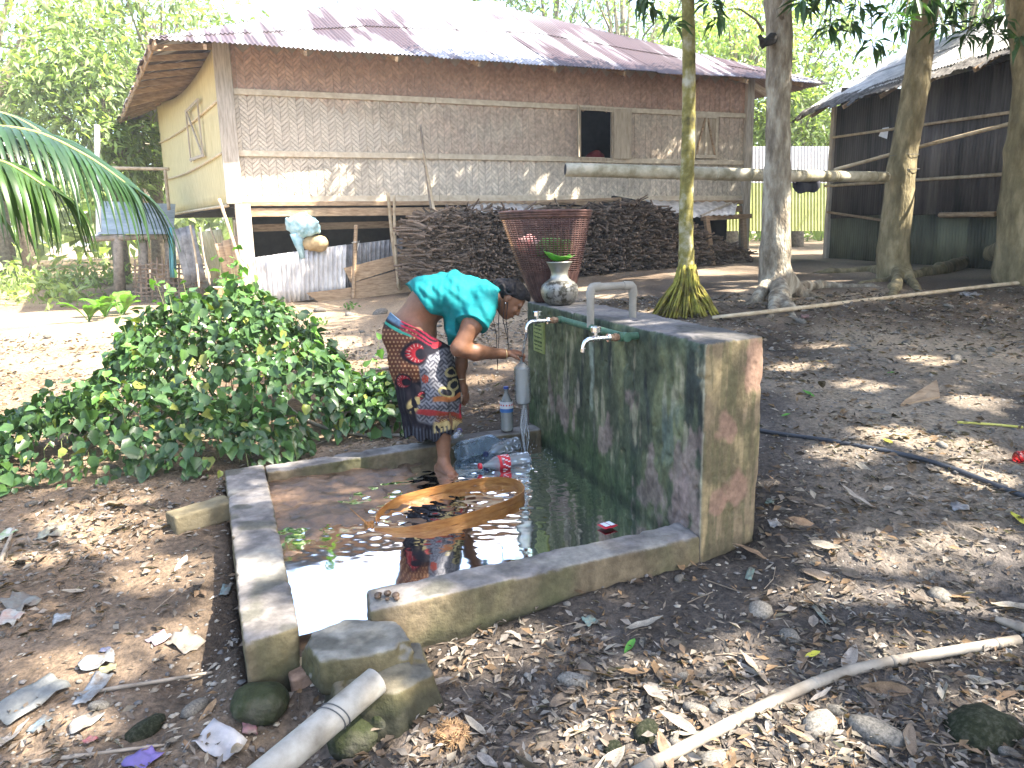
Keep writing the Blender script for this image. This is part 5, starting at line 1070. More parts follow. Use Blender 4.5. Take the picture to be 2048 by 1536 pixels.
def rand_dirs(n, down=.0):
    d = rng.normal(size=(n, 3)); d[:, 2] -= down; return d / np.linalg.norm(d, axis=1)[:, None]
M_leaf = mat('leaf', (.8, .8, .8), (1.2, 1.2, 1.2), scale=9, rough=.42, bump=0, attr=True, transl=.42, spec=.45)
M_leafd = mat('shade_leaf', (.8, .8, .8), (1.2, 1.2, 1.2), scale=9, rough=.38, bump=0, attr=True, transl=.22, spec=.5)
M_bark = mat('mango_bark', (.13, .105, .075), (.42, .38, .30), c3=(.25, .21, .155), scale=7, stretch=(1, 1, .35), rough=.95, bump=1.0, bscale=34, dist=.05, contrast=(.36, .62))
M_bark2 = mat('olive_bark', (.10, .082, .042), (.34, .28, .165), c3=(.20, .165, .09), scale=7, stretch=(1, 1, .35), rough=.95, bump=.9, bscale=26, dist=.03, contrast=(.32, .68))
M_limb = mat('limb_bark', (.12, .10, .075), (.28, .24, .18), scale=12, rough=.95, bump=.5)

# ================================================================ trees in the yard
def sdf_trunk(path, rad, roots, h=.026):
    """path [(px,py,depth)], radii; roots list of (pts, radii) in world"""
    pts = [A3(p) if p[0] > 50 else V3(*p) for p in path]; pr = []
    for i in range(len(pts) - 1): pr.append(cone_prim(pts[i], pts[i + 1], rad[i], rad[i + 1], .05))
    for rp, rr in roots:
        for i in range(len(rp) - 1): pr.append(cone_prim(rp[i], rp[i + 1], rr[i], rr[i + 1], .07))
    lo = np.min([p[1] for p in pr], axis=0) - .08; hi = np.max([p[2] for p in pr], axis=0) + .08
    return sdf_mesh('t', pr, lo, hi, h, post=lambda g, A: A + .022 * noise(g * V3(5, 5, 1.6)) + .010 * noise(g * V3(16, 16, 6)))
def gpt(px, py, up=0): p = ground_at(px, py); return p + V3(0, 0, up)
TREES = {}
def yard_tree(key, label, path, rad, roots, m_, top):
    b = A3(path[0]); T_ = Thing('mango_tree', label, 'tree', b); Vs, Q = sdf_trunk(path, rad, roots); mb = MB()
    o = link('trunk', mesh_np('trunk', Vs - T_.loc, Q, smooth=True), m_, T_.o); TREES[key] = (T_, A3(path[-1]), top); return T_
d2 = 10.0
b2 = at(1549, 590, d2)
r2 = [([b2 + V3(.05, -.05, .25), gpt(1600, 590, .02), gpt(1650, 597, -.03)], [.14, .09, .05]), ([b2 + V3(0, -.1, .22), gpt(1575, 615, .0), gpt(1590, 640, -.05)], [.10, .07, .04]), ([b2 + V3(-.08, 0, .2), gpt(1510, 605, .0), gpt(1480, 612, -.05)], [.10, .06, .03]), ([b2 + V3(.1, .0, .1), gpt(1640, 575, .03), gpt(1740, 572, -.02), gpt(1800, 585, -.06)], [.09, .06, .05, .03]), ([b2 + V3(-.0, -.1, .15), gpt(1545, 625, .0), gpt(1530, 650, -.05)], [.08, .06, .03])]
yard_tree(2, 'pale grey-barked tree with a burnt branch stub, second from the shed', [(1549, 600, d2), (1549, 500, d2), (1556, 340, d2), (1560, 170, d2), (1558, 0, d2), (1556, -250, d2), (1545, -480, d2)], [.21, .18, .155, .15, .155, .15, .13], r2, M_bark, 5.5)
d3 = 12.0; b3 = at(1790, 560, d3)
r3 = [([b3 + V3(-.1, 0, .2), gpt(1750, 545, .02), gpt(1660, 545, .0), gpt(1600, 548, -.05)], [.12, .09, .07, .04]), ([b3 + V3(.1, -.05, .15), gpt(1825, 568, .0), gpt(1845, 590, -.06)], [.11, .07, .04]), ([b3 + V3(0, -.1, .15), gpt(1790, 575, .0), gpt(1780, 600, -.06)], [.1, .07, .04])]
yard_tree(3, 'leaning olive-barked tree that carries the end of the bamboo rail', [(1786, 570, d3), (1786, 500, d3), (1803, 340, d3), (1832, 170, d3), (1854, 0, d3), (1880, -200, d3), (1920, -420, d3)], [.25, .23, .205, .175, .17, .16, .13], r3, M_bark2, 5.5)
d4 = 11.0; b4 = at(2040, 530, d4)
r4 = [([b4 + V3(-.1, 0, .3), gpt(1965, 522, .06), gpt(1880, 545, .04), gpt(1800, 560, .02), gpt(1720, 566, -.04)], [.17, .14, .11, .08, .05]), ([b4 + V3(-.05, -.1, .2), gpt(2010, 530, .03), gpt(1985, 548, -.04)], [.15, .10, .05]), ([b4 + V3(.1, -.1, .2), gpt(2070, 560, .0)], [.15, .08])]
yard_tree(4, 'thick buttress-rooted tree standing before the dark shed', [(2045, 540, d4), (2042, 420, d4), (2050, 300, d4), (2062, 170, d4), (2050, 60, d4), (2030, -60, d4), (2010, -300, d4)], [.38, .28, .24, .21, .19, .17, .14], r4, M_bark2, 5.5)
# burnt stub and twigs on tree 2
T2 = TREES[2][0]; mb = MB(); c_ = at(1545, 78, d2 - .08); mb.tube([c_, at(1530, 88, d2 - .2), at(1524, 80, d2 - .25), at(1518, 70, d2 - .25)], [.075, .06, .035, .02], 8, wob=.2); T2.part('burnt_stub', mb, mat('char', (.012, .011, .010), (.05, .045, .04), scale=20, bump=.6), smooth=True)
mb = MB(); mb.tube([at(1526, 62, d2 - .2), at(1512, 40, d2 - .3), at(1480, 18, d2 - .4), at(1455, 18, d2 - .5)], [.02, .014, .010, .006], 6); T2.part('twig', mb, M_limb, smooth=True)
mb = MB(); mb.tube([at(1565, 40, d2 - .12), at(1560, 20, d2 - .2), at(1578, -10, d2 - .3)], [.035, .03, .02], 7); T2.part('limb_stub', mb, M_bark, smooth=True)
# areca palm
d1 = 9.0; ba = at(1372, 612, d1); M_areca = mat('areca_stem', (.045, .04, .018), (.40, .38, .30), c3=(.20, .175, .05), scale=6, rough=.85, bump=.4, bscale=30, contrast=(.3, .7)); M_areca2 = mat('areca_moss', (.07, .05, .02), (.30, .28, .05), c3=(.17, .15, .03), scale=9, rough=.95, bump=.8, bscale=45)
AR = Thing('areca_palm', 'slender areca palm with a mossy yellow-green root skirt', 'palm', V3(ba[0], ba[1], float(gz(ba[0], ba[1]))))
pth = [(1373, 540, d1), (1372, 430, d1), (1376, 300, d1), (1378, 150, d1), (1376, 0, d1), (1374, -250, d1), (1376, -600, d1)]
mb = MB(); t = np.linspace(0, 6, 60); P = crom(np.array([A3(p) for p in pth]), t); rr = np.interp(t, [0, .6, 1.5, 3, 6], [.100, .083, .078, .073, .066]) * (1 + .06 * (np.arange(60) % 4 == 0)); mb.tube(P, rr, 16); AR.part('stem', mb, M_areca, smooth=True)
mb = MB(); c_ = AR.loc; mb.lathe([(.21, -.05), (.17, .1), (.135, .27), (.11, .43), (.095, .58)], c_ + V3(0, 0, 0), n=16); AR.part('root_core', mb, M_areca2)
for i in range(110):
    a = rng.uniform(0, 6.28); R0 = rng.uniform(.2, .41); z0 = rng.uniform(.27, .60); mb = MB(); a2 = a + rng.normal() * .25; q = lambda r, z: c_ + V3(r * math.cos(a + (a2 - a) * (1 - z)), r * math.sin(a + (a2 - a) * (1 - z)), z)
    mb.tube([q(.088, z0), q(.128 + .1 * (R0 - .2), z0 * .62), q(.06 + R0 * .62, z0 * .26), q(R0, -.02)], [.014, .015, .015, .013], 5, wob=.12); AR.part('root', mb, M_areca2, smooth=True)
pt_ = P[-1]
for i in range(8):
    a = i * .785 + .2; mb = MB(); rach = [pt_ + V3(math.cos(a) * r, math.sin(a) * r, 1.2 * r - .55 * r * r) for r in np.linspace(0, 1.7, 9)]; mb.tube(rach, np.linspace(.02, .005, 9), 5)
    for j in range(2, 9):
        for s_ in (-1, 1):
            d_ = V3(-math.sin(a) * s_, math.cos(a) * s_, -.4); q = rach[j]; tip = q + d_ * .45 + V3(math.cos(a), math.sin(a), 0) * .2; sd = V3(0, 0, .03); mb.add([q, (q + tip) / 2 + sd, tip, (q + tip) / 2 - sd], [(0, 1, 2, 3)])
    AR.part('frond', mb, M_leafg)

# ---- off-frame neighbours whose crowns roof the yard
for key, (x, y, lab) in {5: (5.6, 4.0, 'tall mango tree behind the hose to the side of the tap wall'), 6: (7.6, 1.2, 'spreading mango tree at the yard edge beyond the thin pole'), 7: (9.4, 6.0, 'stout mango tree beyond the shed gable'), 8: (4.6, -1.6, 'mango tree at the back of the yard path')}.items():
    z = float(gz(x, y)); T_ = Thing('mango_tree', lab, 'tree', V3(x, y, z)); mb = MB(); mb.tube([(x, y, z - .1), (x, y, z + .3), (x + .05, y, z + 2), (x - .1, y + .1, z + 4.2), (x - .1, y + .2, z + 5.6)], [.34, .24, .2, .17, .12], 14, wob=.06); T_.part('trunk', mb, M_bark, smooth=True); TREES[key] = (T_, V3(x - .1, y + .2, z + 4.6), 6)

# ---- the roof of leaves: clumps sit where the yard is shaded, gaps where sun patches fall
lit = []
def L_(p, r): lit.append((np.asarray(p, float), r))
for px, py, r in ((60, 620, .9), (110, 720, .9), (40, 790, .6), (200, 660, .5), (-60, 700, .9), (660, 690, .42), (600, 660, .3), (730, 730, .3), (1250, 590, .4), (1190, 575, .3), (1650, 560, .3), (1700, 535, .35), (1900, 530, .4), (1330, 575, .25), (1450, 580, .25),
                  (310, 1055, .16), (330, 1150, .20), (230, 1095, .15), (190, 1050, .16), (370, 1275, .10), (120, 1335, .13), (50, 1470, .13), (190, 1450, .05), (260, 1000, .12), (130, 1030, .12), (60, 1120, .10),
                  (1420, 1430, .25), (1500, 1390, .12), (1260, 1400, .09), (1560, 1440, .07), (950, 1315, .11), (1040, 1275, .07), (1330, 1460, .10), (1740, 1115, .13), (1690, 1190, .14), (1960, 1100, .16), (1890, 1240, .16), (1790, 872, .14), (1690, 905, .10), (1940, 900, .14), (1950, 955, .10), (1730, 770, .14), (1590, 735, .14), (1960, 800, .15), (1860, 720, .16), (1640, 690, .15), (2000, 1400, .08), (1620, 1500, .08), (1600, 1215, .09), (1800, 1300, .08), (700, 1480, .04), (960, 760, .14), (980, 820, .12), (720, 880, .10), (640, 900, .08), (1000, 735, .12), (1130, 1500, .05), (1480, 1290, .06), (860, 1500, .05)):
    L_(ground_at(px, py), r * ((1.22 if px > 700 else .85) if py > 850 else 1))
for px, py, z, r in ((505, 1143, .12, .085), (535, 1229, .12, .095), (517, 1000, .12, .06), (856, 1195, .12, .09), (560, 1010, .03, .14), (625, 1095, .03, .11), (720, 990, .03, .12), (800, 985, .03, .12), (1440, 672, 1.0, .07), (1010, 965, .05, .10), (560, 935, .1, .1)): L_(atz(px, py, z), r)
for px, py, d, r in ((935, 560, 4.7, .15), (900, 552, 4.7, .10), (935, 690, 4.5, .07), (800, 660, 4.6, .08), (890, 900, 4.5, .05), (845, 740, 4.45, .08), (470, 690, 5.6, .28), (560, 730, 5.4, .30), (620, 760, 5.4, .32), (400, 600, 5.9, .22), (500, 640, 5.8, .25), (700, 790, 5.5, .3), (1575, 500, 9.9, .2), (1570, 430, 9.9, .12), (1375, 560, 9.0, .28), (1380, 300, 9.0, .10), (1375, 420, 9.0, .12), (1385, 220, 9.0, .1), (1830, 180, 11.9, .15), (1800, 430, 11.9, .15), (1150, 600, 5.2, .1), (1120, 560, 5.1, .14), (1030, 470, 5.2, .1), (2020, 510, 10.8, .25), (1500, 345, 10.9, .2), (1680, 350, 11.5, .4), (1480, 800, 3.4, .06), (1450, 720, 3.3, .05)): L_(at(px, py, d), r)
for px, py, r in ((592, 352, .26), (610, 385, .2), (478, 345, .28), (1120, 365, .28), (1095, 350, .2), (1160, 380, .2), (700, 345, .12), (560, 540, .35), (620, 520, .3), (690, 560, .2), (870, 350, .12), (1250, 470, .3), (1200, 500, .3), (770, 390, .15), (780, 560, .2), (1420, 480, .15)): L_(hf(px, py, .1), r * .34)
LP = np.array([p for p, r in lit]); LR = np.array([r for p, r in lit])
def sun_ok(X, pad=.05):
    ok = np.ones(len(X), bool)
    for i in range(0, len(X), 4000):
        d = X[i:i + 4000, None] - LP[None]; t = d @ SUN; q = d - t[..., None] * SUN; ok[i:i + 4000] = ~(((q ** 2).sum(-1) < (LR + pad) ** 2) & (t > 0)).any(1)
    # keep the house roof in the open
    for z in (5.7, 6.2, 6.7):
        t = (X[:, 2] - z) / SUN[2]; g = X - t[:, None] * SUN; s = (g - FL) @ HD; n_ = (g - FL) @ HN; ok &= ~((t > 0) & (s > -1.5) & (s < HL + 2) & (n_ < .2 + (4.9 - z) * .6) & (n_ > -8))
    return ok
def in_view(X, zpad=.0):
    px, py = pxy(X); return (px > -40) & (px < 2090) & (py > -30)
cl = []
NG = 2500
for k in range(3600):          # clump centres
    if k < NG: g = V3(-3.6 + 9.6 * ((k * .754877666) % 1) + rng.normal() * .06, .2 + 13.3 * ((k * .569840291) % 1) + rng.normal() * .06, 0); g[2] = gz0(g[0], g[1]); z = rng.uniform(5.2 + max(0, g[1] - 9) * .25, 9.0)
    else: g = hp_(rng.uniform(-.5, HL + 1.5), rng.uniform(.8, 4.0), rng.uniform(0, 1.5)); z = rng.uniform(6.0, 8.5)
    if g[0] < -2.2 and g[1] > 4.4 + .3 * (g[0] + 2.2): continue
    cl.append(g + SUN * ((z - g[2]) / SUN[2]))
cl = np.array(cl); crown_xy = {k: v[1][:2] for k, v in TREES.items()}; keys = list(crown_xy); own = np.array([keys[int(np.argmin([np.hypot(*(c_[:2] - crown_xy[k])) for k in keys]))] for c_ in cl])
NL = 36; cen = np.repeat(cl, NL, axis=0); ow = np.repeat(own, NL)
off = rng.normal(size=cen.shape) * V3(.26, .26, .2); X = cen + off; Dd = off / np.linalg.norm(off, axis=1)[:, None] * .7 + rng.normal(size=X.shape) * .4 + V3(0, 0, -.45); Nl = V3(0, 0, 1) + rng.normal(size=X.shape) * .45
Ls = rng.uniform(.18, .29, len(X)); ok = sun_ok(X + Dd / np.linalg.norm(Dd, axis=1)[:, None] * (Ls * .5)[:, None]) & ~in_view(X)
X, Dd, Nl, Ls, ow = X[ok], Dd[ok], Nl[ok], Ls[ok], ow[ok]
gcol = V3(.045, .105, .022) * rng.uniform(.6, 1.5, (len(X), 1)) + V3(.03, .03, 0) * rng.uniform(0, 1, (len(X), 1))
for k in keys:
    m_ = ow == k; T_ = TREES[k][0]
    if m_.sum(): v, f, c_ = leaf_mesh(X[m_], Dd[m_], Nl[m_], Ls[m_], Ls[m_] * .30, gcol[m_]); tag(link('crown', mesh_np('crown', v - T_.loc, f, c_), M_leafd, T_.o), kind='stuff')
    ce = cl[own == k]; base = TREES[k][1]
    if len(ce):
        lim = MB(); ce = ce[::6]
        for c_ in ce:
            md = base + (c_ - base) * .5 + V3(0, 0, .25)
            if in_view(np.array([md, c_])).any(): continue
            lim.tube([base + V3(0, 0, rng.uniform(-.3, .3)), md, c_], [.06, .04, .012], 6)
        if lim.n: T_.part('limbs', lim, M_limb, smooth=True)
# ---- hanging sprays that come down into the picture, one object to a leaf
sm_leaf = []
for i in range(3):
    v, f, c_ = leaf_mesh(np.zeros((1, 3)), V3(1, 0, 0)[None], V3(0, 0, 1)[None], 1., .27, np.array([[.045, .10, .03]]) * (.8 + .25 * i), .25, .12 + .1 * i); me = mesh_np('leaf', v, f, c_); me.materials.append(M_leafd); sm_leaf.append(me)
spr = [(1700, 62, 6.6, 2), (1745, 95, 6.7, 2), (1662, 62, 6.5, 2), (1780, 30, 6.8, 3), (1720, 20, 6.4, 2), (1905, 20, 7.2, 3), (1960, 50, 7.2, 3), (2012, 40, 7.0, 4), (1880, 58, 7.3, 3), (1300, 22, 6.9, 2), (1345, 52, 7.0, 2), (1420, 10, 7.0, 2), (1435, 42, 7.1, 2), (1605, 12, 6.5, 2), (1650, 0, 6.4, 2), (1930, 78, 7.1, 3), (1830, 10, 6.9, 3), (1990, 70, 7.0, 4), (1285, 2, 6.9, 2), (1800, 55, 6.7, 3), (1860, 5, 7.0, 3), (2040, 85, 7.0, 4)]
for (px, py, d, k) in spr:
    d += 1.6
    T_ = TREES[k][0]; c_ = at(px, py, d); mb = MB(); up_ = at(px + rng.uniform(-30, 60), -60, d + .3); mb.tube([up_, (up_ + c_) / 2 + V3(.05, 0, .03), c_], [.012, .008, .004], 5); T_.part('twig', mb, M_limb, smooth=True)
    for j in range(13):
        dr_ = norm(V3(rng.normal(), rng.normal() * .7, -.55 + rng.normal() * .45)); b_ = c_ + dr_ * .02 + V3(0, 0, rng.uniform(0, .10)); L = rng.uniform(.16, .28); o = link('leaf', sm_leaf[rng.integers(3)], None, T_.o, loc=tuple(b_ - T_.loc)); q = Vector(dr_).to_track_quat('X', 'Z'); o.rotation_mode = 'QUATERNION'; o.rotation_quaternion = q; o.scale = (L, L, L)

# ================================================================ trees and growth beyond the yard
def far_tree(x, y, h, rx, label, col, n=4200, leaf=.34, trunk=True, zlow=.35, clump=70):
    z0 = float(gz0(x, y)); T_ = Thing('leafy_tree', label, 'tree', V3(x, y, z0), 'trees beyond the yard'); mb = MB(); lean = rng.normal() * .4
    mb.tube([(x, y, z0 - .2), (x + lean * .3, y, z0 + h * .3), (x + lean, y, z0 + h * .62), (x + lean, y, z0 + h * .85)], [.24, .18, .12, .05], 8, wob=.08); tr = T_.part('trunk', mb, M_limb, smooth=True)
    ce = []
    while len(ce) < clump:
        q = rng.normal(size=3); q = q / np.linalg.norm(q) * rng.uniform(.45, 1) ** .6; ce.append(V3(x + lean + q[0] * rx, y + q[1] * rx, z0 + h * (zlow + 1) / 2 + q[2] * h * (1 - zlow) / 2))
    ce = np.array(ce); mb = MB()
    for c_ in ce[::4]: mb.tube([V3(x + lean * .6, y, z0 + h * .45), (V3(x + lean, y, z0 + h * .6) + c_) / 2, c_], [.07, .045, .012], 5)
    T_.part('limbs', mb, M_limb)
    i = rng.integers(0, clump, n); o = rng.normal(size=(n, 3)) * V3(.55, .55, .38) * rx / 2.6; P = ce[i] + o; D = o / np.linalg.norm(o, axis=1)[:, None] + rng.normal(size=(n, 3)) * .5 + V3(0, 0, -.4); cc_ = np.asarray(col) * rng.uniform(.55, 1.5, (n, 1)) * (1 + .35 * rng.normal(size=clump))[i, None].clip(.5, 1.6)
    v, f, c_ = leaf_mesh(P, D, V3(0, 0, 1) + rng.normal(size=(n, 3)) * .5, rng.uniform(.6, 1.2, n) * leaf, rng.uniform(.22, .36, n) * leaf, cc_); tag(link('crown', mesh_np('crown', v - T_.loc, f, c_), M_leaf, T_.o), kind='stuff')
G1, G2, G3 = V3(.20, .26, .11), V3(.25, .31, .13), V3(.15, .21, .10)  # far leaf greens paled to imitate glare over the background
for a in ((-13.5, 20.5, 9.5, 3.2, 'broad pale tree beyond the coconut frond', G2), (-10.4, 22.5, 8.5, 2.6, 'bright tree showing left of the side eave, next to the lean-to', G1), (-17, 27, 11, 3.8, 'tall tree behind the lean-to yard', G3), (-10.6, 20.8, 6.2, 1.9, 'small bushy tree directly behind the lean-to roof', G1), (-14.5, 31, 12, 4, 'tall pale crown rising far behind the side eave', G2),
          (1.6, 31, 12.2, 3.0, 'crown showing above the house ridge', G3), (4.6, 30, 11.6, 3.2, 'crown above the descending roof hip', G1), (8.2, 28, 9.0, 2.4, 'tree framed between the house and the dark shed', G2), (11.0, 31, 9.5, 2.6, 'pale tree just behind the shed gable', G1), (15.5, 27, 12, 3.6, 'large tree towering over the shed roof', G3), (10.6, 28, 5.6, 1.6, 'low bushy tree above the green fence', G2), (7.6, 36, 10.5, 3, 'farthest crown in the gap beside the house', G1), (-21, 22, 10, 3.6, 'outermost tree past the palm', G1), (20, 24, 11, 3.6, 'outermost tree past the shed', G2)):
    far_tree(*a)
# distant wood: one mass that closes the horizon
n = 15000; th = rng.uniform(-1.1, 1.1, n); R_ = rng.uniform(38, 60, n); P = np.stack([R_ * np.sin(th), R_ * np.cos(th), .5 + np.abs(rng.normal(size=n)) * 2.6 + rng.uniform(0, 2.5, n)], 1); v, f, c_ = leaf_mesh(P, rand_dirs(n, .3), V3(0, 0, 1) + rng.normal(size=(n, 3)) * .6, rng.uniform(.7, 1.4, n), rng.uniform(.4, .7, n), G2 * rng.uniform(.5, 1.4, (n, 1))); tag(link('distant_wood', mesh_np('distant_wood', v, f, c_), M_leaf), 'far belt of pale green woodland closing the view', 'woodland', kind='stuff')
# undergrowth beyond the lit path
n = 9000; P = np.stack([rng.uniform(-18, -8.0, n), rng.uniform(13, 23, n), np.zeros(n)], 1); P[:, 2] = gz0(P[:, 0], P[:, 1]) + np.abs(rng.normal(size=n)) * .45 * (.5 + .5 * noise(P * .5)); keep_ = noise(P * V3(.45, .45, 0) + 3) > -.25; P = P[keep_]; n = len(P); v, f, c_ = leaf_mesh(P, rand_dirs(n, -.4), V3(0, 0, 1) + rng.normal(size=(n, 3)) * .6, rng.uniform(.14, .32, n), rng.uniform(.05, .12, n), G2 * rng.uniform(.6, 1.4, (n, 1))); tag(link('undergrowth', mesh_np('undergrowth', v, f, c_), M_leaf), 'low bright undergrowth around the lean-to', 'undergrowth', kind='stuff')
# ================================================================ dark tin shed
KS = 1.2; SL = V3(6.3 * KS, 15.0 * KS, 0); SD = norm(V3(.94, -4.4, 0)); SN = V3(SD[1], -SD[0], 0)
if SN[0] > 0: SN = -SN
def sf(px, py, off=0.):
    d = _f + _r * (px - 1024) / FPX - _u * (py - 768) / FPX; p0 = SL + SN * off; return CAM + d * (((p0 - CAM) @ SN) / (d @ SN))
def sp_(s, z, off=0.): return V3(*(SL + SD * s + SN * off)[:2], z)
shed = Thing('tin_shed', 'dark patched corrugated-tin shed with a sagging roof', 'shed', sp_(3.5, .8, -1.5)); SLN = 9.6; SZ0, SZ1 = .62, 1.48 + KS * 2.24
M_blk = mat('black_tin', (.024, .021, .02), (.11, .095, .085), scale=3, stretch=(1.6, 1.6, .22), rough=.6, metal=.15, bump=.2, rnd=.55); M_grn = mat('green_tin', (.05, .052, .03), (.13, .13, .08), scale=3, stretch=(1, 1, .3), rough=.55, metal=.2, bump=.2, rnd=.3); M_brn = mat('brown_tin', (.13, .075, .05), (.30, .21, .14), scale=3, stretch=(1, 1, .3), rough=.6, metal=.2, bump=.2)
def shed_sheet(s0, s1, z0, z1, m_, off=.0, sl=0, nm='wall_sheet', bot=0):
    s = np.linspace(s0, s1, max(10, int((s1 - s0) / .019))); P = np.array([[sp_(q, z + (sl * (q - s0) if t else bot * (q - s0)), off + .012 * math.sin(q * 2 * math.pi / .076)) for q in s] for t, z in enumerate((z0, z1))]); mb = MB(); mb.grid(P); o = shed.part(nm, mb, m_, smooth=True); m2 = o.modifiers.new('s', 'SOLIDIFY'); m2.thickness = .003
s = .02; k = 0
for w_ in (.82, .8, .84, .8, .8, .8, .82, .8, .8, .8, .8, .6):
    m_ = M_brn if 5.4 < s < 6.1 else M_blk; shed_sheet(s, s + w_ - .015 + .03, 1.66 + .05 * math.sin(k), SZ1, m_, .008 * (k % 2)); shed_sheet(s, s + w_, SZ0 - .1, 1.70, M_grn, -.02 + .01 * (k % 2), 0); s += w_; k += 1
mb = MB(); mb.bar(sp_(-.04, SZ0 - .2, .02), sp_(-.04, SZ1, .02), .12, .12, up=SN); shed.part('corner_post', mb, M_post, bevel=.008)
mb = MB(); wallq(mb, sp_(0, 0, -.08), sp_(0, 0, -4.2), SZ0 - .1, SZ1 + .4); shed.part('gable_wall', mb, M_blk); mb = MB(); wallq(mb, sp_(0, 0, -4.2), sp_(SLN, 0, -4.2), SZ0 - .1, SZ1); shed.part('back_wall', mb, M_blk); mb = MB(); wallq(mb, sp_(SLN, 0, -4.2), sp_(SLN, 0, -.05), SZ0 - .1, SZ1); shed.part('gable_wall', mb, M_blk)
for (a_, b_, r_, bam) in (((1665, 275), (2040, 222), .03, 1), ((1650, 372), (2015, 348), .035, 1), ((1655, 424), (1760, 440), .03, 0), ((1880, 430), (1990, 428), .05, 0)):
    mb = MB(); p0, p1 = sf(*a_, .06), sf(*b_, .06); mb.tube([p0, (p0 + p1) / 2, p1], r_, 7, wob=.04); shed.part('wall_batten', mb, M_bam if bam else M_plank, smooth=True)
mb = MB(); P4 = [sf(*q, .05) for q in ((1765, 256), (1778, 254), (1774, 278), (1757, 272))]; mb.add(P4, [(0, 1, 2, 3)]); shed.part('paper_scrap', mb, M_whlab)
# roof with torn lower courses
E_l = sf(1590, 236, .66); E_r = E_l + SD * 10.4; E_r[2] = E_l[2] + .15; upv = norm(-SN * 2.2 + V3(0, 0, 1.28)); M_thatch = mat('weathered_roofing', (.30, .30, .30), (.60, .59, .57), scale=4, stretch=(1, 1, 1), rough=.6, metal=.1, bump=.4); M_tatter = mat('tattered_roofing', (.04, .037, .035), (.20, .19, .18), scale=9, rough=.8, bump=.8, bscale=25)
d_ = norm(E_r - E_l); nr = norm(np.cross(d_, upv)); nr = nr if nr[2] > 0 else -nr; Lr = np.linalg.norm(E_r - E_l); k = 13
for i in range(k):
    s = np.linspace(i * Lr / k - .03, (i + 1) * Lr / k + .03, 46)
    for r_, (t0, t1, m_) in enumerate(((-.0, .62, M_tatter), (.45, 1.7, M_thatch), (1.6, 2.75, M_thatch))):
        rows = []; jag = .16 * fbm(np.stack([s * 5, 0 * s + i, 0 * s], -1), 3) if r_ == 0 else 0 * s
        for q in np.linspace(0, 1, 5):
            t = t0 + (t1 - t0) * q + jag * (1 - q); zz = .014 * np.sin(s * 2 * math.pi / .076) + .02 * r_ + (.05 * fbm(np.stack([s * 3, 0 * s + q * 2, 0 * s], -1), 2) if r_ == 0 else 0) - .03 * (t ** 2) * .1; rows.append(E_l + d_ * s[:, None] + upv * t[:, None] + nr * (zz[:, None] if np.ndim(zz) else zz))
        mb = MB(); mb.grid(np.array(rows)); shed.part('roof_sheet', mb, m_, smooth=True)
up2 = norm(-SN * 2.2 - V3(0, 0, 1.28)); rt = E_l + upv * 2.74
for i in range(8):
    s = np.linspace(i * Lr / 8, (i + 1) * Lr / 8 + .03, 50); mb = MB(); mb.grid(np.array([rt + d_ * s[:, None] + up2 * t + V3(0, 0, .012) * np.sin(s * 80)[:, None] for t in (0, 1.4, 2.8)])); shed.part('roof_sheet', mb, M_thatch, smooth=True)
for i in range(9): e_ = E_l + d_ * (Lr * (i + .5) / 9) - nr * .07; mb = MB(); mb.bar(e_, e_ + upv * 1.4, .05, .08); shed.part('rafter', mb, M_plank)
mb = MB(); mb.bar(E_l + d_ * .02 - nr * .05, rt + d_ * .02 - nr * .05, .04, .10); shed.part('barge_board', mb, M_post)

# rails and poles on the trees
rail = stick('bamboo_rail', 'thick bamboo pole slung level between the tree trunks', 'bamboo pole', [at(1131, 339, 10.1), at(1370, 346, 10.35), at(1560, 351, 10.75), at(1772, 354, 11.85)], [.088, .086, .083, .078], mat('old_bamboo', (.20, .175, .10), (.52, .47, .36), scale=5, rough=.5, bump=.25), 14, nodes=8, wob=.01)
mb = MB(); q = at(1131, 339, 10.09); dd = norm(at(1370, 346, 10.35) - q); mb.lathe([(.0001, .004), (.07, .004)], q, (norm(np.cross(dd, (0, 0, 1))), norm(np.cross(np.cross(dd, (0, 0, 1)), dd)), -dd), 14); rail.part('hollow_end', mb, M_dark)  # flat dark disc paints the shade inside the hollow
stick('pole', 'thin brown pole slanting from the rail up to the buttress-rooted tree', 'pole', [at(1668, 340, 13.0), at(1830, 296, 12.3), at(2025, 246, 11.2)], .03, M_bam, 7)
tw = Thing('tie_wire', 'thin wire tied round the leaning olive-barked tree at the rail', 'wire', at(1805, 340, 11.8)); mb = MB(); c_ = at(1806, 338, 12.0); mb.tube([c_ + V3(.225 * math.cos(a), .225 * math.sin(a), .02 * math.sin(a)) for a in np.linspace(0, 6.3, 26)], .005, 5); mb.tube([c_ + V3(.21 * math.cos(a), .21 * math.sin(a), .2) for a in np.linspace(0, 6.3, 26)], .004, 5); tw.part('wire_loop', mb, M_wire)
cl_ = Thing('hanging_cloth', 'dark cloth hung from the bamboo pole beside the shed', 'cloth', at(1612, 372, 11.1)); u = np.linspace(0, 1, 12); mb = MB(); mb.grid(np.array([[at(1585 + 55 * a, 362 + (26 * math.sin(2.2 * a + .5) + 4 * math.sin(9 * a)) * b, 11.05 + .03 * math.sin(12 * a)) for a in u] for b in np.linspace(0, 1, 4)])); o = cl_.part('cloth_body', mb, mat('black_cloth', (.02, .02, .028), (.05, .05, .06), rough=.9), smooth=True); m2 = o.modifiers.new('s', 'SOLIDIFY'); m2.thickness = .006
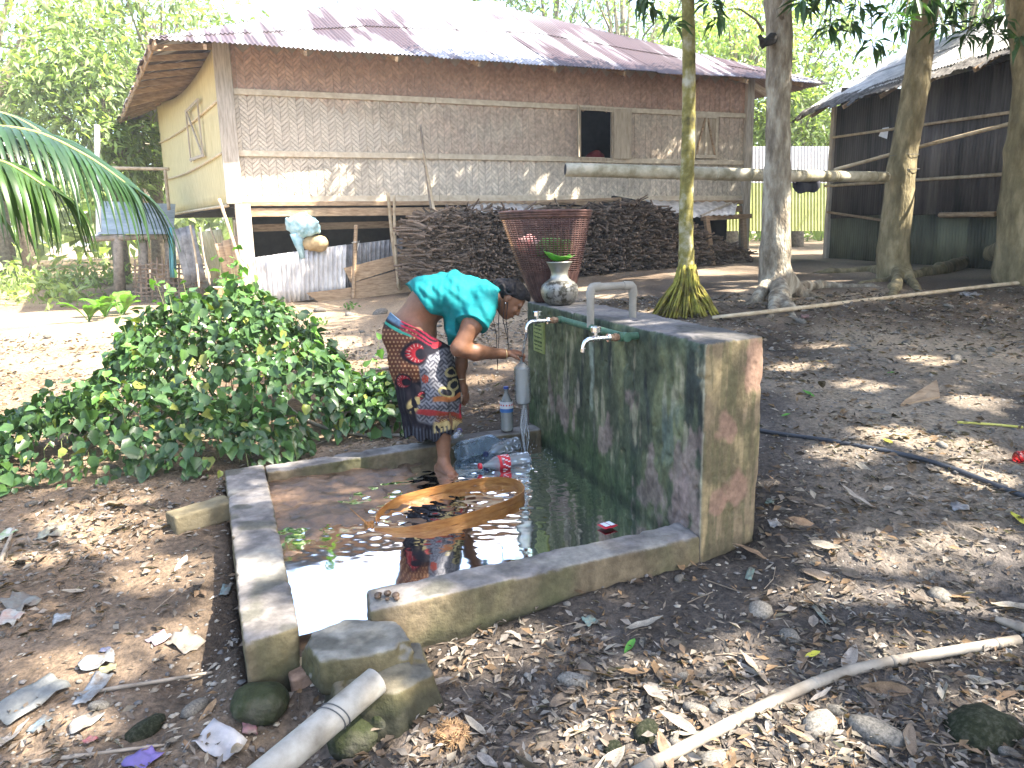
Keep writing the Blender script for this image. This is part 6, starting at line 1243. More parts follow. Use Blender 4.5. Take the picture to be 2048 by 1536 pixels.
# pale corrugated fence in the gap
fe = Thing('tin_fence', 'sunlit yellow-green corrugated fence between house and shed', 'fence', at(1570, 460, 23)); M_fence = mat('lime_tin', (.32, .38, .13), (.42, .48, .19), scale=3, rough=.6, bump=.1); M_fwh = mat('white_tin', (.6, .6, .58), (.7, .7, .68), scale=3, rough=.6, bump=.1)
for i in range(9):
    x0 = 1450 + i * 26; 
    for nm, ya, yb, m_ in (('fence_sheet', 366, 462, M_fence), ('fence_sheet', 292, 366, M_fwh)):
        a_, b_ = at(x0, yb, 23), at(x0 + 26.3, yb, 23); c2, d2_ = at(x0 + 26.3, ya + .5, 23), at(x0, ya + .5, 23); u = np.linspace(0, 1, 20)[None, :, None]; v = np.array([0, 1.])[:, None, None]; P = (a_ * (1 - u) + b_ * u) * (1 - v) + (d2_ * (1 - u) + c2 * u) * v; P = P + V3(0, 1, 0) * .012 * np.sin(u * 2 * math.pi * 4) ; mb = MB(); mb.grid(P); fe.part(nm, mb, m_, smooth=True)

# ================================================================ things lying on the ground to the side
def on_ground(pxs, up): return [ground_at(x, y) + V3(0, 0, up) for x, y in pxs]
stick('pole', 'long thin bamboo pole lying across the slope behind the tap wall', 'pole', on_ground([(1425, 642), (1600, 622), (1800, 598), (1950, 580), (2080, 566)], .035), [.022, .026, .026, .028, .028], M_bam, 8)
M_hose = mat('black_hose', (.035, .038, .045), (.07, .075, .085), rough=.5, bump=.1)
stick('hose', 'black plastic hose snaking away from the tap wall', 'hose', on_ground([(1505, 862), (1560, 872), (1660, 886), (1800, 912), (1900, 940), (1990, 975), (2080, 1010)], .014), .0145, M_hose, 10, wob=0)
stick('hose', 'thin pale hose running past the shrub to the far kerb', 'hose', on_ground([(560, 800), (600, 835), (660, 862), (740, 874), (850, 872)], .014), .012, mat('grey_hose', (.22, .20, .17), (.36, .33, .28), rough=.6), 8, wob=0)
stick('bamboo_pole', 'smooth pale bamboo pole lying on the litter before the tap wall', 'bamboo pole', on_ground([(1270, 1560), (1420, 1480), (1560, 1408), (1700, 1352), (1850, 1322), (2036, 1290)], .022), [.0195, .020, .020, .0195, .0185, .018], mat('grey_bamboo', (.17, .145, .115), (.31, .275, .225), scale=7, rough=.6, bump=.2), 14, nodes=5, wob=.008)
stick('peeled_stick', 'yellow-green peeled stem lying on the dark soil past the hose', 'stem', on_ground([(1915, 848), (1980, 852), (2045, 858)], .012), .0085, mat('lime_stem', (.45, .42, .08), (.6, .55, .15), rough=.5), 7)
wd = Thing('wood_offcut', 'splintered triangular wood offcut lying on the dark soil', 'wood', ground_at(1840, 800)); q = [ground_at(1800, 812) + V3(0, 0, .012), ground_at(1880, 798) + V3(0, 0, .02), ground_at(1872, 778) + V3(0, 0, .075), ground_at(1812, 806) + V3(0, 0, .03)]; mb = MB(); mb.hexa([p - V3(0, 0, .02) for p in q], q); rough(wd.part('splinter', mb, M_plank), 2, .01, .05, 0)
for (a_, b_, lab, r_) in (((0, 855), (110, 838), 'dry pale branch lying at the foot of the shrub', .02), ((1, 1130), (30, 1060), 'short broken stick near the yellow wrapper', .012), ((150, 1395), (425, 1350), 'thin dark stick lying beside the gutter', .008), ((60, 1530), (330, 1495), 'bent twig lying at the litter heap', .007), ((600, 905), (690, 868), 'short twig on the soil beside the far kerb', .008), ((2048, 1268), (1990, 1248), 'stub of pale stick by the end of the bamboo pole', .02), ((740, 745), (820, 735), 'stick lying behind the standing woman', .018)):
    p = on_ground([a_, ((a_[0] + b_[0]) / 2, (a_[1] + b_[1]) / 2), b_], r_ + .003); stick('stick', lab, 'stick', p, [r_, r_ * .9, r_ * .6], M_stick, 6, wob=.1)
# ================================================================ shrub beside the platform
sh_c = V3(-2.3, 5.35, 0)
shr = Thing('shrub', 'dense low shrub of glossy heart-shaped leaves beside the kerb', 'shrub', V3(sh_c[0], sh_c[1], float(gz(sh_c[0], sh_c[1]))))
def mound(x, y):
    h = .0 * x
    for cx, cy, rx, ry, H_ in ((-2.25, 5.75, .98, .9, .98), (-1.9, 5.55, .9, .7, .72), (-1.25, 5.55, .75, .5, .38), (-2.7, 4.9, .9, .58, .5), (-2.1, 4.85, .75, .45, .42), (-3.4, 4.6, .7, .42, .22), (-2.25, 6.1, .5, .5, 1.08), (-.95, 5.75, .5, .35, .25)):
        h = np.maximum(h, H_ * np.sqrt(np.clip(1 - ((x - cx) / rx) ** 2 - ((y - cy) / ry) ** 2, 0, 1)))
    return h
n = 26000; x = rng.uniform(-4.2, -.4, n); y = rng.uniform(4.2, 6.8, n); h = mound(x, y); k = h > .05; x, y, h = x[k], y[k], h[k]; n = len(x)
fr = 1.04 - np.abs(rng.normal(size=n)) * .26; P = np.stack([x, y, gz0(x, y) + h * np.clip(fr, .1, 1.1) + .10 * noise(np.stack([x, y, 0 * x], -1) * 4) * np.clip(h * 3, 0, 1)], 1); k = rng.uniform(size=n) < .46 + .28 * noise(P * 3.2 + 7); P, h = P[k], h[k]; n = len(P)
e = .03; gxn = (mound(P[:, 0] + e, P[:, 1]) - mound(P[:, 0] - e, P[:, 1])) / (2 * e); gyn = (mound(P[:, 0], P[:, 1] + e) - mound(P[:, 0], P[:, 1] - e)) / (2 * e)
Nn = np.stack([-gxn * .6, -gyn * .6, np.ones(n)], 1); Nn /= np.linalg.norm(Nn, axis=1)[:, None]; Nn = Nn + rng.normal(size=(n, 3)) * .42; D = np.stack([-gxn, -gyn, -.25 - .6 * np.hypot(gxn, gyn)], 1) * .5 + rng.normal(size=(n, 3)) * .55; D[:, 2] -= .25
Ls = .04 + .075 * rng.uniform(size=n) ** 1.4; col = V3(.054, .108, .036) * rng.uniform(.55, 1.45, (n, 1)) * (1 + .35 * noise(P * 3.0))[:, None]; yl = rng.uniform(size=n) < .06; col[yl] = V3(.22, .26, .05) * rng.uniform(.7, 1.1, (yl.sum(), 1)); yo = rng.uniform(size=n) < .2; col[yo] = V3(.07, .14, .036) * rng.uniform(.8, 1.2, (yo.sum(), 1))
# twenty-odd twigs with leaves standing above the mound
tw = MB(); ex = []
for i in range(22):
    a = rng.uniform(-3.2, -1.0), rng.uniform(4.7, 6.4); hh = float(mound(np.array(a[0]), np.array(a[1])))
    if hh < .2: continue
    z0 = float(gz0(*a)); b_ = V3(a[0], a[1], z0 + .1); t_ = b_ + V3(rng.normal() * .15, rng.normal() * .1 - .05, hh + rng.uniform(.02, .22)); tw.tube([b_, (b_ + t_) / 2 + V3(.04, 0, .02), t_], [.004, .003, .0015], 5)
    for j in range(7): ex.append(t_ - V3(0, 0, .05 * j) + rng.normal(size=3) * .02)
for i in range(14):
    a = np.array([rng.uniform(-3.2, -1.3), rng.uniform(4.45, 4.9)]); z0 = float(gz0(*a)); tw.tube([(a[0], a[1] + .3, z0 + .25), (a[0] + .05, a[1], z0 + .18), (a[0] + .1, a[1] - .1, z0 + .01)], [.004, .003, .002], 4)
tag(shr.part('stems', tw, mat('green_stem', (.09, .12, .04), (.16, .17, .07), rough=.7), smooth=True), kind='stuff')
ex = np.array(ex); m = len(ex); P = np.concatenate([P, ex]); D = np.concatenate([D, rand_dirs(m, .1)]); Nn = np.concatenate([Nn, V3(0, 0, 1) + rng.normal(size=(m, 3)) * .4]); Ls = np.concatenate([Ls, rng.uniform(.05, .09, m)]); col = np.concatenate([col, V3(.10, .22, .04) * rng.uniform(.8, 1.3, (m, 1))])
score = Ls / np.linalg.norm(P - CAM, axis=1) - .0012 * (P[:, 2] < .12); idx = np.argsort(-score)[:295]; rest = np.ones(len(P), bool); rest[idx] = False
v, f, c_ = leaf_mesh(P[rest], D[rest], Nn[rest], Ls[rest], Ls[rest] * .78, col[rest], .16, .12, 'heart'); M_shrub = mat('shrub_leaf', (.8, .8, .8), (1.2, 1.2, 1.2), scale=30, rough=.34, bump=0, attr=True, transl=.22, spec=.5); tag(link('foliage', mesh_np('foliage', v - shr.loc, f, c_), M_shrub, shr.o), kind='stuff')
hm_ = []
for i in range(3):
    v, f, c_ = leaf_mesh(np.zeros((1, 3)), V3(1, 0, 0)[None], V3(0, 0, 1)[None], 1., .78, np.array([[(.042, .088, .032), (.066, .13, .036), (.17, .19, .05)][i]]), .16, .12, 'heart'); me = mesh_np('leaf', v, f, c_); me.materials.append(M_shrub); hm_.append(me)
for j in idx:
    d_ = D[j] / np.linalg.norm(D[j]); s_ = np.cross(d_, Nn[j]); s_ /= np.linalg.norm(s_); u_ = np.cross(s_, d_); Mx = Matrix(((d_[0], -s_[0], u_[0]), (d_[1], -s_[1], u_[1]), (d_[2], -s_[2], u_[2]))); o = link('leaf', hm_[int(rng.choice(3, p=[.6, .32, .08]))], None, shr.o, loc=tuple(P[j] - shr.loc)); o.rotation_mode = 'QUATERNION'; o.rotation_quaternion = Mx.to_quaternion(); o.scale = (Ls[j],) * 3

# ================================================================ coconut fronds hanging into the picture
M_frond = mat('frond_leaflet', (.8, .8, .8), (1.2, 1.2, 1.2), scale=5, rough=.3, bump=0, attr=True, transl=.3, spec=.55)
cp = Thing('coconut_palm', 'young coconut palm whose drooping fronds hang beside the lean-to', 'palm', V3(-4.9, 4.6, 0)); mb = MB(); mb.tube([(-4.9, 4.6, -.1), (-4.85, 4.6, 1.0), (-4.7, 4.65, 2.4)], [.2, .15, .12], 12, wob=.04); cp.part('trunk', mb, M_limb, smooth=True)
def frond(path, n, Lf, dr, col):
    P = crom(np.array([A3(p) for p in path]), np.linspace(0, len(path) - 1, n)); mb = MB(); mb.tube(P, np.linspace(.022, .004, n), 7); ra = cp.part('rachis', mb, mat('rachis', (.25, .26, .08), (.35, .33, .12), rough=.5), smooth=True); tg = np.gradient(P, axis=0); tg /= np.linalg.norm(tg, axis=1)[:, None]
    for i in range(2, n):
        for s_ in (-1, 1):
            sd = norm(np.cross(tg[i], (0, 0, 1))) * s_; L = Lf * (1 - .45 * (i / n) ** 2) * rng.uniform(.88, 1.08); q = [P[i]]; d = norm(tg[i] * .75 + sd * .5 + V3(0, 0, .10)); k = 7
            for j in range(k): d = norm(d + V3(0, 0, -dr * (j + 1) / k * rng.uniform(.8, 1.2))); q.append(q[-1] + d * L / k)
            q = np.array(q); wd_ = np.array([.008, .016, .019, .018, .015, .011, .006, .001]); up = norm(np.cross(sd, tg[i])); w3 = np.cross(np.gradient(q, axis=0), up); w3 /= np.maximum(1e-6, np.linalg.norm(w3, axis=1))[:, None]; mid = q - up * .006
            mb = MB(); mb.grid(np.stack([q - w3 * wd_[:, None], mid, q + w3 * wd_[:, None]], 0), np.asarray(col) * rng.uniform(.7, 1.35)); cp.part('leaflet', mb, M_frond, ra, smooth=True, colors=True)
frond([(-190, 330, 4.9), (-60, 262, 4.8), (60, 262, 4.7), (170, 310, 4.65), (250, 365, 4.65)], 28, .85, .62, (.03, .066, .026))
frond([(-200, 420, 4.5), (-90, 330, 4.4), (0, 322, 4.35), (90, 372, 4.3)], 24, .80, .95, (.04, .08, .018))
frond([(-200, 230, 5.2), (-80, 215, 5.2), (30, 235, 5.2), (120, 290, 5.2)], 22, .8, .7, (.03, .06, .034))

# ================================================================ lean-to, wattle, odds and ends behind the shrub
lt = Thing('lean_to', 'open lean-to with a bluish tin roof beside the house', 'shed', at(280, 560, 15.5)); M_bluetin = mat('blue_grey_tin', (.22, .27, .30), (.42, .47, .50), scale=3, rough=.4, metal=.4, bump=.1)
for i in range(3):
    xa, xb = 195 + 50 * i, 247 + 50 * i; a_, b_, c2, d2_ = at(xa, 468, 14.8), at(xb, 468, 15.0), at(xb + 4, 404 + 2 * i, 17.2), at(xa + 4, 402 + 2 * i, 17.0); u = np.linspace(0, 1, 14)[None, :, None]; v = np.linspace(0, 1, 60)[:, None, None]; P = (a_ * (1 - u) + b_ * u) * (1 - v) + (d2_ * (1 - u) + c2 * u) * v; P = P + V3(0, 0, .02) * np.sin(v * 2 * math.pi * 12); mb = MB(); mb.grid(P); lt.part('roof_sheet', mb, M_bluetin, smooth=True)
for px, y0, d in ((285, 600, 15.2), (235, 590, 15.0), (338, 590, 15.3)): mb = MB(); p = at(px, 470, d); g_ = at(px + 4, y0 - 10, d); mb.tube([p, (p + g_) / 2, g_], [.09, .10, .12], 8, wob=.08); lt.part('post', mb, M_stick, smooth=True)
mb = MB(); mb.tube([at(165, 478, 14.9), at(345, 472, 15.1)], .06, 8); lt.part('eave_pole', mb, M_stick, smooth=True)
for (a_, b_, lab) in (((165, 335), (338, 338), 'thin bamboo line tied level above the lean-to roof'), ((330, 340), (338, 420), 'short upright bamboo by the side wall')):
    p0, p1 = at(*a_, 16), at(*b_, 16); stick('bamboo_rod', lab, 'bamboo rod', [p0, (p0 + p1) / 2, p1], .035, M_bam, 7)
stick('post', 'white painted post standing behind the coconut frond', 'post', [at(194, 250, 15), at(195, 330, 15), at(198, 480, 15)], .05, M_whlab, 8, wob=0)
wf = Thing('wattle_fence', 'broken wattle fence of woven canes behind the shrub', 'fence', at(330, 590, 14.6)); M_wat = mat('old_cane', (.12, .085, .06), (.28, .21, .15), rough=.8)
for i in range(13): mb = MB(); x_ = 270 + i * 11; mb.tube([at(x_, 520 + 8 * math.sin(i), 14.6), at(x_ + 2, 606, 14.6)], .02, 5); wf.part('upright', mb, M_wat)
for j in range(9): mb = MB(); mb.tube([at(266 + 12 * i, 530 + j * 9 + 2 * math.sin(i * 1.3 + j), 14.6 + .03 * (-1) ** (i + j)) for i in range(13)], .018, 5); wf.part('cane', mb, M_wat)
tc_ = Thing('teal_cloth', 'teal cloth hanging from the lean-to beside the house', 'cloth', at(345, 520, 14.5)); mb = MB(); mb.grid(np.array([[at(336 + 14 * a + 4 * b, 455 + 100 * b, 14.5 + .06 * math.sin(9 * a)) for a in np.linspace(0, 1, 9)] for b in np.linspace(0, 1, 6)])); o = tc_.part('cloth_body', mb, mat('teal_fabric', (.06, .22, .24), (.12, .32, .34), rough=.8), smooth=True); m2 = o.modifiers.new('s', 'SOLIDIFY'); m2.thickness = .01
# leafy plants by the lit path
for (px, py, d, lab) in ((205, 560, 12.5, 'broad-leaved plant in the light beside the lean-to'), (245, 575, 12.8, 'broad-leaved plant next to the wattle fence'), (175, 590, 12.0, 'broad-leaved plant at the edge of the lit path')):
    b_ = at(px, py + 30, d); b_[2] = float(gz0(b_[0], b_[1])); T_ = Thing('broadleaf_plant', lab, 'plant', b_)
    for j in range(11):
        a = rng.uniform(0, 6.28); L = rng.uniform(.32, .6); q = [b_ + V3(math.cos(a) * L * t * .8, math.sin(a) * L * t * .8, L * (1.5 * t - .9 * t * t)) for t in np.linspace(0, 1, 7)]; q = np.array(q); sd = V3(-math.sin(a), math.cos(a), 0); wd_ = np.array([.01, .02, .08, .12, .11, .06, .004]) * L * 1.4; mb = MB(); mb.grid(np.stack([q - sd * wd_[:, None], q - V3(0, 0, .02), q + sd * wd_[:, None]], 0), V3(.11, .24, .04) * rng.uniform(.7, 1.3)); T_.part('leaf', mb, M_leaf, smooth=True, colors=True)
# weeds scattered on the earth: a few tufts one can tell apart
for i, (px, py, sz) in enumerate(((860, 800, .16), (680, 720, .14), (700, 620, .2), (640, 650, .2), (1120, 600, .2), (480, 595, .3), (770, 840, .1), (900, 770, .12), (555, 620, .22))):
    b_ = ground_at(px, py); n = 26; a = rng.uniform(0, 6.28, n); Pp = b_ + np.stack([np.cos(a), np.sin(a), 0 * a], 1) * (rng.uniform(0, 1, n) * sz * .8)[:, None] + V3(0, 0, 1) * (rng.uniform(.0, .5, n) * sz)[:, None]; v, f, c_ = leaf_mesh(Pp, rand_dirs(n, -.3), V3(0, 0, 1) + rng.normal(size=(n, 3)) * .5, rng.uniform(.3, .5, n) * sz, rng.uniform(.16, .26, n) * sz, V3(.09, .19, .04) * rng.uniform(.7, 1.3, (n, 1)))
    tag(link('weed_tuft', mesh_np('weed_tuft', v - b_, f, c_), M_leaf, loc=tuple(b_)), ('weed tuft on the earth right behind the woman|weed tuft between the shrub and the tin sheets|leafy tuft by the rocks at the plank foot|leafy tuft growing at the splintered plank|weed tuft behind the water jug on the wall|bushy weed against the corner stilt|tiny weed beside the thin pale hose|small weed in the shade of the sarong|weed tuft below the pale tin sheet').split('|')[i], 'weed', 'weeds in the yard')
# ================================================================ litter on the ground
def gnorm(x, y, e=.02): return np.stack([-(gz(x + e, y) - gz(x - e, y)) / (2 * e), -(gz(x, y + e) - gz(x, y - e)) / (2 * e), np.ones_like(x)], -1)
def scatter(n, dens):
    """points on the bare ground, denser near the camera in picture terms"""
    out = []
    while sum(len(o) for o in out) < n:
        m = 4 * n; yy = 1.15 + (rng.uniform(size=m) ** 1.7) * 9.5; xx = rng.uniform(-.82, .82, m) * (yy + .3); k = (in_basin_dist(xx, yy) > .02) & (rng.uniform(size=m) < dens(xx, yy)); out.append(np.stack([xx[k], yy[k]], 1))
    return np.concatenate(out)[:n]
def heap(x, y):      # where the drifts of leaves lie
    p = np.stack([x, y, 0 * x], -1); h = .22 + .5 * ss(-.2, .5, fbm(p * 1.3, 3))
    h = h + .9 * np.exp(-(((x - .35) / .75) ** 2 + ((y - 2.25) / .42) ** 2)) + .7 * np.exp(-(((x - 1.1) / .7) ** 2 + ((y - 1.9) / .5) ** 2)) + .6 * np.exp(-(((x + 1.15) / .5) ** 2 + ((y - 1.75) / .35) ** 2)) + .5 * np.exp(-(((x + 2.2) / .5) ** 2 + ((y - 3.6) / .35) ** 2)) + .35 * ss(5, 8, y) * ss(0, 2, x)
    h = h * (1 - .75 * ((x < -.95) & (x > -1.9) & (y > 2.2) & (y < 3.6))); return np.clip(h * (1 - .9 * (mound(x, y) > .08)), 0, 1)
pal = np.array([(.16, .125, .095), (.21, .17, .13), (.25, .215, .18), (.19, .13, .085), (.28, .245, .21), (.12, .095, .075), (.23, .15, .085), (.30, .26, .205)])
M_dead = mat('dead_leaf', (.75, .75, .75), (1.25, 1.25, 1.25), scale=40, rough=.8, bump=.2, attr=True, transl=.10, spec=.2)
# small fragments: too many and too small to tell apart
n = 30000; q = scatter(n, heap); x, y = q.T; P = np.stack([x, y, gz(x, y) + .004 + np.abs(rng.normal(size=n)) * .008], 1); a = rng.uniform(0, 6.28, n); Ls = rng.uniform(.018, .062, n) * np.clip(.75 + .09 * y, .8, 1.7); D = np.stack([np.cos(a), np.sin(a), rng.normal(size=n) * .22], 1)
v, f, c_ = leaf_mesh(P, D, gnorm(x, y) + rng.normal(size=(n, 3)) * .4, Ls, Ls * rng.uniform(.12, .6, n), pal[rng.integers(0, 8, n)] * rng.uniform(.35, 1.0, (n, 1)), .35, -.10); tag(link('leaf_litter', mesh_np('leaf_litter', v, f, c_), M_dead), 'crumbled dry leaf fragments strewn over the yard', 'leaf litter', kind='stuff')
# pebbles
ov = np.array([(1, 0, 0), (-1, 0, 0), (0, 1, 0), (0, -1, 0), (0, 0, 1), (0, 0, -1), (.62, .62, .45), (-.62, .62, .45), (-.62, -.62, .45), (.62, -.62, .45)], float); of = np.array([(4, 6, 7), (4, 7, 8), (4, 8, 9), (4, 9, 6), (0, 6, 9), (2, 7, 6), (1, 8, 7), (3, 9, 8), (0, 2, 6), (2, 1, 7), (1, 3, 8), (3, 0, 9)])
n = 15000; q = scatter(n, lambda x, y: np.clip(.35 + .6 * ss(-.1, .5, fbm(np.stack([x, y, 0 * x + 5], -1) * 1.1, 3)) - .5 * (mound(x, y) > .05), 0, 1)); x, y = q.T; r = (.003 + .009 * rng.uniform(size=n) ** 3) * np.clip(.8 + .08 * y, .8, 1.5); sc = rng.uniform(.6, 1.3, (n, 1, 3)) * r[:, None, None] * V3(1.2, 1.2, .8); v = ov[None] * sc * (1 + .15 * rng.normal(size=(n, 10, 1))); an = rng.uniform(0, 6.28, n); ca, sa = np.cos(an)[:, None], np.sin(an)[:, None]; v = np.stack([v[..., 0] * ca - v[..., 1] * sa, v[..., 0] * sa + v[..., 1] * ca, v[..., 2]], -1) + np.stack([x, y, gz(x, y) + r * .35], 1)[:, None]
f = (of[None] + (np.arange(n) * 10)[:, None, None]).reshape(-1, 3); pc = np.array([(.17, .155, .14), (.26, .235, .20), (.11, .105, .10), (.33, .29, .23)])[rng.integers(0, 4, n)] * rng.uniform(.7, 1.2, (n, 1)); M_peb = mat('pebble', (.85, .85, .85), (1.15, 1.15, 1.15), scale=60, rough=.85, bump=.2, attr=True); tag(link('gravel', mesh_np('gravel', v.reshape(-1, 3), f, np.repeat(pc, 10, 0), True), M_peb), 'fine gravel and crumbs of earth trodden into the yard', 'gravel', kind='stuff')
# twigs
n = 420; q = scatter(n, heap); mb = MB()
for x_, y_ in q:
    a = rng.uniform(0, 6.28); L = rng.uniform(.04, .16) * (.8 + .1 * y_); d_ = V3(math.cos(a), math.sin(a), 0); p0 = V3(x_, y_, 0) - d_ * L / 2; p1 = V3(x_, y_, 0) + d_ * L / 2; pm = (p0 + p1) / 2 + V3(-d_[1], d_[0], 0) * rng.normal() * L * .1; pts = np.array([p0, pm, p1]); pts[:, 2] = gz(pts[:, 0], pts[:, 1]) + .008; mb.tube(pts, rng.uniform(.0012, .003), 4, col=V3(.20, .16, .12) * rng.uniform(.5, 1.6))
tag(mb.build('twigs', M_dead, colors=True), 'thin broken twigs scattered over the yard', 'twigs', kind='stuff')
# dead leaves one can pick out: each an object
lm = []
for i in range(14):
    u = np.linspace(0, 1, 9); wd_ = np.sin(math.pi * u ** .85) ** .8 * rng.uniform(.12, .17); cu = rng.uniform(-.12, .3); tw_ = rng.uniform(-.5, .5); side = rng.uniform(.1, .5); rows = []
    for s_ in (-1, -.5, 0, .5, 1): rows.append(np.stack([u, s_ * wd_ * (1 - .15 * side), cu * (u - .5) ** 2 * 1.6 + side * wd_ * abs(s_) * .8 + tw_ * s_ * wd_ * u + .015 * np.sin(u * 14 + s_ * 3), ], 1))
    mb = MB(); mb.grid(np.array(rows)); me = bpy.data.meshes.new('dead_leaf'); me.from_pydata(np.concatenate(mb.v).tolist(), [], mb.f); ca_ = me.color_attributes.new('Col', 'FLOAT_COLOR', 'POINT'); base = pal[i % 8]; cv = np.ones((45, 4), np.float32); cv[:, :3] = base * (1 + .15 * rng.normal(size=(45, 1))); cv[18:27, :3] *= .8; ca_.data.foreach_set('color', cv.ravel()); me.polygons.foreach_set('use_smooth', np.ones(len(me.polygons), bool)); me.materials.append(M_dead); lm.append(me)
def lay(me, x_, y_, L, tilt=.2, up=.01, group=None, lab=None, cat=None, name='dead_leaf', mt=None):
    nv = gnorm(np.array(x_), np.array(y_), .05) + rng.normal(size=3) * tilt; nv = norm(nv); a = rng.uniform(0, 6.28); d_ = V3(math.cos(a), math.sin(a), 0); d_ = norm(d_ - nv * (d_ @ nv)); s_ = np.cross(nv, d_); o = link(name, me, mt, loc=(x_, y_, float(gz(x_, y_)) + up)); o.rotation_mode = 'QUATERNION'; o.rotation_quaternion = Matrix(((d_[0], s_[0], nv[0]), (d_[1], s_[1], nv[1]), (d_[2], s_[2], nv[2]))).to_quaternion(); o.scale = (L,) * 3; return tag(o, lab, cat, group)
q = scatter(285, lambda x, y: heap(x, y) * ss(7.5, 3.5, y))
for x_, y_ in q: lay(lm[rng.integers(14)], x_, y_, rng.uniform(.085, .19) * (1 + .03 * y_), .3, .014, 'fallen leaves in the yard', 'dry grey-brown leaf lying on the bare earth', 'fallen leaf')
gl = []
for i, c0 in enumerate(((.10, .26, .05), (.42, .40, .06))):
    me = lm[i].copy(); me.name = 'green_leaf'; cv = np.ones((45, 4), np.float32); cv[:, :3] = c0; me.color_attributes['Col'].data.foreach_set('color', cv.ravel()); gl.append(me)
for i, (px, py, k, L, lab) in enumerate(((1605, 785, 0, .16, 'fresh green leaf fallen beyond the far side of the tap wall'), (1580, 832, 0, .10, 'small green leaf lying close to the tap wall end'), (1785, 892, 1, .12, 'yellowing leaf lying across the black hose'), (2020, 1030, 1, .16, 'bright yellow leaf lying past the hose'), (1270, 1285, 0, .09, 'green leaf scrap on the litter before the front kerb'), (1790, 748, 0, .07, 'round green leaf on the dark soil'), (1640, 1310, 1, .08, 'yellow-green leaf beside the bamboo pole'), (1385, 1045, 1, .10, 'brownish leaf stuck at the kerb and tap wall corner'))):
    g_ = ground_at(px, py); lay(gl[k], g_[0], g_[1], L, .1, .015, None, lab, 'leaf', 'green_leaf')
# stones one can pick out
M_stone = mat('river_stone', (.07, .064, .055), (.20, .18, .15), scale=7, rough=.85, bump=.35, bscale=30, rnd=.4); st_m = []
sv, sf2 = icos(1, 2)
for i in range(7):
    s3 = rng.uniform(.55, 1.1, 3) * V3(1.2, .95, .62); vv = sv * s3 * (1 + .20 * fbm(sv * 1.3 + i * 7, 3)[:, None]); me = bpy.data.meshes.new('stone'); me.from_pydata(vv.tolist(), [], sf2); me.polygons.foreach_set('use_smooth', np.ones(len(me.polygons), bool)); me.materials.append(M_stone); st_m.append(me)
q = scatter(170, lambda x, y: np.clip(.08 + .9 * np.exp(-(((x - 1.2) / .8) ** 2 + ((y - 1.75) / .5) ** 2)) + .4 * np.exp(-(((x - .4) / .6) ** 2 + ((y - 2.3) / .4) ** 2)) + .25 * np.exp(-(((x + 1.2) / .6) ** 2 + ((y - 1.8) / .4) ** 2)) + .2 * ss(6, 9, y), 0, 1))
for x_, y_ in q: r_ = rng.uniform(.012, .034) * (.8 + .1 * y_) * (1.3 if rng.uniform() < .15 else 1); lay(st_m[rng.integers(7)], x_, y_, r_, .3, r_ * .25, 'stones in the litter', 'rounded grey-brown stone half sunk in the litter', 'stone', 'stone')
for i, (px, py, r_, lab, mm) in enumerate(((1580, 1275, .050, 'squarish brown stone standing in the litter by the bamboo pole', None), (1880, 1195, .065, 'smooth tan boulder with a pale chipped face on the dark soil', None), (1960, 1470, .11, 'large dark mossy stone half buried past the bamboo pole', M_mossrock), (1640, 1455, .062, 'dark round stone lying below the bamboo pole', None), (1755, 1470, .075, 'long dark stone lying beside the round one below the pole', None), (1290, 1470, .058, 'greenish stone in the sunlit litter before the pole', M_mossrock), (1150, 1365, .055, 'dark flat stone beside the big curled leaf', None), (1430, 1525, .05, 'tan flat stone under the end of the bamboo pole', None), (1225, 1500, .045, 'mossy split stone next to the greenish one', M_mossrock), (1520, 1225, .055, 'dark lump of stone before the front kerb corner', None), (1440, 1415, .035, 'pale stone glowing in the sun patch', None), (1390, 1418, .035, 'second pale stone in the sun patch, ochre', None), (1670, 1425, .04, 'ochre stone tucked under the bamboo pole', None), (290, 1465, .06, 'low mossy stone in the litter beside the drain pipe', M_mossrock), (390, 1420, .05, 'dark stone beside the gutter stick', None), (700, 632, .12, 'tan rock at the foot of the planks', None), (640, 622, .10, 'dark rock at the foot of the tin sheet', None), (760, 628, .11, 'rounded brown rock beside the bent twig stakes', None), (1620, 600, .07, 'pale pebble stone lodged among the tree roots', None), (1660, 594, .06, 'white stone at the root tip', None))):
    g_ = ground_at(px, py); o = lay(st_m[i % 7], g_[0], g_[1], r_, .15, r_ * .12, None, lab, 'stone', 'stone')
    if mm: me = o.data.copy(); me.materials[0] = mm; o.data = me
# husk, clod
c_ = ground_at(905, 1480) + V3(0, 0, .02); hk = Thing('dried_husk', 'round fibrous brown husk lying in the litter before the block', 'husk', c_); mb = MB()
for i in range(260):
    d_ = rng.normal(size=3); d_[2] = abs(d_[2]) * .6; d_ = norm(d_); p0 = c_ + d_ * V3(.03, .03, .012); t_ = norm(np.cross(d_, rng.normal(size=3))); mb.tube([p0, p0 + d_ * .018 + t_ * .01, p0 + d_ * .028 + t_ * .03 - V3(0, 0, .008)], [.002, .0016, .0006], 3, col=V3(.30, .19, .10) * rng.uniform(.5, 1.5))
tag(hk.part('fibres', mb, M_dead, colors=True), kind='stuff'); mb = MB(); vv = sv * V3(.045, .045, .025) * (1 + .2 * fbm(sv * 3, 2)[:, None]) + c_; mb.add(vv, sf2, (.2, .12, .07)); hk.part('core', mb, M_dead, smooth=True, colors=True)
c_ = atz(768, 1196, .13); mb = MB()
for i in range(9): mb.add(sv * rng.uniform(.008, .016) * V3(1, 1, .7) + c_ + V3(rng.normal() * .025, rng.normal() * .015, rng.uniform(0, .012)), sf2, (.13, .10, .06))
cd_ = Thing('mud_clod', 'crumbly brown mud clod on the front kerb top', 'clod', c_); cd_.part('crumbs', mb, M_mud, smooth=True); tag(bpy.data.objects['crumbs'], kind='stuff')
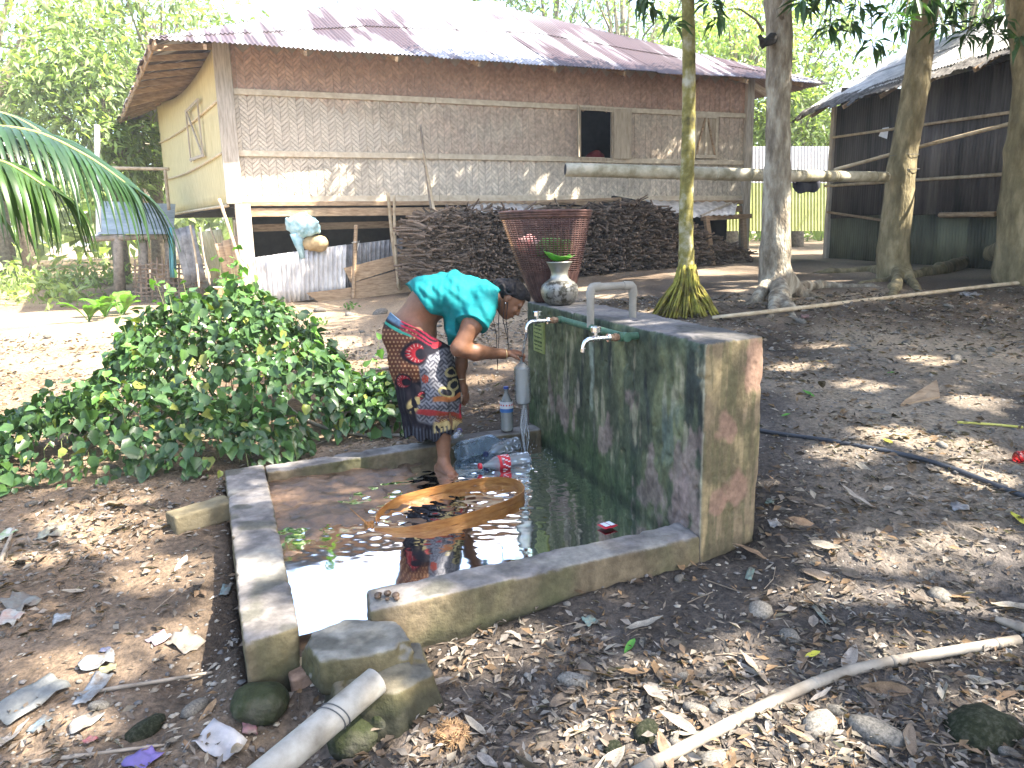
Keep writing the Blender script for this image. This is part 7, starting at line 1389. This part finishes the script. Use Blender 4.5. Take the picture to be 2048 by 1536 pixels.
# wrappers and scraps
def scrap(px, py, wpx, hpx, col, lab, cat='wrapper', nm='wrapper', crump=.02, col2=None, rot=None, yaw=None):
    g_ = ground_at(px, py); d = np.linalg.norm(g_ - CAM) / FPX; w_ = wpx * d * .72; h_ = hpx * d / .62; col = tuple(.35 * c + .05 + .06 * sum(col) / 3 for c in col); col2 = tuple(.4 * c + .05 for c in col2) if col2 else (.12, .10, .08); crump = min(crump + .008, .16 * w_); a = rng.uniform(-.6, .6) if yaw is None else yaw; ex, ey = V3(math.cos(a), math.sin(a), 0), V3(-math.sin(a), math.cos(a), 0); k = 9; sd = rng.uniform(0, 50); G = []
    for i in range(k):
        row = []
        for j in range(k):
            u, v = i / (k - 1) - .5, j / (k - 1) - .5; p = g_ + ex * u * w_ * (1 + .15 * noise(V3(v * 3, sd, 0))) + ey * v * h_ * (1 + .2 * noise(V3(u * 3, sd, 4))); p[2] = float(gz(p[0], p[1])) + .012 + crump * (.5 + .8 * float(noise(V3(u * 4 + sd, v * 4, 1)))); row.append(p)
        G.append(row)
    G = np.array(G); T_ = Thing(nm, lab, cat, g_); mb = MB(); mb.grid(G); o = T_.part('film', mb, mat('film', col, col2 or tuple(min(1, c * 1.3) for c in col), scale=30, rough=.5, bump=.5, bscale=25, spec=.4), smooth=True); m2 = o.modifiers.new('s', 'SOLIDIFY'); m2.thickness = .0012; return T_
scrap(105, 1070, 52, 22, (.62, .60, .36), 'pale yellow-white wrapper lying on sunlit earth'); scrap(10, 1075, 30, 22, (.30, .55, .10), 'lime green and white wrapper by the broken stick', col2=(.8, .8, .75)); scrap(40, 1212, 70, 26, (.24, .26, .22), 'grey crumpled plastic strip beside the orange carton', 'plastic'); scrap(20, 1242, 44, 22, (.55, .30, .22), 'faded orange and white carton piece', 'carton', 'carton', .005, (.6, .6, .52)); scrap(125, 1242, 40, 22, (.55, .60, .62), 'pale blue-white crumpled paper on the soil', 'paper', 'paper')
scrap(195, 1330, 66, 26, (.42, .52, .60), 'silver-blue snack wrapper beside the small yellow one'); scrap(217, 1345, 36, 14, (.50, .52, .10), 'small yellow-green wrapper lying on the silver-blue one'); scrap(188, 1385, 42, 40, (.45, .52, .58), 'twisted bluish wrapper below the yellow-green one', crump=.035); scrap(210, 1306, 22, 8, (.03, .09, .35), 'scrap of dark blue plastic', 'plastic', 'scrap'); scrap(318, 1283, 34, 22, (.48, .48, .50), 'grey wrapper with a pink corner in the sun patch', col2=(.6, .3, .36)); scrap(372, 1290, 64, 30, (.42, .34, .24), 'crumpled tan paper lit by the sun beside the gutter', 'paper', 'paper', .04)
scrap(62, 1405, 80, 62, (.17, .18, .16), 'large olive-grey translucent bag crumpled on the litter', 'bag', 'plastic_bag', .07, (.34, .34, .30)); scrap(172, 1452, 46, 30, (.50, .48, .42), 'torn white paper beside the red scrap', 'paper', 'paper', .03); scrap(80, 1455, 26, 20, (.30, .48, .55), 'light blue plastic scrap at the heap edge', 'plastic', 'scrap'); scrap(180, 1487, 26, 12, (.55, .03, .05), 'red foil scrap in the litter heap', 'foil', 'scrap'); scrap(288, 1524, 58, 30, (.13, .07, .42), 'bright purple snack wrapper in the litter heap', col2=(.22, .13, .6)); scrap(440, 1492, 90, 34, (.55, .55, .56), 'silver-white torn wrapper with pink print near the drain pipe', crump=.05, col2=(.75, .72, .74)); scrap(500, 1462, 34, 12, (.55, .16, .22), 'pink torn end of the silver wrapper', 'wrapper'); scrap(452, 1185, 22, 18, (.12, .30, .28), 'teal plastic scrap in the gutter beside the kerb', 'plastic', 'scrap')
scrap(1548, 1052, 26, 16, (.55, .57, .60), 'small square white paper beside the tap wall', 'paper', 'paper', .004, yaw=0.); scrap(1180, 1248, 34, 16, (.20, .42, .34), 'turquoise plastic ring scrap on the litter before the kerb', 'plastic', 'scrap'); scrap(1500, 1152, 16, 22, (.14, .36, .28), 'green plastic scrap near the wall end', 'plastic', 'scrap'); scrap(1540, 1008, 22, 14, (.14, .38, .24), 'crumpled green plastic beside the small white paper', 'plastic', 'scrap'); scrap(1642, 1235, 14, 40, (.28, .42, .34), 'sea-green strip of plastic on the pebbles', 'plastic', 'scrap'); scrap(1920, 1020, 40, 20, (.45, .47, .52), 'grey-white torn plastic past the hose', 'plastic', 'scrap'); scrap(1610, 635, 20, 14, (.45, .05, .05), 'red and white wrapper lying below the long thin pole'); scrap(1940, 592, 40, 16, (.55, .57, .62), 'white plastic scrap lying on the slope under the buttress root', 'plastic', 'scrap')
c_ = ground_at(2030, 925); rb = bottle('bottle', 'crushed transparent red bottle lying at the hose edge', c_ + V3(0, 0, .03), (1, .2, .05), .16, .032, clear('red_plastic', (.75, .12, .12), .3, (.5, .05, .06)), crush=.12)
# ================================================================ added haze volume imitating lens glare over the background
mb = MB(); mb.box((0, 125, 6.2), (230, 235, 8.6)); hz_o = mb.build('haze', None)
M_haze = bpy.data.materials.new('haze'); M_haze.use_nodes = True; T = M_haze.node_tree; T.nodes.remove(T.nodes['Principled BSDF'])
pv = T.nodes.new('ShaderNodeVolumePrincipled'); pv.inputs['Density'].default_value = .0021; pv.inputs['Color'].default_value = (.93, .95, .92, 1); pv.inputs['Anisotropy'].default_value = .2
T.links.new(pv.outputs[0], T.nodes['Material Output'].inputs['Volume']); hz_o.data.materials.append(M_haze); tag(hz_o, 'added pale haze volume imitating lens glare', 'haze', kind='stuff')
S.cycles.volume_bounces = 0
